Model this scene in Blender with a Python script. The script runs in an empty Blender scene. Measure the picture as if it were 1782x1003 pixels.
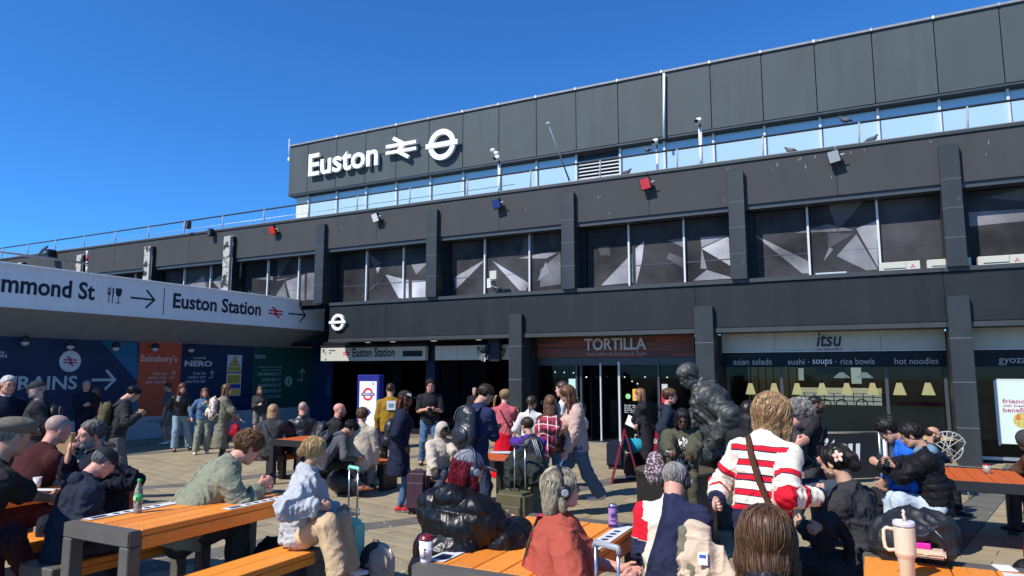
import bpy, bmesh, math, random, time
import numpy as np
from mathutils import Vector, Matrix
T0 = time.time()
random.seed(7); RNG = np.random.default_rng(11)
S = bpy.context.scene
COL = S.collection
PI = math.pi
# ------------------------------------------------------------------ camera, sky, sun, exposure
CAM = np.array([0.0, 0.0, 2.05]); FPX = 1188.0; PITCH = math.radians(6.935); YAW = math.radians(27.0)
cam = bpy.data.cameras.new('camera'); camo = bpy.data.objects.new('camera', cam); COL.objects.link(camo)
camo.location = CAM; camo.rotation_euler = (PI/2 + PITCH, 0, YAW)
cam.sensor_width = 36.0; cam.lens = 36.0*FPX/1782.0; cam.clip_end = 600; cam.clip_start = 0.05
S.camera = camo
SUN_EL = math.radians(47.0); SUN_TRAVEL = math.radians(26.0)      # light travels 26 deg from +Y towards +X
w = bpy.data.worlds.new("World"); S.world = w; w.use_nodes = True
nt = w.node_tree; bg = nt.nodes['Background']
sky = nt.nodes.new('ShaderNodeTexSky'); sky.sky_type = 'NISHITA'; sky.sun_disc = False
sky.sun_elevation = SUN_EL; sky.sun_rotation = PI + SUN_TRAVEL
sky.altitude = 0; sky.air_density = 0.75; sky.dust_density = 0.0; sky.ozone_density = 8.0
tint = nt.nodes.new('ShaderNodeVectorMath'); tint.operation = 'MULTIPLY'; tint.inputs[1].default_value = (0.47, 1.05, 1.44)    # the deep clear blue of the day
nt.links.new(sky.outputs[0], tint.inputs[0]); nt.links.new(tint.outputs[0], bg.inputs[0]); bg.inputs[1].default_value = 0.125
sun = bpy.data.lights.new('sun', 'SUN'); sun.energy = 5.0; sun.angle = math.radians(0.53); sun.color = (1.0, 0.95, 0.88)
suno = bpy.data.objects.new('sun', sun); COL.objects.link(suno)
trav = Vector((math.sin(SUN_TRAVEL)*math.cos(SUN_EL), math.cos(SUN_TRAVEL)*math.cos(SUN_EL), -math.sin(SUN_EL)))
suno.rotation_euler = trav.to_track_quat('-Z', 'Y').to_euler(); suno.location = (-8, -16, 20)
S.view_settings.view_transform = 'Standard'; S.view_settings.look = 'None'
S.view_settings.exposure = 0.26; S.view_settings.gamma = 1.0; S.view_settings.use_curve_mapping = False
S.cycles.max_bounces = 6; S.cycles.transparent_max_bounces = 8
S.cycles.sample_clamp_indirect = 6.0

# ------------------------------------------------------------------ survey helpers: photograph pixel -> place in the world
_F = np.array([-math.sin(YAW)*math.cos(PITCH), math.cos(YAW)*math.cos(PITCH), math.sin(PITCH)])
_R = np.array([math.cos(YAW), math.sin(YAW), 0.0]); _U = np.cross(_R, _F)
def _ray(x, y): return _F + _R*(x-891)/FPX - _U*(y-501.5)/FPX
def atY(x, y, Y): d = _ray(x, y); return CAM + d*((Y-CAM[1])/d[1])
def atX(x, y, X): d = _ray(x, y); return CAM + d*((X-CAM[0])/d[0])
def atZ(x, y, Z=0.0): d = _ray(x, y); return CAM + d*((Z-CAM[2])/d[2])
def atD(x, y, D): return CAM + _ray(x, y)*D

def gz(y):      # the forecourt falls gently towards the station: 15 cm over three metres
    t = min(1.0, max(0.0, (9.0-y)/3.0)); return .15*t*t*(3-2*t)
def gslope(y): return (gz(y+.05)-gz(y-.05))/.1
def atG(x, y):  # where the sight line meets the paving
    p = atZ(x, y, 0.0)
    for _ in range(12): p = atZ(x, y, gz(p[1]))
    return p
# ------------------------------------------------------------------ materials
MATS = {}
def mat(name, col, rough=0.6, metal=0.0, var=0.12, vscale=3.0, bump=0.0, bscale=60.0, streak=0.0, spec=0.5, emit=None, estr=1.0,
        coat=0.0, sheen=0.0, alpha=1.0, dirt=None, stretch=(1, 1, 1), detail=4.0, bdist=0.01, trans=0.0, ior=1.45, crease=0.0):
    if name in MATS: return MATS[name]
    m = bpy.data.materials.new(name); m.use_nodes = True; t = m.node_tree; n = t.nodes; l = t.links
    b = n['Principled BSDF']
    b.inputs['Roughness'].default_value = rough; b.inputs['Metallic'].default_value = metal
    b.inputs['Specular IOR Level'].default_value = spec; b.inputs['IOR'].default_value = ior
    b.inputs['Coat Weight'].default_value = coat; b.inputs['Sheen Weight'].default_value = sheen
    b.inputs['Transmission Weight'].default_value = trans; b.inputs['Alpha'].default_value = alpha
    b.inputs['Base Color'].default_value = (*col, 1)
    tc = n.new('ShaderNodeTexCoord')
    if var > 0 or streak > 0 or bump > 0 or dirt:
        mp = n.new('ShaderNodeMapping'); l.new(tc.outputs['Object'], mp.inputs[0]); mp.inputs['Scale'].default_value = stretch
    if var > 0 or streak > 0 or dirt:
        nz = n.new('ShaderNodeTexNoise'); nz.inputs['Scale'].default_value = vscale; nz.inputs['Detail'].default_value = detail
        nz.inputs['Roughness'].default_value = 0.6; l.new(mp.outputs[0], nz.inputs[0])
        mr = n.new('ShaderNodeMapRange'); mr.inputs[1].default_value = 0.25; mr.inputs[2].default_value = 0.75
        mr.inputs[3].default_value = 1-var; mr.inputs[4].default_value = 1+var; l.new(nz.outputs[0], mr.inputs[0])
        cur = mr.outputs[0]
        if streak > 0:
            mp2 = n.new('ShaderNodeMapping'); l.new(tc.outputs['Object'], mp2.inputs[0]); mp2.inputs['Scale'].default_value = (1.7, 1.7, .16)
            n2 = n.new('ShaderNodeTexNoise'); n2.inputs['Scale'].default_value = 1.6; n2.inputs['Detail'].default_value = 5; l.new(mp2.outputs[0], n2.inputs[0])
            m2 = n.new('ShaderNodeMapRange'); m2.inputs[1].default_value = .3; m2.inputs[2].default_value = .7
            m2.inputs[3].default_value = 1-streak; m2.inputs[4].default_value = 1+streak; l.new(n2.outputs[0], m2.inputs[0])
            mm = n.new('ShaderNodeMath'); mm.operation = 'MULTIPLY'; l.new(cur, mm.inputs[0]); l.new(m2.outputs[0], mm.inputs[1]); cur = mm.outputs[0]
        vm = n.new('ShaderNodeVectorMath'); vm.operation = 'SCALE'; vm.inputs[0].default_value = col; l.new(cur, vm.inputs['Scale'])
        outc = vm.outputs[0]
        if dirt:
            n3 = n.new('ShaderNodeTexNoise'); n3.inputs['Scale'].default_value = dirt[1]; n3.inputs['Detail'].default_value = 8; l.new(mp.outputs[0], n3.inputs[0])
            m3 = n.new('ShaderNodeMapRange'); m3.inputs[1].default_value = dirt[2]; m3.inputs[2].default_value = dirt[2]+.08; l.new(n3.outputs[0], m3.inputs[0])
            mx = n.new('ShaderNodeMix'); mx.data_type = 'RGBA'; l.new(m3.outputs[0], mx.inputs[0]); l.new(outc, mx.inputs[6]); mx.inputs[7].default_value = (*dirt[0], 1)
            outc = mx.outputs[2]
        l.new(outc, b.inputs['Base Color'])
    if bump > 0:
        bz = n.new('ShaderNodeTexNoise'); bz.inputs['Scale'].default_value = bscale; bz.inputs['Detail'].default_value = 3; l.new(mp.outputs[0], bz.inputs[0])
        bp = n.new('ShaderNodeBump'); bp.inputs['Strength'].default_value = bump; bp.inputs['Distance'].default_value = bdist
        l.new(bz.outputs[0], bp.inputs['Height']); l.new(bp.outputs[0], b.inputs['Normal'])
    if crease > 0:
        cz = n.new('ShaderNodeTexNoise'); cz.inputs['Scale'].default_value = 6.5; cz.inputs['Detail'].default_value = 3; cz.inputs['Distortion'].default_value = 2.2; cz.inputs['Roughness'].default_value = .45; l.new(mp.outputs[0], cz.inputs[0])
        ab = n.new('ShaderNodeMath'); ab.operation = 'SUBTRACT'; ab.inputs[1].default_value = .5; l.new(cz.outputs[0], ab.inputs[0]); a2 = n.new('ShaderNodeMath'); a2.operation = 'ABSOLUTE'; l.new(ab.outputs[0], a2.inputs[0])
        cb = n.new('ShaderNodeBump'); cb.invert = True; cb.inputs['Strength'].default_value = crease; cb.inputs['Distance'].default_value = .05; l.new(a2.outputs[0], cb.inputs['Height'])
        if bump > 0: l.new(bp.outputs[0], cb.inputs['Normal'])
        l.new(cb.outputs[0], b.inputs['Normal'])
    if emit: b.inputs['Emission Color'].default_value = (*emit, 1); b.inputs['Emission Strength'].default_value = estr
    MATS[name] = m; return m
def srgb(r, g, b):
    f = lambda c: ((c/255+.055)/1.055)**2.4 if c > 10 else c/255/12.92
    return (f(r), f(g), f(b))

# ------------------------------------------------------------------ mesh builder (world coordinates)
class MB:
    def __init__(s): s.V = []; s.F = []; s.M = []; s.SM = []; s.n = 0
    def add(s, V, F, m=0, smooth=False):
        o = s.n; V = [tuple(map(float, v)) for v in V]; s.V += V; s.n += len(V)
        for f in F: s.F.append(tuple(i+o for i in f)); s.M.append(m); s.SM.append(smooth)
        return s
    def box(s, x0, x1, y0, y1, z0, z1, m=0):
        V = [(x, y, z) for z in (z0, z1) for y in (y0, y1) for x in (x0, x1)]
        return s.add(V, [(0, 2, 3, 1), (4, 5, 7, 6), (0, 1, 5, 4), (2, 6, 7, 3), (0, 4, 6, 2), (1, 3, 7, 5)], m)
    def obox(s, c, u, v, w_, hu, hv, hw, m=0):
        c, u, v, w_ = [np.array(k, float) for k in (c, u, v, w_)]
        V = [c + u*hu*i + v*hv*j + w_*hw*k for k in (-1, 1) for j in (-1, 1) for i in (-1, 1)]
        return s.add(V, [(0, 2, 3, 1), (4, 5, 7, 6), (0, 1, 5, 4), (2, 6, 7, 3), (0, 4, 6, 2), (1, 3, 7, 5)], m)
    def tube(s, pts, r, n=8, m=0, caps=True, smooth=True, flat=None):
        pts = [np.array(p, float) for p in pts]; k = len(pts)
        if not hasattr(r, '__len__'): r = [r]*k
        o = s.n; V = []; F = []
        ref = None
        for i, p in enumerate(pts):
            d = pts[min(i+1, k-1)] - pts[max(i-1, 0)]; d = d/(np.linalg.norm(d)+1e-9)
            if ref is None: ref = np.array([0, 0, 1.0]) if abs(d[2]) < .9 else np.array([1.0, 0, 0])
            a = np.cross(d, ref); a /= (np.linalg.norm(a)+1e-9); b = np.cross(a, d); ref = b
            fl = flat if flat else 1.0
            for j in range(n):
                t = 2*PI*j/n; V.append(p + a*math.cos(t)*r[i] + b*math.sin(t)*r[i]*fl)
        for i in range(k-1):
            for j in range(n):
                F.append((i*n+j, i*n+(j+1) % n, (i+1)*n+(j+1) % n, (i+1)*n+j))
        if caps: F.append(tuple(range(n))[::-1]); F.append(tuple((k-1)*n+j for j in range(n)))
        return s.add(V, F, m, smooth)
    def lathe(s, c, prof, n=20, m=0, axis=(0, 0, 1), smooth=True, ms=None, sy=1.0):
        ax = Vector(axis).normalized(); q = ax.to_track_quat('Z', 'Y').to_matrix(); c = np.array(c, float); V = []; F = []
        for (r, z) in prof:
            for j in range(n):
                t = 2*PI*j/n; V.append(np.array(q @ Vector((r*math.cos(t), r*sy*math.sin(t), z))) + c)
        o = s.n; k = len(prof)
        s.add(V, [], m)
        for i in range(k-1):
            for j in range(n):
                s.F.append((o+i*n+j, o+i*n+(j+1) % n, o+(i+1)*n+(j+1) % n, o+(i+1)*n+j)); s.M.append(ms[i] if ms else m); s.SM.append(smooth)
        s.F.append(tuple(o+j for j in range(n))[::-1]); s.M.append(ms[0] if ms else m); s.SM.append(False)
        s.F.append(tuple(o+(k-1)*n+j for j in range(n))); s.M.append(ms[-1] if ms else m); s.SM.append(False)
        return s
    def ell(s, c, r, m=0, n=12, k=8, rot=None):
        V = []; F = []; c = np.array(c, float)
        for i in range(k+1):
            ph = PI*i/k
            for j in range(n):
                t = 2*PI*j/n; p = np.array([r[0]*math.sin(ph)*math.cos(t), r[1]*math.sin(ph)*math.sin(t), r[2]*math.cos(ph)])
                if rot is not None: p = rot @ p
                V.append(c+p)
        for i in range(k):
            for j in range(n): F.append((i*n+j, (i+1)*n+j, (i+1)*n+(j+1) % n, i*n+(j+1) % n))
        return s.add(V, F, m, True)
    def prism(s, poly, o, u, v, d, m=0):
        """2-D polygon (simple, ccw) placed in the plane o,u,v and thickened by d along u x v"""
        o, u, v = [np.array(k, float) for k in (o, u, v)]; nn = np.cross(u, v); k = len(poly)
        V = [o+u*a+v*b for a, b in poly] + [o+u*a+v*b+nn*d for a, b in poly]
        F = [tuple(range(k))[::-1], tuple(range(k, 2*k))] + [(i, (i+1) % k, k+(i+1) % k, k+i) for i in range(k)]
        return s.add(V, F, m)
    def ring(s, o, u, v, r0, r1, d, n=40, m=0):
        o, u, v = [np.array(k, float) for k in (o, u, v)]; nn = np.cross(u, v); V = []; F = []
        for dd in (0, d):
            for r in (r0, r1):
                for j in range(n):
                    t = 2*PI*j/n; V.append(o+u*r*math.cos(t)+v*r*math.sin(t)+nn*dd)
        for j in range(n):
            k = (j+1) % n
            F += [(2*n+j, 3*n+j, 3*n+k, 2*n+k), (j, k, n+k, n+j), (n+j, n+k, 3*n+k, 3*n+j), (j, 2*n+j, 2*n+k, k)]
        return s.add(V, F, m)
    def build(s, name, mats, parent=None, bevel=0, segs=1, label=None, sm_angle=None):
        root = parent
        while root is not None and root.parent is not None: root = root.parent
        off = np.array(root.location) if root is not None else np.zeros(3)
        me = bpy.data.meshes.new(name)
        A = np.array(s.V, float).reshape(-1, 3) - off
        me.from_pydata(A.tolist(), [], s.F)
        me.polygons.foreach_set('material_index', s.M); me.polygons.foreach_set('use_smooth', s.SM)
        for m in (mats if isinstance(mats, (list, tuple)) else [mats]): me.materials.append(m)
        if bevel:
            bm = bmesh.new(); bm.from_mesh(me)
            bmesh.ops.bevel(bm, geom=[e for e in bm.edges], offset=bevel, segments=segs, affect='EDGES', clamp_overlap=True)
            bm.to_mesh(me); bm.free()
        me.update()
        ob = bpy.data.objects.new(name, me); COL.objects.link(ob)
        if parent is not None: ob.parent = parent
        if label: ob['label'] = label
        return ob
def thing(name, label, cat, loc=(0, 0, 0), group=None):
    o = bpy.data.objects.new(name, None); COL.objects.link(o); o.location = loc; o.empty_display_size = .1
    o['label'] = label; o['category'] = cat
    if group: o['group'] = group
    return o
def tag(o, label, cat, group=None):
    o['label'] = label; o['category'] = cat
    if group: o['group'] = group
    return o
def struct(o): o['kind'] = 'structure'; return o
def stuff(o): o['kind'] = 'stuff'; return o
def B(name, x0, x1, y0, y1, z0, z1, m, parent=None, bevel=0, label=None):
    return MB().box(x0, x1, y0, y1, z0, z1).build(name, m, parent, bevel, label=label)
def clone(o, parent=None, loc=None):
    c = o.copy(); COL.objects.link(c); c.parent = parent
    if loc is not None: c.location = loc
    return c
_txt = {}
def text_mesh(s, bold=0.0, ext=0.003, shear=0.0):
    key = (s, bold, ext, shear)
    if key in _txt: return _txt[key]
    cu = bpy.data.curves.new('lettering', 'FONT'); cu.body = s; cu.size = 1; cu.offset = bold; cu.extrude = ext; cu.shear = shear; cu.resolution_u = 3
    cu.fill_mode = 'BOTH'
    o = bpy.data.objects.new('lettering', cu); COL.objects.link(o)
    dg = bpy.context.evaluated_depsgraph_get(); me = o.evaluated_get(dg).to_mesh()
    n = len(me.vertices); V = np.empty(n*3); me.vertices.foreach_get('co', V); V = V.reshape(-1, 3)
    F = [tuple(p.vertices) for p in me.polygons]
    o.to_mesh_clear(); bpy.data.objects.remove(o); bpy.data.curves.remove(cu)
    _txt[key] = (V, F); return V, F
def text(s, o, u, v, W, H, m, parent, name='lettering', bold=0.0, depth=0.004, shear=0.0, mb=None, mi=0, label=None):
    """letters fitted to W x H, lower-left corner o, reading along u, up along v; depth along u x v"""
    if s[0] == '~':      # print too small to read in the photograph: word-long dashes
        o, u, v = [np.array(q, float) for q in (o, u, v)]; m2 = MB(); n_ = len(s)-1; i = 0
        for wd in s[1:].split(' '):
            for a_ in range(len(wd)): m2.prism([(W*(i+a_+.12)/n_, 0), (W*(i+a_+.88)/n_, 0), (W*(i+a_+.88)/n_, H*(.6+.4*((a_*7+i) % 3 == 0))), (W*(i+a_+.12)/n_, H*(.6+.4*((a_*7+i) % 3 == 0)))], o, u, v, depth)
            i += len(wd)+1
        ob_ = m2.build('small_print', m, parent); ob_['kind'] = 'stuff'; return ob_
    V, F = text_mesh(s, bold, 1.0, shear); A = V.copy()
    lo = A.min(0); hi = A.max(0)
    if H is None: k = W/(hi[0]-lo[0]); sx = sy = k
    elif W is None: sy = sx = H/(hi[1]-lo[1])
    else: sx = W/(hi[0]-lo[0]); sy = H/(hi[1]-lo[1])
    o, u, v = [np.array(q, float) for q in (o, u, v)]; nn = np.cross(u, v)
    P = o + np.outer((A[:, 0]-lo[0])*sx, u) + np.outer((A[:, 1]-lo[1])*sy, v) + np.outer((A[:, 2]+1)/2*depth, nn)
    if mb is not None: mb.add(P, F, mi); return mb
    o = MB().add(P, F).build(name, m, parent, label=label)
    if H is not None and H < .13: o['kind'] = 'stuff'
    return o
def stroke(pts, wd):
    """open polyline -> list of quads (2-D) of constant width, mitred"""
    pts = [np.array(p, float) for p in pts]; L = []; Rr = []
    for i, p in enumerate(pts):
        if i == 0: d = pts[1]-p
        elif i == len(pts)-1: d = p-pts[-2]
        else:
            a = pts[i]-pts[i-1]; a /= np.linalg.norm(a); b = pts[i+1]-p; b /= np.linalg.norm(b); d = a+b
        d /= np.linalg.norm(d); nrm = np.array([-d[1], d[0]]); k = 1.0
        if 0 < i < len(pts)-1:
            a = pts[i]-pts[i-1]; a /= np.linalg.norm(a); k = 1/max(.4, abs(np.dot(nrm, [-a[1], a[0]])))
        L.append(p+nrm*wd/2*k); Rr.append(p-nrm*wd/2*k)
    return [[tuple(Rr[i]), tuple(Rr[i+1]), tuple(L[i+1]), tuple(L[i])] for i in range(len(pts)-1)]
def rail_symbol(mb, o, u, v, W, H, d, m=0):
    k = np.array([W, H/.64])
    polys = [[(0, .37), (1, .37), (1, .47), (0, .47)], [(0, .17), (1, .17), (1, .27), (0, .27)]]
    for p in polys: mb.prism([tuple(np.array(q)*k) for q in p], o, u, v, d, m)
    nn = np.cross(np.array(u, float), np.array(v, float))
    for q in stroke([(.24, .65), (.60, .42), (.40, .22), (.76, -.01)], .11):
        mb.prism([tuple(np.array(c)*k) for c in q], np.array(o, float)+nn*.0015, u, v, d, m)
def arrow_symbol(mb, o, u, v, W, H, wd, d, m=0):
    """right pointing arrow, o = left end of shaft on the axis"""
    nn = np.cross(np.array(u, float), np.array(v, float))
    mb.prism([(0, -wd/2), (W-wd*.6, -wd/2), (W-wd*.6, wd/2), (0, wd/2)], o, u, v, d, m)
    for q in stroke([(W-H*.55, H/2), (W-wd*.4, 0), (W-H*.55, -H/2)], wd): mb.prism(q, np.array(o, float)+nn*.0012, u, v, d, m)
def arrow_up_left(mb, o, u, v, H, wd, d, m=0):
    """corner arrow: short foot to the left, shaft up, barbs; o = lower right corner"""
    nn = np.cross(np.array(u, float), np.array(v, float))
    for q in stroke([(-.62*H, 0), (0, 0), (0, H)], wd): mb.prism(q, o, u, v, d, m)
    for q in stroke([(-.34*H, H*.66), (0, H), (.34*H, H*.66)], wd): mb.prism(q, np.array(o, float)+nn*.0012, u, v, d, m)
UX = np.array([1., 0, 0]); UY = np.array([0, 1., 0]); UZ = np.array([0, 0, 1.])
# ------------------------------------------------------------------ palette of the place
m_fascia = mat('charcoal_render', (.051, .052, .054), .8, var=.06, vscale=.9, streak=.06, bump=.04, bscale=40, spec=.3, dirt=((.10, .10, .10), 2.2, .70))
m_upper = mat('slate_panel_paint', (.052, .068, .071), .7, var=.08, vscale=.8, streak=.07, bump=.03, bscale=30)
m_upper_b = mat('slate_panel_paint_weathered', (.055, .071, .074), .72, var=.10, vscale=1.0, streak=.10, bump=.03, bscale=30)
m_band = mat('dark_slate_cladding', (.0125, .016, .018), .55, var=.14, vscale=1.2, streak=.2, spec=.35)
m_trim = mat('slate_trim', (.036, .042, .045), .5, var=.10, vscale=2, streak=.1)
m_pillar = mat('slate_tile', (.026, .031, .032), .45, var=.16, vscale=2.5, streak=.12, dirt=((.085, .09, .09), 4, .68))
m_joint = mat('pale_joint', (.16, .17, .18), .5, var=.1)
m_conc = mat('stripped_concrete', (.42, .40, .36), .9, var=.25, vscale=5, bump=.5, bscale=14, dirt=((.03, .03, .035), 2.6, .50))
m_black = mat('black_metal', (.012, .013, .016), .45, var=.1)
m_soffit = mat('dark_soffit', (.06, .058, .055), .5, var=.1)
m_coping = mat('grey_coping', (.24, .25, .26), .5, var=.15, vscale=6, dirt=((.5, .5, .48), 9, .66))
m_white = mat('white_enamel', (.78, .79, .78), .4, var=.03)
m_mull = mat('pale_metal_frame', (.60, .61, .60), .4, var=.08, vscale=5)
m_fr_dark = mat('dark_window_frame', (.05, .056, .066), .4, var=.1)
m_galv = mat('galvanised_steel', (.42, .44, .46), .42, metal=.7, var=.12, vscale=12)
m_navy_in = mat('interior_shade_navy', (.006, .008, .014), .7, var=.2, spec=.2)  # shade of the open rooms is put into this dark colour
m_intfloor = mat('interior_shade_floor', (.02, .02, .024), .35, var=.1)  # floor kept dark in its colour to hold the room shade
m_signcream = mat('cream_sign_panel', (.52, .51, .42), .45, var=.05, vscale=2)
m_signink = mat('sign_ink', (.012, .014, .03), .5, var=0)
m_red = mat('sign_red', (.55, .02, .05), .5, var=0)
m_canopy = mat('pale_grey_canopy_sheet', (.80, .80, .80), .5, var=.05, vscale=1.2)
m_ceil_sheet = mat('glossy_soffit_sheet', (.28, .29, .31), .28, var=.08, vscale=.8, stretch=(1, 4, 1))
m_rivet = mat('rivet', (.85, .86, .88), .3, metal=.3, var=0)
m_hnavy = mat('hoarding_navy', (.003, .024, .075), .45, var=.08, vscale=1)
m_hblue = mat('hoarding_blue', (.010, .125, .24), .45, var=.08)
m_horange = mat('hoarding_orange', (.52, .085, .04), .45, var=.06)
m_hgreen = mat('hoarding_green', (.010, .075, .055), .45, var=.08)
m_hwhite = mat('hoarding_white', (.55, .58, .62), .5, var=.04)
m_hyellow = mat('hoarding_yellow', (.62, .46, .10), .5, var=.04)
m_hgrey = mat('hoarding_kick_board', (.40, .41, .44), .5, var=.08)
m_glass_dark = mat('dark_glass', (.006, .008, .012), .08, var=0, spec=.15)
def glass(name, tint, gloss=.06, refl=.12):
    m = bpy.data.materials.new(name); m.use_nodes = True; t = m.node_tree; n = t.nodes; l = t.links
    n.remove(n['Principled BSDF']); out = n['Material Output']
    tr = n.new('ShaderNodeBsdfTransparent'); tr.inputs[0].default_value = (*tint, 1)
    gl = n.new('ShaderNodeBsdfGlossy'); gl.inputs['Roughness'].default_value = gloss
    fr = n.new('ShaderNodeFresnel'); fr.inputs[0].default_value = 1.5
    ad = n.new('ShaderNodeMath'); ad.operation = 'MULTIPLY_ADD'; ad.inputs[1].default_value = .22; ad.inputs[2].default_value = refl; l.new(fr.outputs[0], ad.inputs[0])
    mx = n.new('ShaderNodeMixShader'); l.new(ad.outputs[0], mx.inputs[0]); l.new(tr.outputs[0], mx.inputs[1]); l.new(gl.outputs[0], mx.inputs[2])
    l.new(mx.outputs[0], out.inputs[0]); return m
m_shopglass = glass('shop_glass', (.70, .74, .74), .02, .0)
m_skyglass = mat('sky_tint_glass', (.40, .56, .62), .16, metal=.1, var=.04, vscale=.4, stretch=(.3, .3, 1))  # the sky's pale blue is put into the base colour
# ------------------------------------------------------------------ ground
m_asph = mat('distant_paving', (.28, .225, .125), .85, var=.10, vscale=.6)
def paving_mat(name, col, amt):
    m = bpy.data.materials.new(name); m.use_nodes = True; t = m.node_tree; n = t.nodes; l = t.links; b = n['Principled BSDF']
    tc = n.new('ShaderNodeTexCoord'); nz = n.new('ShaderNodeTexNoise'); nz.inputs['Scale'].default_value = 1.4; nz.inputs['Detail'].default_value = 8; nz.inputs['Roughness'].default_value = .65
    l.new(tc.outputs['Object'], nz.inputs[0])
    at = n.new('ShaderNodeAttribute'); at.attribute_name = 'tone'
    oi = n.new('ShaderNodeObjectInfo')
    a1 = n.new('ShaderNodeMath'); a1.operation = 'ADD'; l.new(at.outputs['Fac'], a1.inputs[0]); l.new(oi.outputs['Random'], a1.inputs[1])
    mr = n.new('ShaderNodeMapRange'); mr.inputs[3].default_value = 1-amt; mr.inputs[4].default_value = 1+amt; l.new(a1.outputs[0], mr.inputs[0]); mr.inputs[2].default_value = 1.6
    m2 = n.new('ShaderNodeMapRange'); m2.inputs[1].default_value = .3; m2.inputs[2].default_value = .72; m2.inputs[3].default_value = .82; m2.inputs[4].default_value = 1.14; l.new(nz.outputs[0], m2.inputs[0])
    mm = n.new('ShaderNodeMath'); mm.operation = 'MULTIPLY'; l.new(mr.outputs[0], mm.inputs[0]); l.new(m2.outputs[0], mm.inputs[1])
    vm = n.new('ShaderNodeVectorMath'); vm.operation = 'SCALE'; vm.inputs[0].default_value = col; l.new(mm.outputs[0], vm.inputs['Scale'])
    n3 = n.new('ShaderNodeTexNoise'); n3.inputs['Scale'].default_value = 3.2; n3.inputs['Detail'].default_value = 6; l.new(tc.outputs['Object'], n3.inputs[0])
    m3 = n.new('ShaderNodeMapRange'); m3.inputs[1].default_value = .66; m3.inputs[2].default_value = .74; l.new(n3.outputs[0], m3.inputs[0])
    m3.inputs[4].default_value = .55
    mx = n.new('ShaderNodeMix'); mx.data_type = 'RGBA'; l.new(m3.outputs[0], mx.inputs[0]); l.new(vm.outputs[0], mx.inputs[6]); mx.inputs[7].default_value = (.10, .095, .085, 1)
    l.new(mx.outputs[2], b.inputs['Base Color']); b.inputs['Roughness'].default_value = .82
    bz = n.new('ShaderNodeTexNoise'); bz.inputs['Scale'].default_value = 45; bz.inputs['Detail'].default_value = 6; l.new(tc.outputs['Object'], bz.inputs[0])
    bp = n.new('ShaderNodeBump'); bp.inputs['Strength'].default_value = .35; bp.inputs['Distance'].default_value = .006; l.new(bz.outputs[0], bp.inputs['Height']); l.new(bp.outputs[0], b.inputs['Normal'])
    return m
m_pave = paving_mat('buff_paving', (.300, .244, .148), .15); m_paveband = paving_mat('grey_band_paving', (.118, .110, .092), .10)
m_grout = mat('paving_joint_sand', (.16, .135, .09), .95, var=.2, vscale=20)
g = MB().add([(-150, -150, -.03), (150, -150, -.03), (150, 150, -.03), (-150, 150, -.03)], [(0, 1, 2, 3)]).build('ground', m_asph); struct(g)
# paved forecourt: running-bond blocks laid 14 degrees off the facade
PA = math.radians(14); pu = np.array([math.cos(PA), -math.sin(PA), 0]); pv = np.array([math.sin(PA), math.cos(PA), 0])   # pv: along the bands
_yy = [-30, 0, 4, 5.5, 6, 6.5, 7, 7.5, 8, 8.5, 9, 9.5, 60]; _pm = MB()
_pm.add([(x, y, gz(y)-.012) for y in _yy for x in (-60, 40)], [(2*i, 2*i+1, 2*i+3, 2*i+2) for i in range(len(_yy)-1)]); pave = _pm.build('pavement', m_grout); struct(pave)
PO = np.array([-5.62, 7.4, 0.])        # a point on the first band
def stone_xy(i, j):                    # i across the bands, j along
    return
BP = 5.58; BW = .44; LH = .30; LW = (BP-BW)/8       # bands every 5.58 m; stone size across / along
def stone_mesh(nm, w_, h_, m):
    mb = MB().box(-w_/2, w_/2, -h_/2, h_/2, -.03, 0); o = mb.build(nm, m, bevel=.004); me = o.data; bpy.data.objects.remove(o); return me
stone_me = stone_mesh('paving_stone', LW-.010, LH-.010, m_pave); half_me = stone_mesh('paving_half_stone', LW/2-.010, LH-.010, m_pave); band_me = stone_mesh('band_stone', BW-.010, LH*2-.010, m_paveband)
KS = [(LW, LH, stone_me), (BW, LH*2, band_me), (LW/2, LH, half_me)]
cells = []
fwd = np.array([-math.sin(YAW), math.cos(YAW), 0])
for j in range(-30, 62):
    y = j*LH
    for seg in range(-9, 7):
        e0 = seg*BP + BW/2
        if j % 2 == 0:
            for i in range(8): cells.append((e0+LW*(i+.5), y, 0))
            cells.append((seg*BP, y+LH/2, 1))
        else:
            for i in range(7): cells.append((e0+LW*(i+1), y, 0))
            cells.append((e0+LW/4, y, 2)); cells.append((e0+LW*7.75, y, 2))
vis = []; bulk = MB(); tone = []
occl = []
def inframe(p):
    d = p-CAM; z = d@_F
    if z < 1.5: return None
    x = 891+FPX*(d@_R)/z; yy = 501.5-FPX*(d@_U)/z
    return (x, yy, z) if (-120 < x < 1900 and yy < 1090) else None
cand = []
for (a, b_, k) in cells:
    p = PO + pu*a + pv*b_
    q = inframe(p)
    if q is None or q[2] > 24 or p[0] < -19.3 or p[1] > 18.9: continue
    # openings between the crowd where the paving itself shows largest
    r = any(x0 < q[0] < x1 and y0 < q[1] < y1 for x0, x1, y0, y1 in [(600, 740, 868, 1000), (240, 360, 800, 900), (1020, 1110, 800, 910), (440, 600, 840, 1000), (640, 740, 800, 880), (240, 360, 900, 1000), (1640, 1782, 830, 960), (690, 760, 860, 960)])
    cand.append((0 if r else 1, q[2], p, k))
cand.sort(key=lambda c: (c[0], c[1]))
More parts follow.
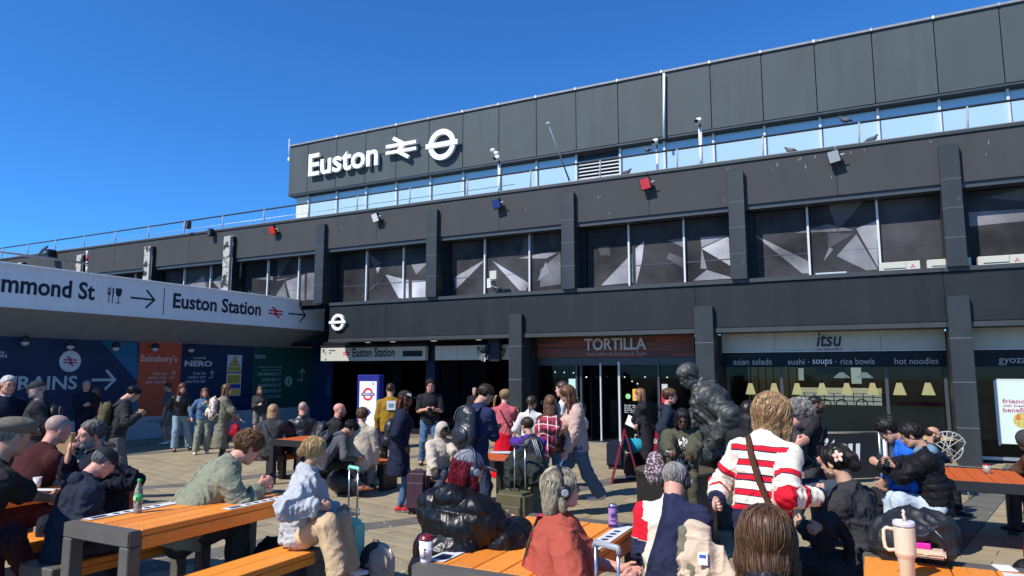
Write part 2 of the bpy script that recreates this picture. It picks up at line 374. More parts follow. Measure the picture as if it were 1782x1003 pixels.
for idx, (r, zz, p, k) in enumerate(cand):
    dz = random.uniform(-.0025, .0015)
    if idx < 295:
        o = bpy.data.objects.new('paving_stone', KS[k][2]); COL.objects.link(o); o.parent = pave
        sl = gslope(p[1]); a_ = Vector((pu[0], pu[1], pu[1]*sl)).normalized(); b2 = Vector((pv[0], pv[1], pv[1]*sl)).normalized(); n2_ = a_.cross(b2)
        o.matrix_world = Matrix.Translation((p[0], p[1], dz+gz(p[1]))) @ (Matrix((a_, b2, n2_)).transposed() @ Matrix.Rotation(random.uniform(-.003, .003), 3, 'X')).to_4x4()
    elif zz < 21:
        hu, hv = (KS[k][0]-.010)/2, (KS[k][1]-.010)/2
        sl = gslope(p[1]); c = np.array([p[0], p[1], -.015+dz+gz(p[1])]); bulk.obox(c, pu+UZ*pu[1]*sl, pv+UZ*pv[1]*sl, UZ, hu, hv, .015, 1 if k == 1 else 0)
ob = bulk.build('paving_stones', [m_pave, m_paveband], pave); stuff(ob)
at_ = ob.data.attributes.new('tone', 'FLOAT', 'FACE'); nf = len(ob.data.polygons)
at_.data.foreach_set('value', np.repeat(RNG.random(nf//6+1), 6)[:nf].astype(np.float32))
# bright specks: dropped gum and crumbs
mb = MB()
for k in range(260):
    p = atG(random.uniform(200, 1780), random.uniform(790, 1000)); r = random.uniform(.008, .022)
    mb.lathe((p[0], p[1], gz(p[1])), [(r, 0), (r*.8, .003), (0.001, .004)], 7)
stuff(mb.build('chewing_gum_spots', mat('old_gum', (.42, .40, .36), .8), pave))

# ------------------------------------------------------------------ station building
ST = thing('station_building', 'long dark grey two storey station building with shops below and tall pillars across its front', 'building', (-5, 19, 0))
XE = 14.0                              # runs on past the right of the frame
P0 = 1.83; SP = 4.70
# upper fascia in panels
xs = [-61.4 + 4.7*k for k in range(16)] + [XE]
for a, b_ in zip(xs[:-1], xs[1:]):
    B('fascia_panel', a+.004, b_-.004, 18.15, 18.55, 6.32, 7.46, m_fascia, ST, bevel=.004)
for a, b_ in zip(xs[:-1], xs[1:]):
    B('coping', a+.006, b_-.006, 18.11, 18.62, 7.46, 7.545, m_trim, ST, bevel=.008)
    B('coping_flashing', a+.01, b_-.01, 18.13, 18.60, 7.545, 7.565, m_coping, ST)
B('window_head', -61, XE, 18.2, 18.6, 6.20, 6.32, m_fr_dark, ST)
B('terrace_deck', -61, XE, 18.55, 32, 7.2, 7.42, m_soffit, ST)
# upper pillars
pill_x = [P0 + SP*k for k in (2, 1, 0, -1, -2, -3, -4, -5, -6, -7, -8)]
for k, x in enumerate(pill_x):
    bare = x < -21
    if bare:
        mbp = MB()
        for q in range(7):
            z0 = 4.4+q*.4; dx = random.uniform(-.02, .02)
            mbp.box(x+dx, x+.52+dx, 18.02+random.uniform(0, .03), 18.5, z0, z0+.4)
        mbp.box(x+.40, x+.56, 18.0, 18.4, 4.4, 7.18, 1)
        mbp.build('pillar', [m_conc, m_black], ST, bevel=.012, label='pillar stripped back to bare concrete')
    else:
        B('pillar', x, x+.40, 18.0, 18.69, 4.38, 7.20, m_pillar, ST, bevel=.006)
        for zz in (6.39, 5.72, 5.04): B('tile_joint', x-.002, x+.402, 17.997, 18.3, zz, zz+.008, m_joint, ST)
    B('pillar_reveal', x+.03, x+.55, 18.5, 18.80, 4.38, 6.22, m_band, ST)
# windows (three lights a bay), printed film behind the glass
m_film = bpy.data.materials.new('printed_window_film'); m_film.use_nodes = True
_t = m_film.node_tree; _n = _t.nodes; _l = _t.links; _b = _n['Principled BSDF']
_tc = _n.new('ShaderNodeTexCoord'); _at = _n.new('ShaderNodeAttribute'); _at.attribute_name = 'tone'
_nz = _n.new('ShaderNodeTexNoise'); _nz.inputs['Scale'].default_value = .9; _nz.inputs['Detail'].default_value = 6; _l.new(_tc.outputs['Object'], _nz.inputs[0])
_mm = _n.new('ShaderNodeMath'); _mm.operation = 'MULTIPLY'; _mr = _n.new('ShaderNodeMapRange'); _mr.inputs[1].default_value = .3; _mr.inputs[2].default_value = .7; _mr.inputs[3].default_value = .4; _mr.inputs[4].default_value = 1.45
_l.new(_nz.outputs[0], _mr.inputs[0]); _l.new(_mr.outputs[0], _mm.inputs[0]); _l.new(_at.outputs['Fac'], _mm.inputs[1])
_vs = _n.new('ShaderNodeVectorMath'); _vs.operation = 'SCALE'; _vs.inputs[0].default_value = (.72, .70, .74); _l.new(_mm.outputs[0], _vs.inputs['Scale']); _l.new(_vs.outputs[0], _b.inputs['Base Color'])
_b.inputs['Roughness'].default_value = .5; _b.inputs['Specular IOR Level'].default_value = .03
_mp = _n.new('ShaderNodeMapping'); _mp.inputs['Scale'].default_value = (1.6, 1, 16); _l.new(_tc.outputs['Object'], _mp.inputs[0])
_n2 = _n.new('ShaderNodeTexNoise'); _n2.inputs['Scale'].default_value = 1.5; _n2.inputs['Detail'].default_value = 3; _l.new(_mp.outputs[0], _n2.inputs[0])
_bp = _n.new('ShaderNodeBump'); _bp.inputs['Strength'].default_value = .18; _bp.inputs['Distance'].default_value = .02; _l.new(_n2.outputs[0], _bp.inputs['Height']); _l.new(_bp.outputs[0], _b.inputs['Normal'])
YW = 18.70
bays = [(pill_x[k+1]+.40, pill_x[k]) for k in range(len(pill_x)-1)] + []
mull0 = .53
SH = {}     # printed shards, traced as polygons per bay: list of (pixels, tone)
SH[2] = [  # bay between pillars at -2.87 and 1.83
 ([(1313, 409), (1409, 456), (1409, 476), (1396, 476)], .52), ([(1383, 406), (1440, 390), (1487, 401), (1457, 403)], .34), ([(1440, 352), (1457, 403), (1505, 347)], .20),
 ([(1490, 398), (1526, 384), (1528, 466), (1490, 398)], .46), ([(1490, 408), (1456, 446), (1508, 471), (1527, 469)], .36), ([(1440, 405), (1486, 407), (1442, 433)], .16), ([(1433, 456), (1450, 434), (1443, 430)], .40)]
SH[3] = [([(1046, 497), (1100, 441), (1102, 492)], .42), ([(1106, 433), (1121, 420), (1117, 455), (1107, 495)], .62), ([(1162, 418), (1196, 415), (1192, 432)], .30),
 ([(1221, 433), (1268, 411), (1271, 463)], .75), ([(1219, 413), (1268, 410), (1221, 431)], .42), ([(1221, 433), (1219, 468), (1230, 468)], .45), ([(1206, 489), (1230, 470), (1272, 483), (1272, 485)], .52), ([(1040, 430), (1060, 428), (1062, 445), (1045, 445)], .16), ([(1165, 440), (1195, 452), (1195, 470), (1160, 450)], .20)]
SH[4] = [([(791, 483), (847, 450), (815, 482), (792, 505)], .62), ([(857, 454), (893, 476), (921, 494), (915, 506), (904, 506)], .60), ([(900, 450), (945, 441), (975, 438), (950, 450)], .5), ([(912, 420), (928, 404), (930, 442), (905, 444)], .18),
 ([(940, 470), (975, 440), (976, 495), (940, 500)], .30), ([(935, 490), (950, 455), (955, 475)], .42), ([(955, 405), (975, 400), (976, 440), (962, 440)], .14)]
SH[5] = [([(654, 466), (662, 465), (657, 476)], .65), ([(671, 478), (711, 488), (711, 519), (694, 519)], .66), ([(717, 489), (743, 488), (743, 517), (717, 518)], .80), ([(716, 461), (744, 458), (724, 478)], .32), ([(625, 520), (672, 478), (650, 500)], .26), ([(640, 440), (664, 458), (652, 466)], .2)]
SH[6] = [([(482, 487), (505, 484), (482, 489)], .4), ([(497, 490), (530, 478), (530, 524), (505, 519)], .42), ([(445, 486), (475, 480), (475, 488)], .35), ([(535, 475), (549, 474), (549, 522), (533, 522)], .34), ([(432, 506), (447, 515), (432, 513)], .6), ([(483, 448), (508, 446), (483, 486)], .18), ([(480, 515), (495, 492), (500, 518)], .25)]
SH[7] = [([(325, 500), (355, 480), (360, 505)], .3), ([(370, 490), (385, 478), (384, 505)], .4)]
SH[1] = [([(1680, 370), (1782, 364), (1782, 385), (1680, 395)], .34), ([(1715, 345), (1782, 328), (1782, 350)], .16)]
for k, (a, b_) in enumerate(bays):
    kk = k+0
    idx = k   # 0: right-most
    nm = []
    x = mull0 + 1.57*round((b_-mull0)/1.57+2)
    ms = [mull0+1.57*q for q in range(-45, 12) if a+.12 < mull0+1.57*q < b_+.3]
    edges = [a+.12] + [q for q in ms if a+.3 < q < b_-.12] + [b_+.02]
    for x0, x1 in zip(edges[:-1], edges[1:]):
        wn = MB().box(x0, x1, YW, YW+.02, 4.42, 6.20, 0).build('window', m_film, ST)
        tn = wn.data.attributes.new('tone', 'FLOAT', 'FACE'); tn.data.foreach_set('value', [random.choice([.05, .06, .07, .085])]*6)
        B('mullion', x0-.025, x0+.025, YW-.09, YW, 4.42, 6.20, m_mull if x0 != edges[0] else m_fr_dark, wn)
        B('pane_rail', x0+.03, x1-.03, YW-.006, YW, 5.02+random.uniform(-.02, .02), 5.035, m_fr_dark, wn)
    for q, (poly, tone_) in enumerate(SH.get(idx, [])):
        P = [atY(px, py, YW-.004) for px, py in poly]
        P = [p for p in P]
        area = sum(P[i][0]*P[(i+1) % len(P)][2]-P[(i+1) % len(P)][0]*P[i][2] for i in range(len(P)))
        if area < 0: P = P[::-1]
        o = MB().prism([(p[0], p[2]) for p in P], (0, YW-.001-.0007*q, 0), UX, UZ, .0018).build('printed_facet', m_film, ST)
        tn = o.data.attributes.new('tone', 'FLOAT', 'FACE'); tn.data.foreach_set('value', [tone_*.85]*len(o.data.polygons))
B('upper_back_wall', -61, XE, 18.83, 18.95, 4.3, 7.2, m_navy_in, ST)
# lower band
XB = -16.33
bx = [XB, -13.9, -9.27, -3.83, 1.75, 7.3, XE]
for a, b_ in zip(bx[:-1], bx[1:]):
    B('band_panel', a+.003, b_-.003, 18.14, 18.6, 3.16, 4.27, m_band, ST, bevel=.004)
    B('band_cap', a+.003, b_-.003, 18.09, 18.66, 4.285, 4.39, m_trim, ST, bevel=.006)
    B('band_base', a+.003, b_-.003, 18.10, 18.6, 3.03, 3.145, m_trim, ST, bevel=.004)
B('band_core', XB+.01, XE, 18.2, 18.72, 3.05, 4.36, m_black, ST)
B('band_end', XB-.002, XB+.30, 18.6, 22, 3.03, 4.36, m_band, ST)
B('soffit', XB, XE, 18.6, 19.4, 3.05, 3.12, m_soffit, ST)
# lower pillars
for x0, x1 in ((-9.27, -8.85), (-3.83, -3.36), (1.77, 2.20), (7.3, 7.72)):
    B('pillar', x0, x1, 17.98, 18.62, 0, 3.72, m_pillar, ST, bevel=.006)
    B('pillar_return', x0+.05, x1+.04, 18.6, 19.3, 0, 3.0, m_band, ST, bevel=.004)
    for zz in (.81, 1.80, 2.77): B('tile_joint', x0-.002, x1+.002, 17.977, 18.3, zz, zz+.012, m_joint, ST)
# entrance hall recess
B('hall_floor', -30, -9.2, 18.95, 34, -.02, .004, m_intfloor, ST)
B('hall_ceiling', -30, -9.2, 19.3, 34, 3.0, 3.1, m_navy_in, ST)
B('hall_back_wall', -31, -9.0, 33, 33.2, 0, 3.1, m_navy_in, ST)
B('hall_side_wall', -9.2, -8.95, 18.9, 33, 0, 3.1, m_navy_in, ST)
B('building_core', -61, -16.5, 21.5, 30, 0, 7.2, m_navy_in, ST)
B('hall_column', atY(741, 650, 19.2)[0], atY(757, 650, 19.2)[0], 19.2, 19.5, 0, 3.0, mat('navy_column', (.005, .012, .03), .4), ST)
for px in (566, 741):
    o_ = atY(px+2, 688, 19.19)
    for r in range(9): text('~'+'aaaaaaaaaa aaaaaaaa'[:random.randint(7, 18)], o_+UZ*(.07*r)+UX*0, UX, UZ, random.uniform(.12, .22), .035, mat('faint_blue_lettering', (.05, .10, .2), .5, var=0), ST, 'directory_line')
for px0, px1 in ((575, 640), (640, 700), (765, 800), (800, 850)):
    a, b_ = atY(px0, 700, 21.5)[0], atY(px1, 700, 21.5)[0]
    B('glazed_partition', a+.05, b_-.05, 21.5, 21.53, 0, 2.35, m_glass_dark, ST)
for px in (497/5.94+600, 925/5.94+600, 1385/5.94+600, 1150/5.94+600-40, 640):
    p = atY(px, 592, 18.9); MB().lathe((p[0], 18.9, 3.025), [(.07, 0), (.09, .01), (.09, .03)], 16).build('downlight', mat('faint_downlight', (.6, .56, .45), .3, emit=(1, .85, .6), estr=.35), ST)  # faint warm glow put into the lens material
# ------------------------------------------------------------------ rooftop block
RB = thing('rooftop_building', 'slate grey panelled block with a ribbon of sky blue windows standing on the terrace roof', 'building', (-5, 26, 7.4))
uj = [x*22.6/18 for x in [-18.36, -17.46, -16.12, -14.83, -13.53, -12.22, -10.93, -9.63, -8.35, -7.07, -5.79, -4.51, -3.21, -1.91, -.64, .64, 1.93, 3.2, 4.5, 5.8, 7.1, 8.4, 9.7]]
for k, (a, b_) in enumerate(zip(uj[:-1], uj[1:])):
    B('cladding_panel', a+.012, b_-.012, 22.6, 22.75, 10.07+random.uniform(-.004, .004), 12.34, m_upper if k % 3 else m_upper_b, RB, bevel=.004)
    B('roof_coping', a+.006, b_-.006, 22.54, 22.9, 12.35, 12.42, m_coping, RB)
    B('coping_joint', b_-.03, b_+.03, 22.53, 22.9, 12.345, 12.435, m_white if k % 2 else m_galv, RB)
B('block_core', uj[0]+.02, uj[-1], 22.72, 34, 10.03, 12.33, m_black, RB)
for k in range(6): B('cladding_panel', uj[0], uj[0]+.1, 22.76+1.9*k, 22.76+1.9*(k+1)-.02, 10.07, 12.34, m_upper, RB)
B('eaves_soffit', uj[0], uj[-1], 22.62, 34, 10.0, 10.06, m_fr_dark, RB)
YG = 22.92
gx = [atY(j, 300, YG)[0] for j in (540, 589, 640, 692, 751, 808, 871, 935, 1004, 1080.5, 1158, 1244, 1334, 1432, 1534, 1643, 1765)]
gx += [gx[-1]+1.75*q for q in range(1, 5)]
xw = atY(516, 350, YG)[0]
B('white_end_panel', xw, gx[0]-.03, YG, YG+.1, 7.4, 9.98, mat('cream_panel', (.62, .63, .58), .5), RB)
B('white_end_return', xw, xw+.08, YG+.1, 30, 7.4, 9.98, m_mull, RB)
for k, (a, b_) in enumerate(zip(gx[:-1], gx[1:])):
    if k == 8:
        lv = MB().box(a+.02, b_-.02, YG+.1, YG+.15, 7.4, 9.98).build('louvre', m_black, RB)
        for q in range(14): MB().obox(((a+b_)/2, YG+.02, 8.02+q*.13), UX, (0, .77, .64), (0, -.64, .77), (b_-a)/2-.04, .05, .008).build('slat', m_mull, lv)
    else:
        wn = B('window', a+.03, b_-.03, YG, YG+.03, 7.4, 9.98, m_skyglass, RB)
        B('transom', a+.03, b_-.03, YG-.02, YG, 9.94, 9.99, m_fr_dark, wn)
    B('mullion', a-.035, a+.035, YG-.09, YG+.05, 7.4, 9.98, m_mull, RB)
# service pipe on the block
MB().tube([atY(1155.5, 128, 22.5), atY(1155.5, 240, 22.5)], .045, 8).build('vent_pipe', m_white, RB)
# low plant boxes on terrace, pale
for p0, p1, h in ((705, 780, .45), (780, 870, .40), (655, 700, .5), (610, 655, .35), (570, 610, .3)):
    a, b_ = atY(p0, 340, 20.5)[0], atY(p1, 340, 20.5)[0]
    tag(MB().box(a, b_, 20.5, 21.1, 7.42, 8.0+h*.35).build('plant_box', mat('pale_blue_plant_casing', (.42, .52, .55), .4), None, bevel=.01), {705: 'pale casing box on the terrace below the double arrow sign', 780: 'long pale casing box on the terrace below the roundel sign', 655: 'short pale casing box on the terrace above the white floodlight', 610: 'small pale casing box on the terrace beneath the letter n', 570: 'lowest pale casing box on the terrace near the white end panel'}[p0], 'casing box', 'casing boxes on the roof terrace')
# ------------------------------------------------------------------ rooftop signs
Ys = 22.39
RS = thing('rooftop_sign', 'white raised letters spelling Euston on the slate rooftop block', 'sign', (-21, 22.5, 11))
m_let = mat('white_sign_letter', (.80, .80, .79), .5, var=.03)
W_tot = atY(656, 270, Ys)[0]-atY(536, 270, Ys)[0]
x0 = atY(536.5, 290, Ys)[0]; zb = atY(536, 307.5, Ys)[2]; zt = atY(536, 269.5, Ys)[2]; hE = zt-zb
# letter advance from the whole word, then each letter its own part
V_, F_ = text_mesh('Euston', .022, 1.0); wtot = V_[:, 0].max()-V_[:, 0].min(); hcap = text_mesh('E', .022, 1.0)[0][:, 1]; sxy = (W_tot/wtot, hE/(hcap.max()-hcap.min()))
xoff = 0
for k, ch in enumerate('Euston'):
    full = text_mesh('Euston'[:k+1], .022, 1.0)[0]; me_, Fc = text_mesh(ch, .022, 1.0)
    right = full[:, 0].max(); left = right-(me_[:, 0].max()-me_[:, 0].min()); A = me_.copy(); A[:, 0] += left-A[:, 0].min()
    A[:, 0] -= V_[:, 0].min(); base = hcap.min()
    P = np.array([x0, Ys+.12, zb]) + np.outer(A[:, 0]*sxy[0], UX) + np.outer((A[:, 1]-base)*sxy[1], UZ) + np.outer((A[:, 2]+1)/2*.12, -UY)
    MB().add(P, Fc).build('letter', m_let, RS)
B('mounting_rail', x0+.1, x0+W_tot, Ys+.12, Ys+.14, zb+hE*.33, zb+hE*.35, m_black, RS)
B('mounting_rail', x0+.1, atY(760, 260, Ys)[0], Ys+.2, Ys+.22, 11.20, 11.235, m_black, RS)
DA = thing('double_arrow_sign', 'large white double arrow rail emblem beside the roundel on the rooftop block', 'sign', (-16.7, 22.5, 11))
mb = MB(); a = atY(671, 286, Ys); b_ = atY(724, 268, Ys)
rail_symbol(mb, (a[0], Ys+.12, 10.83), UX, UZ, b_[0]-a[0], .90, .14); mb.build('emblem', m_let, DA)
RO = thing('roundel_sign', 'large white ring and bar roundel high on the rooftop block', 'sign', (-14.7, 22.5, 11))
c = atY(768.5, 251.5, Ys)
MB().ring((c[0], Ys+.12, c[2]), UX, UZ, .42, .64, .13, 48).build('ring', m_let, RO)
B('bar', c[0]-.76, c[0]+.76, Ys-.03, Ys+.10, c[2]-.105, c[2]+.105, m_let, RO, bevel=.004)
c = atY(587.5, 561, 18.05)
RL = thing('roundel_sign', 'small white roundel on the dark band beside the white canopy', 'sign', (c[0], 18.05, c[2]))
MB().ring((c[0], 18.13, c[2]), UX, UZ, .185, .285, .09, 40).build('ring', m_let, RL)
B('bar', c[0]-.36, c[0]+.36, 18.02, 18.07, c[2]-.045, c[2]+.045, m_let, RL)
# ------------------------------------------------------------------ terrace railing
RA = thing('railing', 'galvanised railing along the edge of the terrace roof', 'railing', (-5, 18.4, 7.5))
rp = [-22.22+2.245*q for q in range(-9, 14)]
m_rail = mat('weathered_rail', (.022, .026, .032), .7, metal=0, var=.15, vscale=12)
mb = MB().tube([(-42.5, 18.4, 8.15), (XE, 18.4, 8.15)], .030, 6); mb.build('top_rail', m_rail, RA)
MB().tube([(-42.5, 18.42, 7.80), (-9.3, 18.42, 7.80)], .012, 6).build('lower_rail', m_galv, RA)
for x in rp: MB().tube([(x, 18.40, 7.42), (x+.03, 18.38, 8.15)], .024, 6).build('post', mat('grey_rail_post', (.30, .31, .32), .6), RA)
# ------------------------------------------------------------------ floodlights on brackets
def floodlight(px, py, lens, label, s=1.0, tilt=.35):
    p = atY(px, py, 17.93); t = thing('floodlight', label, 'floodlight', p, 'floodlights along the upper fascia')
    f = np.array([0, -math.cos(tilt), -math.sin(tilt)]); u = np.array([.97, .05, .2]); u /= np.linalg.norm(u); up = np.cross(f, u)*-1; up /= np.linalg.norm(up)
    u = np.cross(up, -f); 
    MB().obox(p-f*.035, u, up, f, .135*s, .15*s, .05).build('housing', m_black, t, bevel=.012)
    MB().obox(p+f*.018, u, up, f, .115*s, .13*s, .004).build('lens', lens, t)
    for q in range(5): MB().obox(p-f*.09+up*(-.1+.05*q)*s, u, up, f, .12*s, .006, .03).build('cooling_fin', m_black, t)
    MB().tube([p-f*.02+up*.15*s, p+up*.26*s+UY*.1, (p[0], 18.2, p[2]+.36)], .012, 6).build('bracket', mat('brass_bracket', (.35, .22, .10), .5, metal=.4), t)
    MB().tube([p+u*.13*s-f*.03, p+u*.23*s-f*.03], .016, 6).build('adjuster', m_mull, t)
L = lambda n, c, e=.0: mat(n, c, .15, var=.15, vscale=30, spec=.8, emit=c, estr=e)
floodlight(474, 401, L('red_lens', (.65, .02, .01), .25), 'small floodlight with a red lens, the leftmost coloured one on the fascia')
floodlight(653, 379, L('white_lens', (.8, .8, .8)), 'floodlight with a white lens below the rooftop letters')
floodlight(864, 355, L('blue_lens', (.004, .025, .18), .1), 'floodlight with a deep blue lens on the upper fascia', 1.0, .2)
floodlight(1123, 320, L('crimson_lens', (.42, .008, .02), .2), 'floodlight with a crimson lens hanging under the louvre', 1.1, .15)
floodlight(1451, 273, L('grey_lens', (.30, .31, .30)), 'large floodlight with a clear grey lens, rightmost on the fascia', 1.05, .1)
t = thing('floodlight', 'black floodlight tilted upwards above the far left end of the canopy', 'floodlight', atY(80, 437, 17.8), 'floodlights along the upper fascia')
p = atY(76, 435, 17.6); MB().obox(p, (.93, 0, .25), (-.2, .5, .8), (0, .8, -.5), .24, .16, .03).build('housing', m_black, t, bevel=.01); p = atY(86, 442, 17.9); B('bracket', p[0]-.1, p[0]+.1, 17.8, 18.15, p[2]-.14, p[2]+.2, m_black, t)
for px, py, lb in ((328, 392, 'slim black speaker fixed to the terrace railing'), (367, 405, 'small black box speaker on the upper fascia')):
    p = atY(px, py, 18.0); t = thing('outdoor_speaker', lb, 'speaker', p)
    MB().box(p[0]-.09, p[0]+.09, 17.9, 18.08, p[2]-.15, p[2]+.15).build('cabinet', m_black, t, bevel=.02); MB().obox((p[0], 17.895, p[2]), UX, UZ, UY, .07, .12, .004).build('grille', m_fr_dark, t)
def box_room(): pass
# cameras on poles
def cctv(px, ptop, pbot, Y, label, r=.035, head=1):
    a = atY(px, ptop, Y); b_ = atY(px, pbot, Y); b_[2] = min(b_[2], 7.55); t = thing('security_camera', label, 'camera', (a[0], Y, 7.5), 'security cameras on the roof terrace')
    MB().tube([(a[0], Y, 7.44), (a[0], Y, a[2]-.12)], r, 8).build('pole', m_white, t)
    MB().tube([(a[0], Y, a[2]-.12), (a[0], Y, a[2])], r*.6, 8).build('neck', m_fr_dark, t)
    MB().obox((a[0]-.03, Y-.08, a[2]+.05), (1, .2, .2), (-.2, 1, -.2), (0, .3, 1), .08, .12, .06).build('housing', m_white, t, bevel=.025, segs=2)
    MB().lathe((a[0]-.05, Y-.21, a[2]+.02), [(.05, 0), (.055, .03), (.03, .05)], 12, axis=(-.1, -1, -.1)).build('lens', m_glass_dark, t)
    return t
cctv(1218, 216, 290, 18.75, 'white security camera on a tall white pole right of the service pipe', .05)
cctv(1143, 252, 300, 18.8, 'short grey security camera pole left of the service pipe', .035)
t = cctv(869, 280, 330, 18.75, 'cluster of dome cameras on a white pole below the roundel', .05)
p = atY(866, 268, 18.75)
for dx, dz in ((-.12, .1), (.02, -.02)): MB().ell(p+np.array([dx, -.1, dz]), (.09, .09, .07)).build('dome', m_white, t); MB().tube([p+UX*dx+UZ*(dz+.05), p+UZ*-.15], .015).build('arm', m_galv, t)
t = thing('antenna_mast', 'thin leaning grey antenna mast with a white tip in front of the rooftop panels', 'mast', atY(990, 312, 19))
MB().tube([atY(991, 315, 19.2), atY(954, 216, 18.2)], [.03, .012], 6).build('mast', m_galv, t); MB().ell(atY(954, 215, 18.2), (.06, .06, .03)).build('tip', m_white, t)
p = atY(508, 240, 22.6); t = thing('lightning_rod', 'thin white rod at the far corner of the rooftop block', 'rod', (uj[0], 22.6, 11.6)); MB().tube([(uj[0]-.06, 22.6, 11.7), (uj[0]-.06, 22.6, 12.75)], .02, 6).build('rod', m_white, t); B('bracket', uj[0]-.1, uj[0], 22.58, 22.68, 11.7, 11.85, m_white, t)
# wireless antenna on the window mullion
p = atY(858, 490, 18.35); t = thing('wireless_antenna', 'cream box antenna with loose cables fixed to the window mullion over the entrance', 'antenna', p)
B('antenna_box', p[0]-.02, p[0]+.22, 18.15, 18.28, p[2]+.03, p[2]+.30, m_signcream, t, bevel=.01); B('radio_box', p[0]-.22, p[0]-.08, 18.35, 18.5, p[2]-.20, p[2]+.10, m_mull, t, bevel=.01)
for q in range(3): MB().tube([p+UX*(-.05+.06*q), p+np.array([.1*q-.1, -.03, -.12]), p+np.array([.18-.1*q, 0, -.22]), p+np.array([.05, .05, -.35])], .011, 6).build('cable', m_black if q else m_white, t)
B('arm', p[0]-.1, p[0]+.05, 18.25, 18.5, p[2]+.0, p[2]+.05, m_mull, t)
# air conditioners
m_acred = mat('ac_red', (.6, .04, .04), .5, var=0)
for a, b_, lb in ((1529, 1600, 'left of three cream air conditioning units on the ledge'), (1612, 1688, 'middle one of three cream air conditioning units on the ledge'), (1700, 1782, 'right one of three cream air conditioning units on the ledge')):
    x0, x1 = atY(a, 460, 18.45)[0], atY(b_, 460, 18.45)[0]
    t = thing('air_conditioner', lb, 'air conditioner', ((x0+x1)/2, 18.4, 4.39), 'air conditioners on the ledge')
    B('casing', x0, x1, 18.25, 18.5, 4.39, 4.60, m_signcream, t, bevel=.008); B('grille', x0+.1, x1-.3, 18.245, 18.26, 4.43, 4.455, m_fr_dark, t); B('seam', x1-.29, x1-.285, 18.244, 18.25, 4.40, 4.59, m_fascia, t)
    mb = MB(); c = np.array([x1-.15, 18.248, 4.475])
    for q in range(3):
        an = PI/2+q*2*PI/3; d = np.array([math.cos(an), math.sin(an)]); e = np.array([-d[1], d[0]])
        P = [(0, 0), tuple(d*.03+e*.017), tuple(d*.06), tuple(d*.03-e*.017)]; mb.prism([P[0], P[3], P[2], P[1]], c, UX, UZ, .003)
    mb.build('three_diamond_emblem', m_acred, t)
x0, x1 = atY(1419, 470, 18.5)[0], atY(1473, 470, 18.5)[0]; tag(B('cable_tray', x0, x1, 18.42, 18.52, 4.40, 4.47, mat('pale_green_tray', (.4, .5, .48), .5)), 'low pale green tray on the ledge left of the air conditioners', 'tray')
# pigeons
def pigeon(px, py, Y, z, ang, label, flying=False):
    p = atY(px, py, Y); p[2] = z if z else p[2]; t = thing('pigeon', label, 'pigeon', p, 'pigeons on the roof')
    d = np.array([math.cos(ang), math.sin(ang), 0]); m = mat('pigeon_grey', (.06, .065, .08), .6)
    sp = [p-d*.17+UZ*.055, p-d*.09+UZ*.085, p+UZ*.10, p+d*.07+UZ*.13, p+d*.10+UZ*.18, p+d*.12+UZ*.20, p+d*.155+UZ*.19]
    MB().tube(sp, [.014, .035, .062, .05, .027, .026, .006], 10).build('body', m, t)
    for sgn in (-1, 1):
        nrm = np.array([-d[1], d[0], 0])*sgn
        if flying: MB().tube([p+UZ*.1+nrm*.04, p+UZ*.2+nrm*.2, p-d*.05+UZ*.28+nrm*.34], [.04, .05, .01], 6, flat=.2).build('wing', m, t)
        else: MB().ell(p+nrm*.045+UZ*.095-d*.03, (.10, .02, .045), rot=np.array([d, [-d[1], d[0], 0], [0, 0, 1]]).T).build('wing', mat('pigeon_wing', (.10, .105, .12), .6), t); MB().tube([p+nrm*.02+UZ*.05, p+nrm*.02], .006, 5).build('leg', mat('pigeon_leg', (.3, .08, .06), .6), t)
pigeon(1090, 281, 18.35, 7.57, .3, 'dark pigeon on the coping just right of the louvre'); pigeon(1127, 268, 18.4, 8.17, 2.6, 'pigeon perched on the top rail near the short camera pole')
pigeon(1375, 256, 18.35, 7.57, 2.9, 'hunched pigeon on the coping left of the large grey floodlight'); pigeon(1471, 214, 18.4, 8.17, 3.3, 'pigeon on the top rail above the large grey floodlight'); pigeon(1517, 240, 18.35, 7.57, .2, 'small pigeon on the coping towards the right corner')

# droppings and drips on the fascia and ledge
mb = MB()
for k_ in range(38):
    x = random.choice([random.uniform(-16, 8), random.uniform(-3, 8)]); z = random.choice([random.uniform(6.5, 7.45), 7.40]); w_ = random.uniform(.008, .02); h_ = random.uniform(.02, .16)
    mb.prism([(0, 0), (w_*.4, -h_*.5), (w_, 0), (w_*.6, h_*.5)], (x, 18.148, z-h_/2), UX, UZ, .002)
stuff(mb.build('bird_droppings', mat('dried_dropping', (.36, .36, .34), .8), ST))
# ------------------------------------------------------------------ canopy, hoarding, entrance signs
XC = -18.3; XH = -19.4
CN = thing('canopy', 'pale grey sign canopy on the left reading mmond St and Euston Station', 'canopy', (XC, 12, 3.6))
m_ink = mat('navy_lettering', (.012, .016, .040), .5, var=0)
y0c, y1c = -6.0, 20.05
ys = [y0c+ (y1c-y0c)*k/9 for k in range(10)]
for a, b_ in zip(ys[:-1], ys[1:]):
    B('fascia_sheet', XC-.04, XC, a+.002, b_-.002, 3.60, 4.62, m_canopy, CN)
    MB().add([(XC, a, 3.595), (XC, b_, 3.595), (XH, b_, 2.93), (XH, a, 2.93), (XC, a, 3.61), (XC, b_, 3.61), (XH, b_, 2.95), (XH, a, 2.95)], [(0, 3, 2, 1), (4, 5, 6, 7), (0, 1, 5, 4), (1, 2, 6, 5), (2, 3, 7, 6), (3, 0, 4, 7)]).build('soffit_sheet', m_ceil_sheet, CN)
B('top_trim', XC-.12, XC+.03, y0c, y1c, 4.585, 4.66, m_canopy, CN, bevel=.01)
B('bottom_trim', XC-.02, XC+.025, y0c, y1c, 3.575, 3.625, m_canopy, CN, bevel=.006)
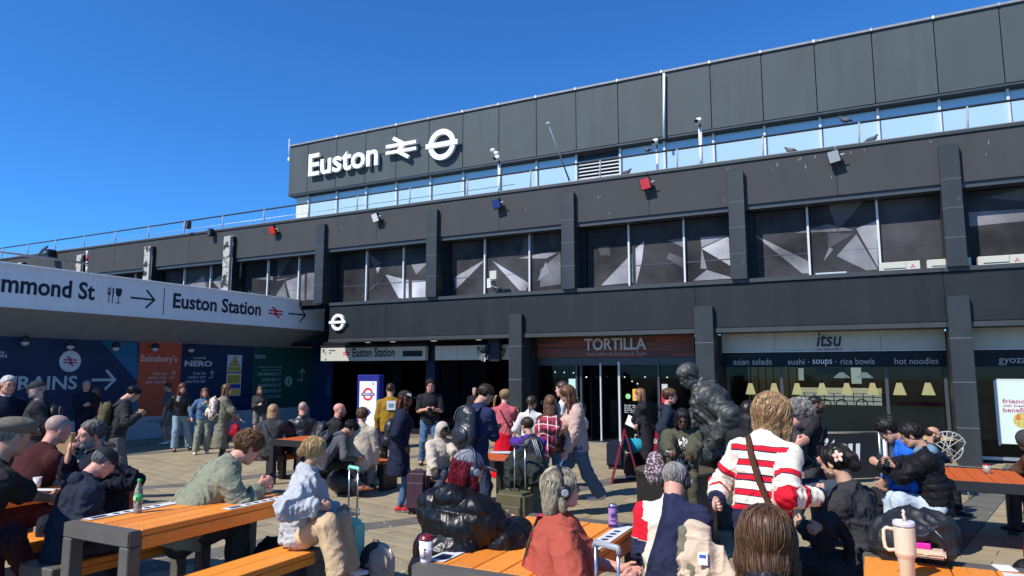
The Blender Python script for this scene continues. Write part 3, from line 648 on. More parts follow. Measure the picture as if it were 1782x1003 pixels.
B('roof_deck', -23.5, XC-.05, y0c, 21, 4.45, 4.58, m_soffit, CN)  # unseen back part, run past the hoarding to shade it from behind
mb = MB()
for k in range(60):
    y = 7.5+k*.21
    if k % 2: mb.ell((XC+.026, y, 3.60), (.008, .014, .014), n=6, k=4)
    else: mb.ell((XC+.030, y, 4.622), (.008, .014, .014), n=6, k=4)
for k in range(26): mb.ell((XC+.004, 8.4+k*.45+random.uniform(-.1, .1), random.uniform(3.8, 4.45)), (.006, .011, .011), n=6, k=4)
stuff(mb.build('rivets', m_rivet, CN))
def ctext(s, px0, py0, px1, py1, H, **k):   # text from left pixel to right pixel on the canopy face
    a = atX(px0, py0, XC); b_ = atX(px1, py1, XC); return text(s, (XC+.002, a[1], k.pop('z')), UY, UZ, b_[1]-a[1], H, m_ink, CN, bold=.026, depth=.003, **k)
aL = atX(2, 505, XC)[1]; bL = atX(165, 512, XC)[1]
V_, _ = text_mesh('Drummond St', .012, 1.0); Vp, _ = text_mesh('Dru', .012, 1.0)
# 'mmond St' spans aL..bL; the first three letters lie outside the picture to the left
Vm, _ = text_mesh('mmond St', .012, 1.0); k_ = (bL-aL)/(Vm[:, 0].max()-Vm[:, 0].min()); Wd = (V_[:, 0].max()-V_[:, 0].min())*k_
text('Drummond St', (XC+.002, bL-Wd, 3.93), UY, UZ, Wd, .47, m_ink, CN, bold=.026, depth=.003)
ctext('Euston Station', 301, 527, 454, 541, .46, z=3.925)
mb = MB(); y = atX(187, 512, XC)[1]; z = 3.91; o = (XC+.002, y, z)
for q in (0, .035, .07): mb.prism([(q, .26), (q+.018, .26), (q+.018, .42), (q, .42)], o, UY, UZ, .003)
mb.prism([(.0, .22), (.088, .22), (.088, .28), (0, .28)], o, UY, UZ, .0034); mb.prism([(.032, 0), (.056, 0), (.056, .24), (.032, .24)], o, UY, UZ, .003)
mb.prism([(.135, 0), (.16, 0), (.16, .16), (.175, .18), (.175, .42), (.135, .42)], o, UY, UZ, .003)
mb.prism([(.235, 0), (.395, 0), (.395, .02), (.235, .02)], o, UY, UZ, .003); mb.prism([(.303, 0), (.327, 0), (.327, .2), (.303, .2)], o, UY, UZ, .0034)
mb.prism([(.315-.05, .20), (.315+.05, .20), (.315+.085, .28), (.315+.085, .42), (.315-.085, .42), (.315-.085, .28)], o, UY, UZ, .003)
mb.build('cutlery_and_glass_symbol', m_ink, CN)
mb = MB(); y0, y1 = atX(227, 520, XC)[1], atX(270, 520, XC)[1]; arrow_symbol(mb, (XC+.002, y0, 4.11), UY, UZ, y1-y0, .52, .055, .003); mb.build('arrow', m_ink, CN)
y0, y1 = atX(502, 547, XC)[1], atX(532, 548, XC)[1]; mb = MB(); arrow_symbol(mb, (XC+.002, y0, 4.11), UY, UZ, y1-y0, .56, .055, .003); mb.build('arrow', m_ink, CN)
y = atX(285, 525, XC)[1]; B('divider_line', XC+.001, XC+.004, y-.012, y+.012, 3.68, 4.5, m_ink, CN)
y0, y1 = atX(467, 545, XC)[1], atX(492, 545, XC)[1]; mb = MB(); rail_symbol(mb, (XC+.002, y0, 3.93), UY, UZ, y1-y0, .34, .003); mb.build('double_arrow_symbol', mat('bright_red', (.6, .01, .03), .5, var=0), CN)
# pole and beam above the canopy
BM = thing('banner_pole', 'thin dark pole running down to a red and white post above the canopy', 'pole', (XC, 9, 4.7))
a = atX(-40, 433, XC+.05); b_ = atX(153, 459, XC+.05); MB().tube([a, b_], .028, 8).build('beam', m_galv, BM)
p = atX(151, 474, XC+.02); q = atX(152, 437, XC+.02)
for k in range(4): MB().tube([p+(q-p)*k/4, p+(q-p)*(k+1)/4], .028, 8).build('post_band', m_white if k in (0, 1, 3) else m_red, BM)
# bulkhead dome lamps under the canopy
for k, (px, py) in enumerate(((44, 594), (123, 601), (202, 604), (270, 605), (333, 607))):
    p = atX(px, py, XH+.32); t = thing('bulkhead_lamp', ['dome lamp under the canopy, leftmost of the row', 'dome lamp under the canopy right above the white emblem disc', 'dome lamp under the canopy in front of the light blue panel', 'dome lamp under the canopy in front of the orange panel', 'dome lamp under the canopy above the second cafe panel'][k], 'lamp', p, 'dome lamps under the canopy')
    MB().lathe(p-UZ*.02, [(.115, 0), (.12, .03), (.11, .09), (.07, .14), (.02, .16)], 20).build('housing', m_black, t)
    MB().lathe(p-UZ*.02, [(.02, -.10), (.06, -.085), (.09, -.045), (.10, 0)], 20).build('lens', mat('opal_lens', (.55, .56, .58), .3), t)
# hoarding panels (plane faces +X)
HO = thing('hoarding', 'painted timber hoarding under the canopy in navy, blue, orange and green with white directions', 'hoarding', (XH, 12, 0))
def HY(px, py=650): return atX(px, py, XH)[1]
ZT = 2.95; ZB = .68
e = [(-6, HY(240)+.0, m_hnavy, 'navy_panel'), (HY(240), HY(314), m_horange, 'orange_panel'), (HY(314), HY(440), m_hnavy, 'navy_panel'), (HY(440), 20.6, m_hgreen, 'green_panel')]
for a, b_, m, n_ in e:
    k = max(1, round((b_-a)/1.25))
    for q in range(k): B(n_, XH-.03, XH, a+(b_-a)*q/k+.0015, a+(b_-a)*(q+1)/k-.0015, ZB, ZT, m, HO)
B('top_rail', XH-.04, XH+.02, -6, 20.6, ZT-.01, ZT+.09, m_hgrey, HO); 
for q in range(20): B('kick_board', XH-.03, XH+.004, -6+1.33*q+.002, -6+1.33*(q+1)-.002, 0.01, ZB, m_hgrey, HO)
B('hoarding_return', XH, XH+1.1, 20.6, 20.64, 0, 3.0, m_hnavy, HO)
def hpoly(pts, m, n_, d=.003):
    P = [atX(px, py, XH) for px, py in pts]; A = sum(P[i][1]*P[(i+1) % len(P)][2]-P[(i+1) % len(P)][1]*P[i][2] for i in range(len(P)))
    if A < 0: P = P[::-1]
    return MB().prism([(p[1], p[2]) for p in P], (XH, 0, 0), UY, UZ, d).build(n_, m, HO)
hpoly([(176, 594), (239.3, 597), (239.3, 664)], m_hblue, 'blue_chevron'); hpoly([(239.3, 667), (239.3, 722), (208, 722)], m_hblue, 'blue_chevron')
m_ht = mat('hoarding_lettering', (.50, .52, .54), .5, var=0)
def ht(s, px0, py0, px1, H, m=m_ht, bold=.0, z=None):
    a = atX(px0, py0, XH); b_ = atX(px1, py0, XH); return text(s, (XH+.0035, a[1], a[2] if z is None else z), UY, UZ, b_[1]-a[1], H, m, HO, bold=bold+.008, depth=.003)
aT = HY(30, 680); bT = HY(133, 680); Vr = text_mesh('RAINS', .02, 1.0)[0]; Vt = text_mesh('TRAINS', .02, 1.0)[0]; k_ = (bT-aT)/(Vr[:, 0].max()-Vr[:, 0].min()); Wt = (Vt[:, 0].max()-Vt[:, 0].min())*k_
text('TRAINS', (XH+.0035, bT-Wt, 1.55), UY, UZ, Wt, .37, m_ht, HO, bold=.02, depth=.003)
mb = MB(); arrow_symbol(mb, (XH+.0035, HY(160), 1.80), UY, UZ, HY(202)-HY(160), .55, .075, .003); mb.build('arrow', m_ht, HO)
c = atX(122, 629, XH); MB().lathe((XH+.001, c[1], c[2]), [(.29, 0), (.29, .006)], 40, axis=(1, 0, 0), smooth=False).build('emblem_disc', mat('disc_white', (.62, .62, .63), .5, var=0), HO)
mb = MB(); rail_symbol(mb, (XH+.008, c[1]-.18, c[2]-.12), UY, UZ, .36, .24, .003); mb.build('double_arrow_symbol', mat('plum_red', (.35, .01, .10), .5, var=0), HO)
text('~aaa aa', (XH+.0035, HY(-30, 603), 2.50), UY, UZ, .5, .07, m_ht, HO); text('EUSTON', (XH+.0035, HY(13, 603)-.62, 2.38), UY, UZ, .62, .10, m_ht, HO, bold=.02)
m_or_t = mat('orange_panel_lettering', (.66, .48, .44), .5, var=0)
ht("Sainsbury's", 244, 633, 308, .27, m_or_t, .008)
for q, (s, z) in enumerate((('Enter the', 1.93), ('station, then', 1.80), ('take first left', 1.67))):
    for (p1, w_, mm_) in ((290, .62, m_or_t), (358, .66, m_ht)):
        wk = w_*(len(s)/13)**.9; text(s, (XH+.0035, HY(p1)-wk, z), UY, UZ, wk, .10, mm_, HO, bold=.004, depth=.003)
for px, mm_ in ((302, m_or_t), (369, m_ht)):
    mb = MB(); arrow_up_left(mb, (XH+.0035, HY(px), 1.83), UY, UZ, .22, .025, .003); mb.build('corner_arrow', mm_, HO)
ht('CAFFÈ', 336, 625, 358, .08, bold=.012); ht('NERO', 321, 638, 369, .19, bold=.03)
for pz, (z0, z1) in enumerate(((2.02, 2.60), (1.2, 1.98))):
    a, b_ = HY(395, 640), HY(420, 640); B('warning_sign', XH, XH+.012, a, b_, z0, z1, m_hwhite, HO)
    if pz == 0:
        B('yellow_field', XH+.012, XH+.014, a+.03, b_-.03, z0+.02, z0+.19, m_hyellow, HO)
        mb = MB(); cy = (a+b_)/2
        mb.prism([(-.22, 0), (.22, 0), (0, .34)], (XH+.0125, cy, z0+.22), UY, UZ, .002, 0); mb.prism([(-.175, .022), (.175, .022), (0, .295)], (XH+.0145, cy, z0+.22), UY, UZ, .002, 1)
        for q in stroke([(-.07, .05), (0, .10), (.05, .16), (.03, .2)], .025) + stroke([(-.02, .08), (.09, .12)], .02): mb.prism(q, (XH+.0168, cy, z0+.22), UY, UZ, .001, 0)
        mb.build('warning_triangle', [m_black, m_hyellow], HO)
        for q in range(2): text(('~aaaaaa aaaa aaa', '~aaaa aaaaaa')[q], (XH+.0142, a+.06, z0+.12-.06*q), UY, UZ, b_-a-.12, .03, m_black, HO)
    else:
        B('yellow_field', XH+.012, XH+.014, a+.03, b_-.03, z0+.42, z1-.04, m_hyellow, HO); B('blue_field', XH+.012, XH+.014, a+.03, b_-.03, z0+.26, z0+.4, mat('sign_blue', (.01, .06, .3), .5), HO); B('yellow_field', XH+.012, XH+.014, a+.03, b_-.03, z0+.02, z0+.24, m_hyellow, HO)
        for q in range(4): text('~aaaaaaa aaa aaaaa', (XH+.0142, a+.06, z0+.46+.06*q), UY, UZ, b_-a-.14, .03, m_black, HO)
m_gt = mat('green_panel_lettering', (.30, .42, .42), .5, var=0)
ht('~aaaaaaa aa', 444, 620, 462, .05, m_gt); ht('EUSTON', 444, 624, 462, .07, m_gt, .02)
ht('~aaaaaaaa aaaaa aa aaa aaaaaaa', 449, 640, 490, .04, m_gt); ht('~aaaa aaaaa aaaaaa', 456, 645, 490, .04, m_gt)
for s, px, py in (('DRUMMOND ST', 449, 654), ('COBOURG ST', 454, 664), ('STARCROSS ST', 449, 674), ('EUSTON ST', 459, 684), ('MELTON WAY', 453, 694)): ht(s, px, py, 489, .115, m_gt, .004)
c = atX(502, 664, XH); MB().lathe((XH+.001, c[1], c[2]), [(.19, 0), (.19, .006)], 32, axis=(1, 0, 0), smooth=False).build('emblem_disc', m_gt, HO)
mb = MB()
mb.lathe((XH+.008, c[1]+.01, c[2]+.12), [(.025, 0), (.025, .003)], 12, axis=(1, 0, 0))
for q in stroke([(0, .08), (-.01, -.02), (.05, -.14)], .035)+stroke([(-.01, -.02), (-.06, -.14)], .03)+stroke([(0, .07), (.06, .0)], .02)+stroke([(0, .07), (-.06, .01)], .02): mb.prism(q, (XH+.008, c[1], c[2]), UY, UZ, .002)
mb.build('walking_figure', m_hgreen, HO)
mb = MB(); arrow_up_left(mb, (XH+.0035, HY(525, 672), 1.70), UY, UZ, .42, .05, .003); mb.build('corner_arrow', m_gt, HO)
for s, px in (('020 7387 4321', 244), ('Site 3', 262)): text('~aaaaaa aaaa aaa', (XH+.006, HY(px+10, 752), .52-.06*(px > 250)), UY, UZ, .5, .035, m_fascia, HO)
# illuminated signs over the entrance
YS = 18.9
ES = thing('entrance_sign', 'long cream sign over the entrance reading Euston Station with a red double arrow', 'sign', (-15, YS, 2.6))
a, b_ = atY(558, 620, YS)[0], atY(740, 620, YS)[0]; z0, z1 = atY(650, 628, YS)[2], atY(650, 604.5, YS)[2]
cuts = [a, atY(700-6, 620, YS)[0], b_]
for q in range(2): B('sign_panel', cuts[q]+.003, cuts[q+1]-.003, YS, YS+.18, z0, z1, m_signcream, ES, bevel=.006)
B('sign_hood', a-.04, b_+.04, YS+.02, YS+.3, z1+.002, z1+.10, m_black, ES)
x = atY(613.5, 620, YS)[0]; x1 = atY(687, 620, YS)[0]; text('Euston Station', (x, YS-.002, z0+.13), UX, UZ, x1-x, .31, m_signink, ES, bold=.022)
x = atY(597, 620, YS)[0]; mb = MB(); rail_symbol(mb, (x, YS-.002, z0+.15), UX, UZ, .31, .22, .003); mb.build('double_arrow_symbol', m_red, ES)
a2, b2 = atY(701, 617, YS)[0], atY(735, 617, YS)[0]; B('clock_display', a2, b2, YS-.01, YS-.001, z0+.13, z1-.14, m_black, ES)
x = atY(562, 612, YS)[0]; mb = MB()
for q in stroke([(0, .1), (0, .2), (.1, .2)], .03)+stroke([(0, .2), (.16, .04)], .03): mb.prism(q, (x, YS-.002, z1-.26), UX, UZ, .003)
mb.build('diagonal_arrow', m_signink, ES)
for q, s in enumerate(('~aaaaaaaaaaa', '~aa')): text(s, (atY(573, 612, YS)[0], YS-.002, z1-.11-.09*q), UX, UZ, .28 if q == 0 else .1, .05, m_signink, ES)
B('small_symbol', x+.12, x+.18, YS-.003, YS-.001, z0+.03, z0+.08, m_signink, ES)
NS = thing('entrance_sign', 'cream sign right of the entrance reading No Entry half behind a hanging box', 'sign', (-10.5, YS, 2.6))
a, b_ = atY(757, 615, YS)[0], atY(886, 613, YS)[0]; cuts = [a, atY(794, 615, YS)[0], b_+.2]
for q in range(2): B('sign_panel', cuts[q]+.003, cuts[q+1]-.003, YS, YS+.18, z0, z1, m_signcream, NS, bevel=.006)
x = atY(831, 620, YS)[0]; text('No Entry', (x, YS-.002, z0+.10), UX, UZ, atY(881, 620, YS)[0]-x, .33, m_signink, NS, bold=.022)
p = atY(852, 603, 18.6); HB = thing('hanging_floodlight', 'black floodlight hanging below the dark soffit in front of the No Entry sign', 'floodlight', p)
B('hanger_box', p[0]-.06, p[0]+.32, 18.62, 18.8, 2.35, 3.04, m_black, HB); MB().obox((p[0]-.12, 18.55, 2.62), (.9, 0, -.4), (.3, .3, .9), (0, 1, -.2), .07, .28, .06).build('shade', m_black, HB)
MB().obox((p[0]-.12, 18.47, 2.40), (.9, 0, .3), UZ, UY, .05, .06, .01).build('lamp_glass', m_white, HB)
# underground totem
D_ = 14.6; a = atY(622, 655, D_); b_ = atY(663, 656, D_); UT = thing('totem_sign', 'blue edged white standing sign with a red ring and an arrow pointing right', 'sign', (a[0]+.4, D_, 0))
m_tblue = mat('totem_blue', (.018, .022, .20), .4, var=.03); w_ = b_[0]-a[0]
q1 = a[0]; q2 = b_[0]-.06
MB().box(q1, q2, D_, D_+.22, 0.02, 1.95).build('casing', m_tblue, UT, bevel=.015)
MB().box(q1+.09, q2-.07, D_-.006, D_+.001, .35, 1.78).build('white_face', mat('totem_white', (.75, .77, .80), .35, var=.02), UT)
cx_ = (q1+q2)/2+.01; fy = D_-.0065
MB().ring((cx_, fy, 1.44), UX, UZ, .115, .17, .004, 40).build('red_ring', mat('ring_red', (.68, .02, .02), .4, var=0), UT)
B('blue_bar', cx_-.215, cx_+.215, fy-.008, fy-.0042, 1.405, 1.475, m_tblue, UT)
text('UNDERGROUND', (cx_-.19, fy-.0082, 1.418), UX, UZ, .38, .043, m_white, UT, bold=.02, depth=.002)
mb = MB(); arrow_symbol(mb, (cx_-.11, fy, .97), UX, UZ, .22, .16, .03, .004); mb.build('arrow', m_tblue, UT)
MB().ring((cx_+.17, fy, 1.71), UX, UZ, .02, .035, .003, 20).build('small_logo', mat('olive_print', (.2, .2, .05), .5), UT)


# ------------------------------------------------------------------ burrito shop front
YT = 19.1
def TX(px, py=680, Y=YT): return atY(px, py, Y)[0]
def TZ(py, px=1080, Y=YT): return atY(px, py, Y)[2]
TS = thing('burrito_shop', 'shop front with a wooden plank sign reading TORTILLA over open glass doors', 'shop', (-6.3, YT, 0))
xa, xb = TX(932), TX(1212)
z0, z1 = TZ(621.5), 3.04
m_w = [mat('stained_plank_%s' % k, c, .5, var=.25, vscale=4, stretch=(.4, 1, 6), bump=.2, bscale=30) for k, c in (('red', (.24, .055, .03)), ('brown', (.17, .055, .028)), ('dark', (.12, .035, .02)))]
nrow = 7; hh = (z1-z0)/nrow
for r in range(nrow):
    x = xa
    while x < xb-.05:
        x2 = min(xb, x+random.uniform(.7, 1.9)); B('plank', x+.002, x2-.002, YT-.10-random.uniform(0, .006), YT, z0+hh*r+.002, z0+hh*(r+1)-.002, random.choice(m_w), TS); x = x2
m_tl = mat('brushed_grey_letter', (.50, .50, .49), .4, var=.05)
a = TX(1017, 600, YT-.15); b_ = TX(1124.5, 600, YT-.15)
text('TORTILLA', (a, YT-.112, TZ(609.5, 1070, YT-.12)), UX, UZ, b_-a, .35, m_tl, TS, name='letters', bold=.022, depth=.04)
a = TX(1021, 620, YT-.12); b_ = TX(1125, 620, YT-.12); text('Real California Burritos & Tacos', (a, YT-.112, TZ(618.5, 1070, YT-.11)), UX, UZ, b_-a, .105, mat('dull_small_letter', (.32, .30, .27), .5, var=0), TS, name='letters', bold=.004)
B('shop_lintel', xa, xb, YT-.02, YT+.15, TZ(636), z0-.005, m_fr_dark, TS)
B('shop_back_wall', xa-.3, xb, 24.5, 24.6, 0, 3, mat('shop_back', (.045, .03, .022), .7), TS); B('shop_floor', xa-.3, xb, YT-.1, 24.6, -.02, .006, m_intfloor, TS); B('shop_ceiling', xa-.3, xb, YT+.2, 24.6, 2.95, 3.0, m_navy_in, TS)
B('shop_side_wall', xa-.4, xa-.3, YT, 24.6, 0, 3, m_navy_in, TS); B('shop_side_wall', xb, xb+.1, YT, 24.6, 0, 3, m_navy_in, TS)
B('counter', TX(960, 700), TX(1060, 700)+.5, 22.5, 23.2, 0, 1.05, mat('shop_counter', (.10, .06, .04), .5), TS)
for px in (934, 1004, 1012, 1150-3, 1208): B('door_frame', TX(px)-.03, TX(px)+.03, YT-.04, YT+.08, 0, 2.42, m_fr_dark, TS)
B('shop_window', TX(936), TX(1003), YT, YT+.02, .1, 2.4, m_shopglass, TS); B('shop_window', TX(1150), TX(1206), YT, YT+.02, .1, 2.4, m_shopglass, TS)
B('fanlight', TX(1013), TX(1146), YT, YT+.02, 2.22, 2.40, m_glass_dark, TS)
# right leaf closed, left leaf folded inwards
d = B('door', TX(1082), TX(1146), YT, YT+.02, .06, 2.2, m_shopglass, TS)
B('door_stile', TX(1078.5)-.028, TX(1078.5)+.028, YT-.06, YT+.03, .02, 2.32, mat('brushed_steel', (.55, .55, .54), .4, metal=.2, var=.05), d)
x = TX(1046); d2 = MB().obox((x-.18, YT+.42, 1.15), (.35, .94, 0), UZ, (.94, -.35, 0), .42, 1.1, .01).build('door', m_glass_dark, TS)
B('door_stile', x-.02, x+.02, YT-.04, YT+.02, .05, 2.28, MATS['brushed_steel'], d2)
B('threshold', TX(1010), TX(1150), YT-.25, YT+.05, -.012, .012, m_galv, TS)
B('poster', TX(990), TX(1002.5), YT-.012, YT-.004, TZ(678), TZ(660), mat('mint_paper', (.45, .68, .60), .6), TS)
B('poster', TX(1101), TX(1119), YT-.012, YT-.004, TZ(697), TZ(677), mat('yellow_poster', (.75, .42, .03), .6), TS)
p = atY(1093, 690, YT-.01); MB().lathe(p, [(.075, 0), (.075, .004)], 24, axis=(0, -1, 0)).build('round_sticker', mat('green_sticker', (.25, .6, .25), .5), TS)
B('menu_card', TX(1152), TX(1162), YT-.012, YT-.004, TZ(677), TZ(668), mat('pale_card', (.5, .5, .5), .6), TS); B('menu_card', TX(1151), TX(1165), YT-.012, YT-.004, TZ(700), TZ(678), mat('crimson_card', (.45, .01, .06), .6), TS)
for q in range(5): text(('~aaaaaaaa aaaa', '~aaaa aaaaaaa', '~aaaaaa aaaa aa', '~aaaaa aaa', '~aaa aaaaa aaa')[q], (TX(1086), YT-.003, TZ(706)-.05*q), UX, UZ, .55, .032, mat('faded_white_vinyl', (.35, .38, .38), .6, var=0), TS)
for q in range(2): text('~aaa aaaa aa', (TX(941), YT-.003, TZ(703)-.06*q), UX, UZ, .28, .04, MATS['faded_white_vinyl'], TS)
B('exit_sign', TX(1113), TX(1137), YT+.2, YT+.22, 2.28, 2.42, mat('exit_green', (.01, .14, .07), .4, emit=(0, .3, .15), estr=.25), TS)
m_bulb = mat('festoon_bulb', (.9, .9, .85), .3, emit=(1, .95, .85), estr=1.6)
for px, py in ((944, 648), (966, 648), (982, 648.5), (998, 649), (1010.5, 654), (1020.5, 656.5), (1087, 656.5), (1122.5, 656.5), (1161, 657), (1100, 664), (1109.5, 668)):
    p = atY(px, py, 20.4); MB().ell(p, (.022, .022, .022), n=8, k=6).build('bulb', m_bulb, TS)
# ------------------------------------------------------------------ noodle shop front
NF = thing('noodle_shop', 'shop front with cream itsu sign, dark food strip and hanging paper lamp shades inside', 'shop', (-.8, YT, 0))
xa, xb = TX(1259), TX(1651)
zt_ = 3.04; zm = TZ(612, 1450)
m_cs = mat('cream_fascia_panel', (.46, .45, .38), .35, var=.05, streak=.06)
cuts = [xa, TX(1353), TX(1538), xb]
for q in range(3): B('fascia_panel', cuts[q]+.003, cuts[q+1]-.003, YT-.14, YT, zm+.02, zt_, m_cs, NF, bevel=.004)
B('fascia_edge', xa, xb, YT-.16, YT, zm-.004, zm+.018, mat('bright_edge', (.7, .7, .68), .4), NF)
B('dark_strip', xa, xb, YT-.06, YT+.02, TZ(639, 1450), zm-.006, mat('gloss_black_strip', (.006, .008, .014), .35, var=0, spec=.2), NF)
for s, a, b_, hgt in (('asian salads', 1276, 1343, .16), ('sushi', 1371, 1400, .145), ('soups', 1414, 1448, .16), ('rice bowls', 1463, 1522, .15), ('hot noodles', 1557, 1633, .15)):
    x = TX(a, 630, YT-.07); hz = TZ(634.5 if 'sp' not in s and s not in ('soups',) else 637, 1450, YT-.07)
    text(s, (x, YT-.062, hz), UX, UZ, TX(b_, 630, YT-.07)-x, hgt, mat('grey_vinyl_letter' if s != 'soups' else 'white_vinyl_letter', (.42, .43, .44) if s != 'soups' else (.75, .76, .76), .5, var=0), NF, name='letters', depth=.003)
for px in (1407, 1455): p = atY(px, 630, YT-.065); MB().lathe(p, [(.014, 0), (.014, .003)], 10, axis=(0, -1, 0)).build('dot', mat('grey_vinyl_letter', (.4, .4, .4)), NF)
x = TX(1421, 600, YT-.15); text('itsu', (x, YT-.142, TZ(603.5, 1440, YT-.15)), UX, UZ, TX(1465, 600, YT-.15)-x, .345, m_signink, NF, name='letters', bold=.012, shear=.22, depth=.02)
text('eat beautiful', (x, YT-.142, TZ(611.5, 1440, YT-.15)), UX, UZ, TX(1464, 600, YT-.15)-x, .10, mat('berry_lettering', (.30, .03, .07), .5, var=0), NF, name='letters', bold=.006, depth=.003)
for px in (1268, 1361, 1544, 1651-4): B('door_frame', TX(px)-.035, TX(px)+.035, YT-.03, YT+.08, 0, TZ(640), m_fr_dark, NF)
for a, b_ in ((1270, 1359), (1363, 1542), (1546, 1646)): B('shop_window', TX(a), TX(b_), YT+.01, YT+.02, TZ(738), TZ(640), m_shopglass, NF)
B('sill', xa, xb, YT-.2, YT+.25, TZ(744), TZ(739.5), mat('pale_oak_sill', (.50, .36, .17), .5, var=.15, stretch=(.3, 1, 1)), NF); B('stall_riser', xa, xb, YT+.02, YT+.1, 0, TZ(744)-.01, m_black, NF)
B('room_back_wall', xa-.2, 14, 25, 25.1, 0, 3, mat('dim_room_wall', (.10, .09, .065), .8, var=.3, emit=(.05, .045, .03), estr=.25), NF); B('room_floor', xa-.2, 14, YT+.1, 25, -.02, .006, m_intfloor, NF); B('room_ceiling', xa-.2, 14, YT+.2, 25, 2.95, 3.0, m_navy_in, NF); B('room_side_wall', xa-.3, xa-.2, YT+.1, 25, 0, 3, m_navy_in, NF)  # back wall has a faint glow, room light put into its material
B('back_partition', TX(1270)-.0, TX(1350)+.3, 22.5, 22.56, 0, 2.6, mat('slatted_partition', (.20, .18, .10), .7, emit=(.10, .09, .05), estr=.35), NF)  # room light put into the partition as a glow, no lamp here
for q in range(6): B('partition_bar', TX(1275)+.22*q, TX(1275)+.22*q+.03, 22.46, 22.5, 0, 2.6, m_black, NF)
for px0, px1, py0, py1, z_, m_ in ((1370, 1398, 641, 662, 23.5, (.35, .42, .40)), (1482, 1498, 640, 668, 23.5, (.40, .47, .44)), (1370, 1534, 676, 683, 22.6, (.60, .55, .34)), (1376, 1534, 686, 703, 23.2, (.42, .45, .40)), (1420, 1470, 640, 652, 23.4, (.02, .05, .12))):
    a = atY(px0, py1, z_); b_ = atY(px1, py0, z_); B('bright_room_panel', a[0], b_[0], z_, z_+.05, a[2], b_[2], mat('room_panel_%d_%d' % (px0, py0), m_, .5, emit=m_, estr=.9 if m_[0] > .1 else 0.05), NF)  # panels glow by themselves, room light put into their colour
for px in range(1384, 1534, 17): a = atY(px, 703, 22.9); B('stool_bar', a[0]-.012, a[0]+.012, 22.9, 22.93, a[2], a[2]+.36, m_black, NF)
for py in (690, 697): a = atY(1372, py, 22.85); B('rail', a[0], atY(1534, py, 22.85)[0], 22.85, 22.88, a[2], a[2]+.025, m_black, NF)
for px in (1465, 1505): p = atY(px, 658, 22); MB().lathe(p, [(.22, 0), (.2, .03), (.05, .16)], 20).build('pendant', mat('pale_pendant', (.6, .75, .72), .4, emit=(.5, .62, .6), estr=.5), NF)
for px in (1437, 1465, 1500): p = atY(px, 704, 22.2); MB().ring(p, UX, UZ, .13, .16, .03, 20).build('chair_back', m_black, NF)
B('low_partition', TX(1380), TX(1651), 20.6, 20.66, 0, TZ(705, 1450, 20.6), mat('olive_partition', (.12, .13, .10), .6, emit=(.05, .055, .045), estr=.4), NF); B('bench_back', TX(1560, 705, 20.3), TX(1651, 700, 20.3), 20.3, 20.4, TZ(707, 1600, 20.3), TZ(700, 1600, 20.3), mat('burgundy_bench', (.10, .008, .02), .5), NF)  # olive partition glows slightly, room light put into its material
m_shade = mat('paper_shade', (.72, .62, .36), .6, var=.06, emit=(.75, .62, .30), estr=1.0); m_shr = mat('shade_cap_red', (.45, .03, .05), .5)
for k, px in enumerate((1306, 1347, 1387, 1430.5, 1473.5, 1518.5, 1565, 1615)):
    p = atY(px, 674, 19.6); t = thing('pendant_lamp', ('leftmost', 'second from the left', 'third from the left', 'fourth from the left', 'fourth from the right', 'third from the right', 'second from the right', 'rightmost')[k] + ' of eight red capped paper lamp shades inside the window', 'lamp', p, 'paper lamp shades in the shop window')
    sc = 1.08 if k > 5 else .96
    p = p+UZ*-.02; MB().lathe(p-UZ*.17, [(.145*sc, 0), (.135*sc, .005), (.06*sc, .27), (.055*sc, .30)], 18).build('shade', m_shade, t); MB().lathe(p-UZ*.17, [(.057*sc, .295), (.05, .33), (.02, .345)], 14).build('cap', m_shr, t); MB().tube([p+UZ*.17, (p[0], p[1], 2.95)], .006, 5).build('cord', m_black, t)
# right hand unit with poster
NG = thing('noodle_shop_annex', 'narrow shop front right of the last pillar with gyoza strip and a pale green poster', 'shop', (4, YT, 0))
xa = TX(1697); B('fascia_panel', xa, 7, YT-.14, YT, zm+.02, zt_, m_cs, NG, bevel=.004); B('fascia_edge', xa, 7, YT-.16, YT, zm-.004, zm+.018, MATS['bright_edge'], NG); B('dark_strip', xa, 7, YT-.06, YT+.02, TZ(639, 1450), zm-.006, MATS['gloss_black_strip'], NG)
x = TX(1738, 630, YT-.07); text('gyoza', (x, YT-.062, TZ(636, 1740, YT-.07)), UX, UZ, .52, .16, MATS['grey_vinyl_letter'], NG, name='letters')
B('shop_window', xa+.04, 7, YT+.01, YT+.02, .12, TZ(640), m_shopglass, NG); B('door_frame', xa-.03, xa+.04, YT-.03, YT+.08, 0, TZ(640), m_fr_dark, NG); B('sill', xa, 7, YT-.05, YT+.1, .05, .12, m_galv, NG)
a = atY(1742, 795, YT-.03); b_ = atY(1739, 662, YT-.03)
PS = thing('poster', 'tall pale green poster in the right hand window reading friends with benefits', 'poster', (a[0]+.5, YT-.04, 1.2))
B('sheet', a[0]+.02, a[0]+1.1, YT-.05, YT-.035, .42, b_[2], mat('pale_mint_poster', (.60, .72, .64), .5, var=.03), PS); B('poster_frame', a[0]-.03, a[0]+.02, YT-.055, YT-.02, .38, b_[2]+.03, m_mull, PS); B('poster_frame', a[0]-.03, a[0]+1.1, YT-.055, YT-.02, b_[2], b_[2]+.03, m_mull, PS)
m_mag = mat('magenta_lettering', (.45, .01, .12), .5, var=0)
for s, py, w_, h_ in (('friends', 702, .50, .10), ('with (health)', 709, .50, .06), ('benefits', 717.5, .50, .10)): text(s, (a[0]+.11, YT-.052, TZ(py, 1745, YT-.05)), UX, UZ, w_, h_, m_mag, PS, bold=.01, depth=.002)
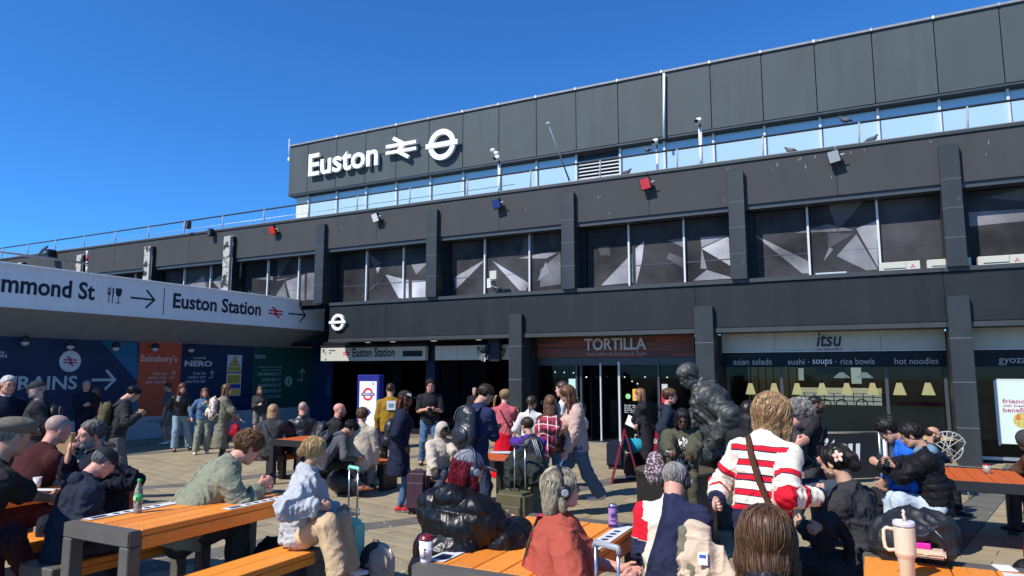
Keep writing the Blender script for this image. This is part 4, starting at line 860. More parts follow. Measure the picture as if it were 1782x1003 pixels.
for q, (cc, x_, z_, r_) in enumerate((((.55, .45, .12), .45, .95, .17), ((.35, .45, .10), .6, .98, .12), ((.6, .2, .05), .38, 1.02, .06), ((.2, .3, .05), .55, 1.08, .05), ((.7, .6, .3), .62, .88, .08))): MB().lathe((a[0]+x_, YT-.0515-.0006*q, z_), [(r_, 0), (r_, .001)], 20, axis=(0, -1, 0)).build('food_picture', mat('food_print_%d' % q, cc, .5, var=.5, vscale=20), PS)
# ------------------------------------------------------------------ implicit-surface modelling (numpy) for people, bags and cloth
def _hash(ix, iy, iz, seed):
    h = (ix*374761393 + iy*668265263 + iz*2147483647 + seed*974711) & 0xffffffff
    h = ((h ^ (h >> 13))*1274126177) & 0xffffffff
    return ((h ^ (h >> 16)) & 0xffff)/65535.0
def vnoise(P, seed=0):
    F = np.floor(P).astype(np.int64); t = P-F; t = t*t*(3-2*t); r = 0
    for dx in (0, 1):
        wx = t[:, 0] if dx else 1-t[:, 0]
        for dy in (0, 1):
            wy = t[:, 1] if dy else 1-t[:, 1]
            for dz in (0, 1):
                wz = t[:, 2] if dz else 1-t[:, 2]
                r = r + _hash(F[:, 0]+dx, F[:, 1]+dy, F[:, 2]+dz, seed)*wx*wy*wz
    return r
def A3(*v): return np.array(v, float)
def prim(a, b=None, ra=.05, rb=None, n=None, q=1.0, k=.02, fe=False, fs=False, sub=False, R=None, r3=None):
    return dict(a=np.array(a, float), b=None if b is None else np.array(b, float), ra=ra, rb=ra if rb is None else rb, n=n, q=q, k=k, fe=fe, fs=fs, sub=sub, R=R, r3=r3)
def pd(p, X, Y, Z):
    if p['r3'] is not None:
        c = p['a']; r = p['r3']; x, y, z = X-c[0], Y-c[1], Z-c[2]
        if p['R'] is not None:
            M = p['R']; x, y, z = M[0, 0]*x+M[1, 0]*y+M[2, 0]*z, M[0, 1]*x+M[1, 1]*y+M[2, 1]*z, M[0, 2]*x+M[1, 2]*y+M[2, 2]*z
        k0 = np.sqrt((x/r[0])**2+(y/r[1])**2+(z/r[2])**2); k1 = np.sqrt((x/r[0]**2)**2+(y/r[1]**2)**2+(z/r[2]**2)**2)+1e-9
        return k0*(k0-1)/k1
    a, b = p['a'], p['b']; x, y, z = X-a[0], Y-a[1], Z-a[2]; ba = b-a
    if p['q'] != 1.0:
        n = p['n']; s = 1/p['q']-1; dn = x*n[0]+y*n[1]+z*n[2]; x = x+n[0]*dn*s; y = y+n[1]*dn*s; z = z+n[2]*dn*s
        ba = ba + n*np.dot(ba, n)*s
    L2 = float(ba@ba)+1e-12; t = (x*ba[0]+y*ba[1]+z*ba[2])/L2; tc = np.clip(t, 0, 1)
    d = np.sqrt((x-ba[0]*tc)**2+(y-ba[1]*tc)**2+(z-ba[2]*tc)**2)-(p['ra']+(p['rb']-p['ra'])*tc)
    d = d*(.5+.5*p['q'])
    L = math.sqrt(L2)
    if p['fe']: d = np.maximum(d, (t-1)*L)
    if p['fs']: d = np.maximum(d, -t*L)
    return d
def sdf_mesh(prims, h, extra=None):
    lo = np.full(3, 1e9); hi = -lo
    for p in prims:
        if p['sub']: continue
        if p['r3'] is not None: r = max(p['r3']); lo = np.minimum(lo, p['a']-r); hi = np.maximum(hi, p['a']+r)
        else:
            for c, r in ((p['a'], p['ra']), (p['b'], p['rb'])): lo = np.minimum(lo, c-r); hi = np.maximum(hi, c+r)
    lo -= 3*h+.01; hi += 3*h+.01; N = np.ceil((hi-lo)/h).astype(int)+1
    ax = [lo[i]+h*np.arange(N[i]) for i in range(3)]
    G = np.full(tuple(N), .2, np.float32)
    for p in prims:
        m = p['k']+2*h+.01
        if p['r3'] is not None: r = max(p['r3']); l, u = p['a']-r-m, p['a']+r+m
        else: l = np.minimum(p['a']-p['ra'], p['b']-p['rb'])-m; u = np.maximum(p['a']+p['ra'], p['b']+p['rb'])+m
        i0 = np.clip(np.floor((l-lo)/h).astype(int), 0, N); i1 = np.clip(np.ceil((u-lo)/h).astype(int)+1, 0, N)
        if (i1 <= i0).any(): continue
        sl = tuple(slice(i0[i], i1[i]) for i in range(3))
        X, Y, Z = ax[0][sl[0]][:, None, None], ax[1][sl[1]][None, :, None], ax[2][sl[2]][None, None, :]
        d = pd(p, X, Y, Z); g = G[sl]; k = max(p['k'], 1e-4)
        if p['sub']:
            d = -d; hh = np.clip(.5+.5*(d-g)/k, 0, 1); G[sl] = g+(d-g)*hh+k*hh*(1-hh)
        else:
            hh = np.clip(.5+.5*(g-d)/k, 0, 1); G[sl] = g+(d-g)*hh-k*hh*(1-hh)
    if extra is not None:
        X, Y, Z = ax[0][:, None, None], ax[1][None, :, None], ax[2][None, None, :]; G = extra(G, X, Y, Z)
    return surf_net(G, lo, h)
def surf_net(G, lo, h):
    S_ = G < 0
    nx, ny, nz = G.shape
    cnt = np.zeros((nx-1, ny-1, nz-1), np.int8)
    for dx in (0, 1):
        for dy in (0, 1):
            for dz in (0, 1): cnt += S_[dx:nx-1+dx, dy:ny-1+dy, dz:nz-1+dz]
    act = np.argwhere((cnt > 0) & (cnt < 8))
    if len(act) == 0: return np.zeros((0, 3)), np.zeros((0, 4), int)
    idx = -np.ones((nx-1, ny-1, nz-1), np.int64); idx[act[:, 0], act[:, 1], act[:, 2]] = np.arange(len(act))
    acc = np.zeros((len(act), 3)); num = np.zeros(len(act))
    cor = [(0, 0, 0), (1, 0, 0), (0, 1, 0), (1, 1, 0), (0, 0, 1), (1, 0, 1), (0, 1, 1), (1, 1, 1)]
    val = [G[act[:, 0]+c[0], act[:, 1]+c[1], act[:, 2]+c[2]] for c in cor]
    for i, j in ((0, 1), (2, 3), (4, 5), (6, 7), (0, 2), (1, 3), (4, 6), (5, 7), (0, 4), (1, 5), (2, 6), (3, 7)):
        a, b = val[i], val[j]; m = (a < 0) != (b < 0); t = np.where(m, a/(a-b+1e-12), 0)
        ci, cj = np.array(cor[i], float), np.array(cor[j], float)
        acc += np.where(m[:, None], ci+(cj-ci)*t[:, None], 0); num += m
    V = lo + (act+acc/num[:, None])*h
    Q = []
    for axn in range(3):
        o1, o2 = [(1, 2), (2, 0), (0, 1)][axn]
        sh = [slice(1, -1)]*3; sh[axn] = slice(0, G.shape[axn]-1)
        s0 = S_[tuple(sh)]; sh2 = list(sh); sh2[axn] = slice(1, G.shape[axn]); s1 = S_[tuple(sh2)]
        e = np.argwhere(s0 != s1)
        if len(e) == 0: continue
        inside = s0[e[:, 0], e[:, 1], e[:, 2]]
        base = e.copy(); base[:, o1] += 1; base[:, o2] += 1     # grid index of the edge start
        def cid(a, b):
            c = base.copy(); c[:, o1] -= a; c[:, o2] -= b; return idx[c[:, 0], c[:, 1], c[:, 2]]
        q = np.stack([cid(1, 1), cid(0, 1), cid(0, 0), cid(1, 0)], 1)
        q[~inside] = q[~inside][:, ::-1]; Q.append(q)
    Q = np.concatenate(Q) if Q else np.zeros((0, 4), int)
    Q = Q[(Q >= 0).all(1)]
    return V, Q
def vnormals(V, Q):
    N = np.zeros_like(V); n = np.cross(V[Q[:, 2]]-V[Q[:, 0]], V[Q[:, 3]]-V[Q[:, 1]])
    for i in range(4): np.add.at(N, Q[:, i], n)
    return N/(np.linalg.norm(N, axis=1, keepdims=True)+1e-12)
def smooth(V, Q, it=1, lam=.5):
    E = np.concatenate([Q[:, [0, 1]], Q[:, [1, 2]], Q[:, [2, 3]], Q[:, [3, 0]]])
    for _ in range(it):
        acc = np.zeros_like(V); c = np.zeros(len(V))
        np.add.at(acc, E[:, 0], V[E[:, 1]]); np.add.at(acc, E[:, 1], V[E[:, 0]]); np.add.at(c, E[:, 0], 1); np.add.at(c, E[:, 1], 1)
        V = V+(acc/np.maximum(c, 1)[:, None]-V)*lam
    return V
def folds(V, N, amp, scale=11.0, seed=0, stretch=None, focus=None):
    P = V*scale if stretch is None else V*scale*np.array(stretch)
    w_ = np.stack([vnoise(P*.5+3.1, seed+5), vnoise(P*.5+7.7, seed+6), vnoise(P*.5+1.3, seed+7)], 1)
    P = P+w_*2.2
    r = 1-np.abs(2*vnoise(P, seed)-1); r = r**3; r2 = 1-np.abs(2*vnoise(P*2.1+9, seed+1)-1)
    d = (r*.8+r2**3*.35-.35)*amp
    if focus is not None: d = d*focus
    return V+N*d[:, None]
def sleeve_creases(V, N, J, al, arm, amp, seed):
    """bunching across the sleeve at elbow and wrist"""
    k = J['k']; w_ = vnoise(V*9, seed)*4; r = (.5+.5*np.sin(al/k*150+w_*2.2))**2.5; f = np.zeros(len(V))
    for c in 'RL':
        f = f+np.exp(-(np.linalg.norm(V-J['el'+c], axis=1)/(.11*k))**2)+.55*np.exp(-(np.linalg.norm(V-(J['wr'+c]*.8+J['el'+c]*.2), axis=1)/(.09*k))**2)
    return V+N*((r-.4)*amp*np.clip(f, 0, 1)*(arm > .5)*(.5+vnoise(V*16, seed+3)))[:, None]
def obj_from(name, parts, mats, parent, attr=None):
    """parts: list of (V, Q, matidx or array)"""
    Vs, Qs, Ms, o = [], [], [], 0
    for V, Q, m in parts:
        if len(Q) == 0: continue
        Vs.append(V); Qs.append(Q+o); o += len(V); Ms.append(np.full(len(Q), m) if np.isscalar(m) else m)
    V = np.concatenate(Vs); Q = np.concatenate(Qs); M = np.concatenate(Ms)
    root = parent
    while root is not None and root.parent is not None: root = root.parent
    if root is not None: V = V-np.array(root.location)
    me = bpy.data.meshes.new(name); nq = len(Q)
    me.vertices.add(len(V)); me.vertices.foreach_set('co', V.astype(np.float32).ravel())
    me.loops.add(nq*4); me.loops.foreach_set('vertex_index', Q.astype(np.int32).ravel())
    me.polygons.add(nq); me.polygons.foreach_set('loop_start', np.arange(0, nq*4, 4, dtype=np.int32)); me.polygons.foreach_set('loop_total', np.full(nq, 4, np.int32))
    me.polygons.foreach_set('material_index', M.astype(np.int32)); me.polygons.foreach_set('use_smooth', np.ones(nq, bool))
    for m in (mats if isinstance(mats, (list, tuple)) else [mats]): me.materials.append(m)
    me.update(calc_edges=True)
    if attr is not None:
        for nm, arr in attr.items():
            at = me.attributes.new(nm, 'FLOAT', 'POINT'); at.data.foreach_set('value', arr.astype(np.float32))
    ob = bpy.data.objects.new(name, me); COL.objects.link(ob); ob.parent = parent
    return ob
def rot(axis, deg): return np.array(Matrix.Rotation(math.radians(deg), 3, axis))
def frame_from(y, zhint):
    y = np.array(y, float); y /= np.linalg.norm(y)+1e-9; x = np.cross(y, zhint); x /= np.linalg.norm(x)+1e-9; z = np.cross(x, y); return np.stack([x, y, z], 1)

# ------------------------------------------------------------------ head and hand templates
def head_prims(kind):
    f = kind != 'm'
    jaw = .040 if f else .047; P = []
    P.append(prim((0, -.014, .032), r3=(.0765, .0965, .084), k=.02))
    P.append(prim((0, .022, -.018), r3=(.0615, .066, .082), k=.03))
    P.append(prim((0, .030, -.066), r3=(jaw+.008, .048, .036), k=.03))
    P.append(prim((0, .063 if f else .066, -.093), r3=(.019 if f else .024, .020, .017), k=.025))
    for s in (-1, 1):
        P.append(prim((s*.034, .056, -.028), r3=(.024, .022, .024), k=.02))
        P.append(prim((s*.052, .0, -.065), (s*.028, .052, -.092), .017, .015, k=.03))
    P.append(prim((-.036, .073, .022), (.036, .073, .022), .0135 if not f else .011, k=.018))
    for s in (-1, 1): P.append(prim((s*.030, .095, -.001), r3=(.0155, .013, .0105), k=.012, sub=True))
    P.append(prim((0, .084, .010), (0, .106, -.026), .0065, .0105, k=.012))
    for s in (-1, 1): P.append(prim((s*.0105, .095, -.030), r3=(.0078, .0085, .0065), k=.006))
    P.append(prim((0, .078, -.056), r3=(.024, .019, .017), k=.014))                       # muzzle
    P.append(prim((-.020, .082, -.0545), (0, .0955, -.0520), .0042, .0056, k=.006)); P.append(prim((.020, .082, -.0545), (0, .0955, -.0520), .0042, .0056, k=.006))
    P.append(prim((-.015, .085, -.0645), (.015, .085, -.0645), .0058, k=.006)); P.append(prim((0, .088, -.065), r3=(.012, .0065, .0055), k=.006))
    for s in (-1, 1):
        P.append(prim((s*.078, -.006, -.006), r3=(.0075, .019, .031), R=rot('X', -10) @ rot('Z', s*-18), k=.006))
        P.append(prim((s*.086, -.003, -.004), r3=(.006, .011, .019), R=rot('X', -10) @ rot('Z', s*-18), k=.004, sub=True))
        P.append(prim((s*.0305, .0775, -.001), r3=(.0142, .0125, .0115), k=.004))           # lids and eyeball
    nr = .050 if f else .060
    P.append(prim((0, -.022, -.050), (0, -.040, -.150), nr, nr+.004, n=A3(0, 1, 0), q=.95, k=.03))
    return P
HEADS = {}
def get_head(kind, near):
    key = (kind, near)
    if key in HEADS: return HEADS[key]
    h = .0042 if near else .0085
    V, Q = sdf_mesh(head_prims(kind), h); c = V[Q].mean(1); x, y, z = c[:, 0], c[:, 1], c[:, 2]; ax_ = np.abs(x)
    M = np.zeros(len(Q), int)
    lips = (y > .070) & (ax_ < .024) & (z < -.0480) & (z > -.0715) & (y > .0885-ax_*.35); M[lips] = 1
    brow = (y > .055) & (ax_ > .011) & (ax_ < .047) & (np.abs(z-(.0215+.008*np.sin((ax_-.010)*80)*.6)) < (.0040 if near else .006)); M[brow] = 2
    beard = ((z < -.030-.9*(y-.03)*0) & (y > -.012) & (z < -.040+(.035-np.minimum(y, .035))*.9) & ~((y > .07) & (ax_ < .026) & (z > -.072) & (z < -.0405))) & (z > -.125) & (y > -.012); bd = beard & (M == 0)
    stache = (y > .078) & (ax_ < .030) & (z < -.038) & (z > -.049); bd = bd | (stache & (M == 0))
    eye = (y > .0795) & (((ax_-.0305)/.0135)**2+((z+.001)/.0062)**2 < 1); M[eye] = 3
    iris = eye & (((ax_-.0305)/.0058)**2+((z+.0005)/.0062)**2 < 1); M[iris] = 4
    lash = (y > .076) & (((ax_-.0305)/.0155)**2+((z+.001)/.0090)**2 < 1) & ~eye & (z > 0); M[lash] = 5
    HEADS[key] = (V, Q, M, bd); return HEADS[key]
HANDS = {}
def get_hand(pose, near):
    key = (pose, near)
    if key in HANDS: return HANDS[key]
    cur = {'relax': (22, 30, 18), 'grip': (52, 58, 35), 'flat': (6, 8, 5), 'fist': (78, 88, 55), 'hold': (38, 42, 25)}[pose]
    P = [prim((0, .0, 0), (0, .078, 0), .030, .041, n=A3(0, 0, 1), q=.40, k=.012), prim((-.018, .03, -.008), r3=(.018, .028, .013), k=.012), prim((0, -.03, 0), (0, .01, 0), .025, .027, n=A3(0, 0, 1), q=.75, k=.012)]
    for i, (x, L, r) in enumerate(((-.030, .070, .0088), (-.0098, .078, .0090), (.0105, .073, .0086), (.029, .058, .0078))):
        p = A3(x, .083-.004*abs(i-1), 0); a = 0; sp = (x*1.6)
        for j, fr in enumerate((.45, .31, .24)):
            a += math.radians(cur[j]+(i*3)); d = A3(sp*.9*math.cos(a), math.cos(a), -math.sin(a)); d /= np.linalg.norm(d); q = p+d*L*fr
            P.append(prim(p, q, r*(1-.06*j), r*(1-.06*(j+1)), k=.0035 if j else .008)); p = q
    tb = {'relax': ((-.052, .055, -.014), (-.060, .083, -.020)), 'grip': ((-.050, .055, -.028), (-.035, .078, -.040)), 'flat': ((-.058, .055, -.006), (-.072, .080, -.008)), 'fist': ((-.042, .058, -.030), (-.014, .070, -.042)), 'hold': ((-.055, .052, -.022), (-.050, .080, -.034))}[pose]
    P += [prim((-.024, .018, -.004), tb[0], .0135, .0105, k=.010), prim(tb[0], tb[1], .0102, .0085, k=.004)]
    V, Q = sdf_mesh(P, .0036 if near else .0058); HANDS[key] = (V, Q); return V, Q

# ------------------------------------------------------------------ materials for people
def skin(name, col):
    if name in MATS: return MATS[name]
    m = mat(name, col, .48, var=.09, vscale=14, spec=.4, bump=.12, bscale=160, bdist=.003)
    b = m.node_tree.nodes['Principled BSDF']; b.inputs['Subsurface Weight'].default_value = .12; b.inputs['Subsurface Radius'].default_value = (.012, .004, .002); b.inputs['Subsurface Scale'].default_value = .5
    return m
SK = {'pale': skin('skin_pale', (.58, .34, .25)), 'pink': skin('skin_pink', (.60, .29, .21)), 'tan': skin('skin_tan', (.45, .25, .165)), 'brown': skin('skin_brown', (.17, .080, .048)), 'dark': skin('skin_dark', (.075, .035, .022)), 'olive': skin('skin_olive', (.50, .30, .20))}
LIP = {k: mat('lips_'+k, c, .4, var=.05) for k, c in {'pale': (.50, .16, .14), 'pink': (.50, .15, .13), 'tan': (.36, .12, .10), 'brown': (.14, .045, .035), 'dark': (.07, .028, .022), 'olive': (.40, .14, .12)}.items()}
m_eyew = mat('eye_white', (.62, .58, .55), .25, var=0); m_iris = mat('iris_dark', (.03, .02, .015), .2, var=0); m_lash = mat('lash_line', (.03, .018, .012), .5, var=0)
def hairmat(name, c1, c2, rough=.42):
    if name in MATS: return MATS[name]
    m = bpy.data.materials.new(name); m.use_nodes = True; t = m.node_tree; n = t.nodes; l = t.links; b = n['Principled BSDF']
    at = n.new('ShaderNodeAttribute'); at.attribute_name = 'tone'
    tc = n.new('ShaderNodeTexCoord'); nz = n.new('ShaderNodeTexNoise'); nz.inputs['Scale'].default_value = 38; nz.inputs['Detail'].default_value = 3; l.new(tc.outputs['Object'], nz.inputs[0])
    ad = n.new('ShaderNodeMath'); ad.operation = 'ADD'; l.new(at.outputs['Fac'], ad.inputs[0]); l.new(nz.outputs[0], ad.inputs[1])
    mr = n.new('ShaderNodeMapRange'); mr.inputs[1].default_value = .35; mr.inputs[2].default_value = 1.25; l.new(ad.outputs[0], mr.inputs[0])
    mx = n.new('ShaderNodeMix'); mx.data_type = 'RGBA'; mx.inputs[6].default_value = (*c1, 1); mx.inputs[7].default_value = (*c2, 1); l.new(mr.outputs[0], mx.inputs[0])
    l.new(mx.outputs[2], b.inputs['Base Color']); b.inputs['Roughness'].default_value = rough; b.inputs['Specular IOR Level'].default_value = .35
    MATS[name] = m; return m
HR = {'black': hairmat('hair_black', (.004, .004, .005), (.016, .013, .012)), 'dark': hairmat('hair_dark_brown', (.010, .006, .004), (.05, .028, .016)), 'brown': hairmat('hair_brown', (.030, .014, .007), (.15, .075, .035)),
      'ginger': hairmat('hair_ginger', (.07, .034, .016), (.27, .135, .06)), 'blonde': hairmat('hair_blonde', (.20, .11, .035), (.72, .52, .24)), 'bronde': hairmat('hair_dark_blonde', (.09, .045, .02), (.46, .29, .14)), 'grey': hairmat('hair_grey', (.06, .056, .05), (.34, .32, .29), .65),
      'white': hairmat('hair_white', (.22, .21, .20), (.55, .53, .50), .6), 'crimson': hairmat('hair_crimson', (.05, .002, .008), (.26, .008, .025)), 'streak': hairmat('hair_blonde_black_streaks', (.012, .010, .012), (.68, .60, .42)), 'redbrown': hairmat('hair_red_brown', (.03, .008, .006), (.13, .04, .025)), 'stubble': hairmat('hair_shaved_stubble', (.26, .17, .13), (.42, .30, .25), .6), 'greydark': hairmat('hair_dark_grey', (.02, .018, .016), (.16, .145, .13), .6), 'auburn': hairmat('hair_auburn', (.07, .022, .010), (.24, .09, .04))}
def cloth(name, col, rough=.85, bump=.25, bs=220, **k):
    return mat(name, col, rough, var=k.pop('var', .10), vscale=k.pop('vscale', 7), bump=bump, bscale=bs, bdist=.002, crease=k.pop('crease', .34), spec=k.pop('spec', .10), sheen=k.pop('sheen', .0), **k)

# ------------------------------------------------------------------ skeleton
def ik(a, t, l1, l2, hint):
    d = t-a; D = np.linalg.norm(d); mx = (l1+l2)*.995
    if D > mx: t = a+d/D*mx; d = t-a; D = mx
    D = max(D, abs(l1-l2)+.02); u = d/np.linalg.norm(d); x = (l1*l1-l2*l2+D*D)/(2*D); hh = math.sqrt(max(l1*l1-x*x, 0))
    hn = np.array(hint, float); hn = hn-u*(hn@u); hn /= np.linalg.norm(hn)+1e-9
    return a+u*x+hn*hh, t
def view_dirs(p):
    v = np.array([p[0], p[1], 0.]); v /= np.linalg.norm(v); return v, np.array([v[1], -v[0], 0.])
def solve_skeleton(s):
    """s: spec dict -> joints in world coordinates"""
    Hw = atD(s['px'][0], s['px'][1], s['D'])         # top of the head
    v, r = view_dirs(Hw); az = math.radians(s['az']); fwd_ = v*math.cos(az)+r*math.sin(az); right = np.array([fwd_[1], -fwd_[0], 0.])
    Rb = np.stack([right, fwd_, UZ], 1)              # local -> world
    sit = s.get('sit'); fat = s.get('fat', 1.0); fem = s.get('fem', False)
    lean, side, tw = s.get('lean', 4 if not sit else 12), s.get('side', 0), s.get('twist', 0)
    hy, hp, hr = s.get('hyaw', 0), s.get('hpitch', 5), s.get('hroll', 0)
    g0 = s.get('gz', gz(Hw[1])); hz = Hw[2]-g0
    def build(k, zp):
        J = {}
        P = A3(0, 0, zp); J['pelvis'] = P
        M1 = rot('Z', tw*.3) @ rot('X', -lean*.6) @ rot('Y', side*.6); M2 = rot('Z', tw) @ rot('X', -lean*1.1) @ rot('Y', side)
        J['waist'] = P+M1 @ A3(0, 0, .14*k); J['chest'] = J['waist']+M2 @ A3(0, 0, .23*k); J['nb'] = J['chest']+M2 @ A3(0, -.015*k, .16*k)
        sw = (.172 if fem else .192)*k*(.75+.25*fat)
        J['M1'], J['M2'] = M1, M2
        sh = s.get('shrug', 0)*k
        for c, sx in (('R', 1), ('L', -1)):
            J['sh'+c] = J['chest']+M2 @ A3(sx*sw, -.01*k, .088*k+sh); J['hip'+c] = P+A3(sx*.092*k, 0, -.03*k)
        Mh = rot('Z', tw+hy) @ rot('X', -hp) @ rot('Y', hr); J['Mh'] = Mh
        nd = (M2 @ A3(0, .25, 1)+Mh @ A3(0, 0, .6)); nd /= np.linalg.norm(nd)
        J['neck'] = J['nb']+nd*.055*k; J['head'] = J['neck']+nd*.03*k+Mh @ A3(0, .028, .112)*k*s.get('hs', 1)
        J['top'] = J['head']+UZ*.118*k*s.get('hs', 1)
        return J
    if sit:
        sz = s.get('seat', .43); k = s.get('k', 0) or 1.0
        if not s.get('k'):
            t1 = build(1.0, sz+.10)['top'][2]; t2 = build(1.2, sz+.12)['top'][2]; k = 1+(hz-t1)/(t2-t1)*.2
        zp = sz+.10*k*(1 if fat < 1.2 else 1.1)
        if s.get('k'): zp += hz-build(k, zp)['top'][2]
    else:
        t1 = build(1.0, .94)['top'][2]; k = s.get('k', 0) or hz/t1; zp = .94*k
        if s.get('k'): zp = min(zp+hz-build(k, zp)['top'][2], .96*k)
    J = build(k, zp); org = Hw-Rb @ A3(J['top'][0], J['top'][1], 0); org[2] = g0
    toL = lambda w_: Rb.T @ (np.array(w_, float)-org)
    def tgt(t):
        if t[0] == 'p': return toL(atD(t[1], t[2], t[3]))
        if t[0] == 'w': return toL(t[1:])
        if t[0] == 'z': return toL(atZ(t[1], t[2], t[3]))
        return np.array(t, float)*k
    for c, sx in (('R', 1), ('L', -1)):
        sh = J['sh'+c]; hand = s.get('hand'+c, 'down')
        if isinstance(hand, str):
            if hand == 'down': t = sh+A3(sx*.06, .05, -.55)*k
            elif hand == 'pocket': t = J['pelvis']+A3(sx*.20, .07, .02)*k
            elif hand == 'lap': t = J['pelvis']+A3(sx*.07, .28, .10)*k
            elif hand == 'phone': t = J['chest']+A3(sx*.03, .30, -.12)*k
            elif hand == 'table': t = J['pelvis']+A3(sx*.12, .42, .26)*k
            elif hand == 'knee': t = J['pelvis']+A3(sx*.14, .36, .08)*k
            elif hand == 'back': t = sh+A3(sx*.08, -.12, -.50)*k
        else: t = tgt(hand)
        hint = s.get('elb'+c, (sx*.6, -.7, -.6))
        J['el'+c], J['wr'+c] = ik(sh, t, .285*k, .255*k, hint)
        # legs
        hip = J['hip'+c]; L1, L2 = .425*k, .425*k
        if sit:
            kn = s.get('knee'+c); ft = s.get('foot'+c)
            if kn is None: kn = A3(sx*(.13 if not fem else .09)*k, .43*k, 0)+A3(0, 0, hip[2]+.01)
            else: kn = tgt(kn)
            d = kn-hip; kn = hip+d/np.linalg.norm(d)*L1
            ft = A3(kn[0]+sx*.02, kn[1]+.02*k, .085*k) if ft is None else tgt(ft)
            d = ft-kn; d /= np.linalg.norm(d); J['kn'+c] = kn; J['an'+c] = kn+d*L2
            if s.get('kneehi'): pass
        else:
            ft = s.get('foot'+c); ft = A3(sx*.10*k, 0, .085*k) if ft is None else tgt(ft)
            J['kn'+c], J['an'+c] = ik(hip, ft, L1, L2, (sx*.1, 1, 0))
    out = {}
    for n_, p in J.items():
        if n_ in ('M1', 'M2', 'Mh'): out[n_] = Rb @ p
        else: out[n_] = Rb @ p+org
    out['Rb'] = Rb; out['k'] = k; out['org'] = org; out['fwd'] = fwd_; out['right'] = right
    return out
# ------------------------------------------------------------------ dressing a skeleton
def torso_prims(J, s, t, hem, coat=0.0):
    """t: cloth thickness; hem: distance below pelvis (m, +down)"""
    k = J['k']; fat = s.get('fat', 1.0); fem = s.get('fem', False); F = J['M2'][:, 1]; F1 = J['M1'][:, 1]; P = []
    P.append(prim(J['waist'], J['chest'], (.148 if fem else .158)*k*fat+t, (.158 if fem else .178)*k*(.4+.6*fat)+t, n=F, q=.66+.12*(fat-1), k=.05*k))
    dn = J['pelvis']-J['waist']; dn /= np.linalg.norm(dn)
    if s.get('sit') and hem > .05: dn2 = dn*.7+(-UZ)*.3; dn2 /= np.linalg.norm(dn2)
    else: dn2 = dn
    P.append(prim(J['waist']+dn2*-.02, J['pelvis']+dn2*hem, (.150 if fem else .158)*k*fat+t, ((.172 if fem else .165)+coat*max(hem, 0))*k*fat+t, n=F1, q=.72+.1*(fat-1), k=.04*k, fe=True))
    P.append(prim(J['chest']+J['M2'] @ A3(0, .04, -.02)*k, r3=(.13*k*fat+t, .10*k*fat+t, .13*k), R=J['M2'], k=.05))
    if fem:
        for sx in (-1, 1): P.append(prim(J['chest']+J['M2'] @ A3(sx*.07, .095, -.02)*k*(.7+.3*fat), r3=(.065*k*fat+t*.5,)*3, k=.05))
    else: P.append(prim(J['chest']+J['M2'] @ A3(0, -.03, .04)*k, r3=(.15*k+t, .09*k*fat+t, .12*k), R=J['M2'], k=.05))
    if fat > 1.15: P.append(prim(J['waist']+J['M1'] @ A3(0, .05, -.02)*k, r3=(.165*k*fat, .14*k*fat, .15*k*fat), R=J['M1'], k=.06))
    P.append(prim(J['shL'], J['shR'], .052*k+t*.5, k=.05*k))
    for c in 'RL': P.append(prim(J['nb']-J['M2'][:, 2]*.005*k, J['sh'+c]-J['M2'][:, 2]*.005, .050*k+t*.4, .048*k+t*.5, k=.04*k))
    P.append(prim(J['chest']+J['M2'] @ A3(0, 0, .09)*k, J['nb'], .09*k+t, .062*k+t*.6, k=.05*k))
    return P
def arm_prims(J, s, t, frac=1.0, w=1.0):
    """frac: 1 to the wrist, .5 to the elbow"""
    k = J['k']; fat = .55+.45*s.get('fat', 1.0); P = []
    for c in 'RL':
        a, e, w_ = J['sh'+c], J['el'+c], J['wr'+c]
        if frac <= .5:
            P.append(prim(a, a+(e-a)*frac*2, .056*k*fat+t, .055*k*fat*w+t*1.3, k=.03*k, fe=True))
        else:
            P.append(prim(a, e, .050*k*fat+t, .046*k*fat*w+t, k=.03*k)); f = (frac-.5)*2
            P.append(prim(e, e+(w_-e)*f, .046*k*fat*w+t, .034*k*fat*w+t*.8, k=.025*k, fe=True))
    return P
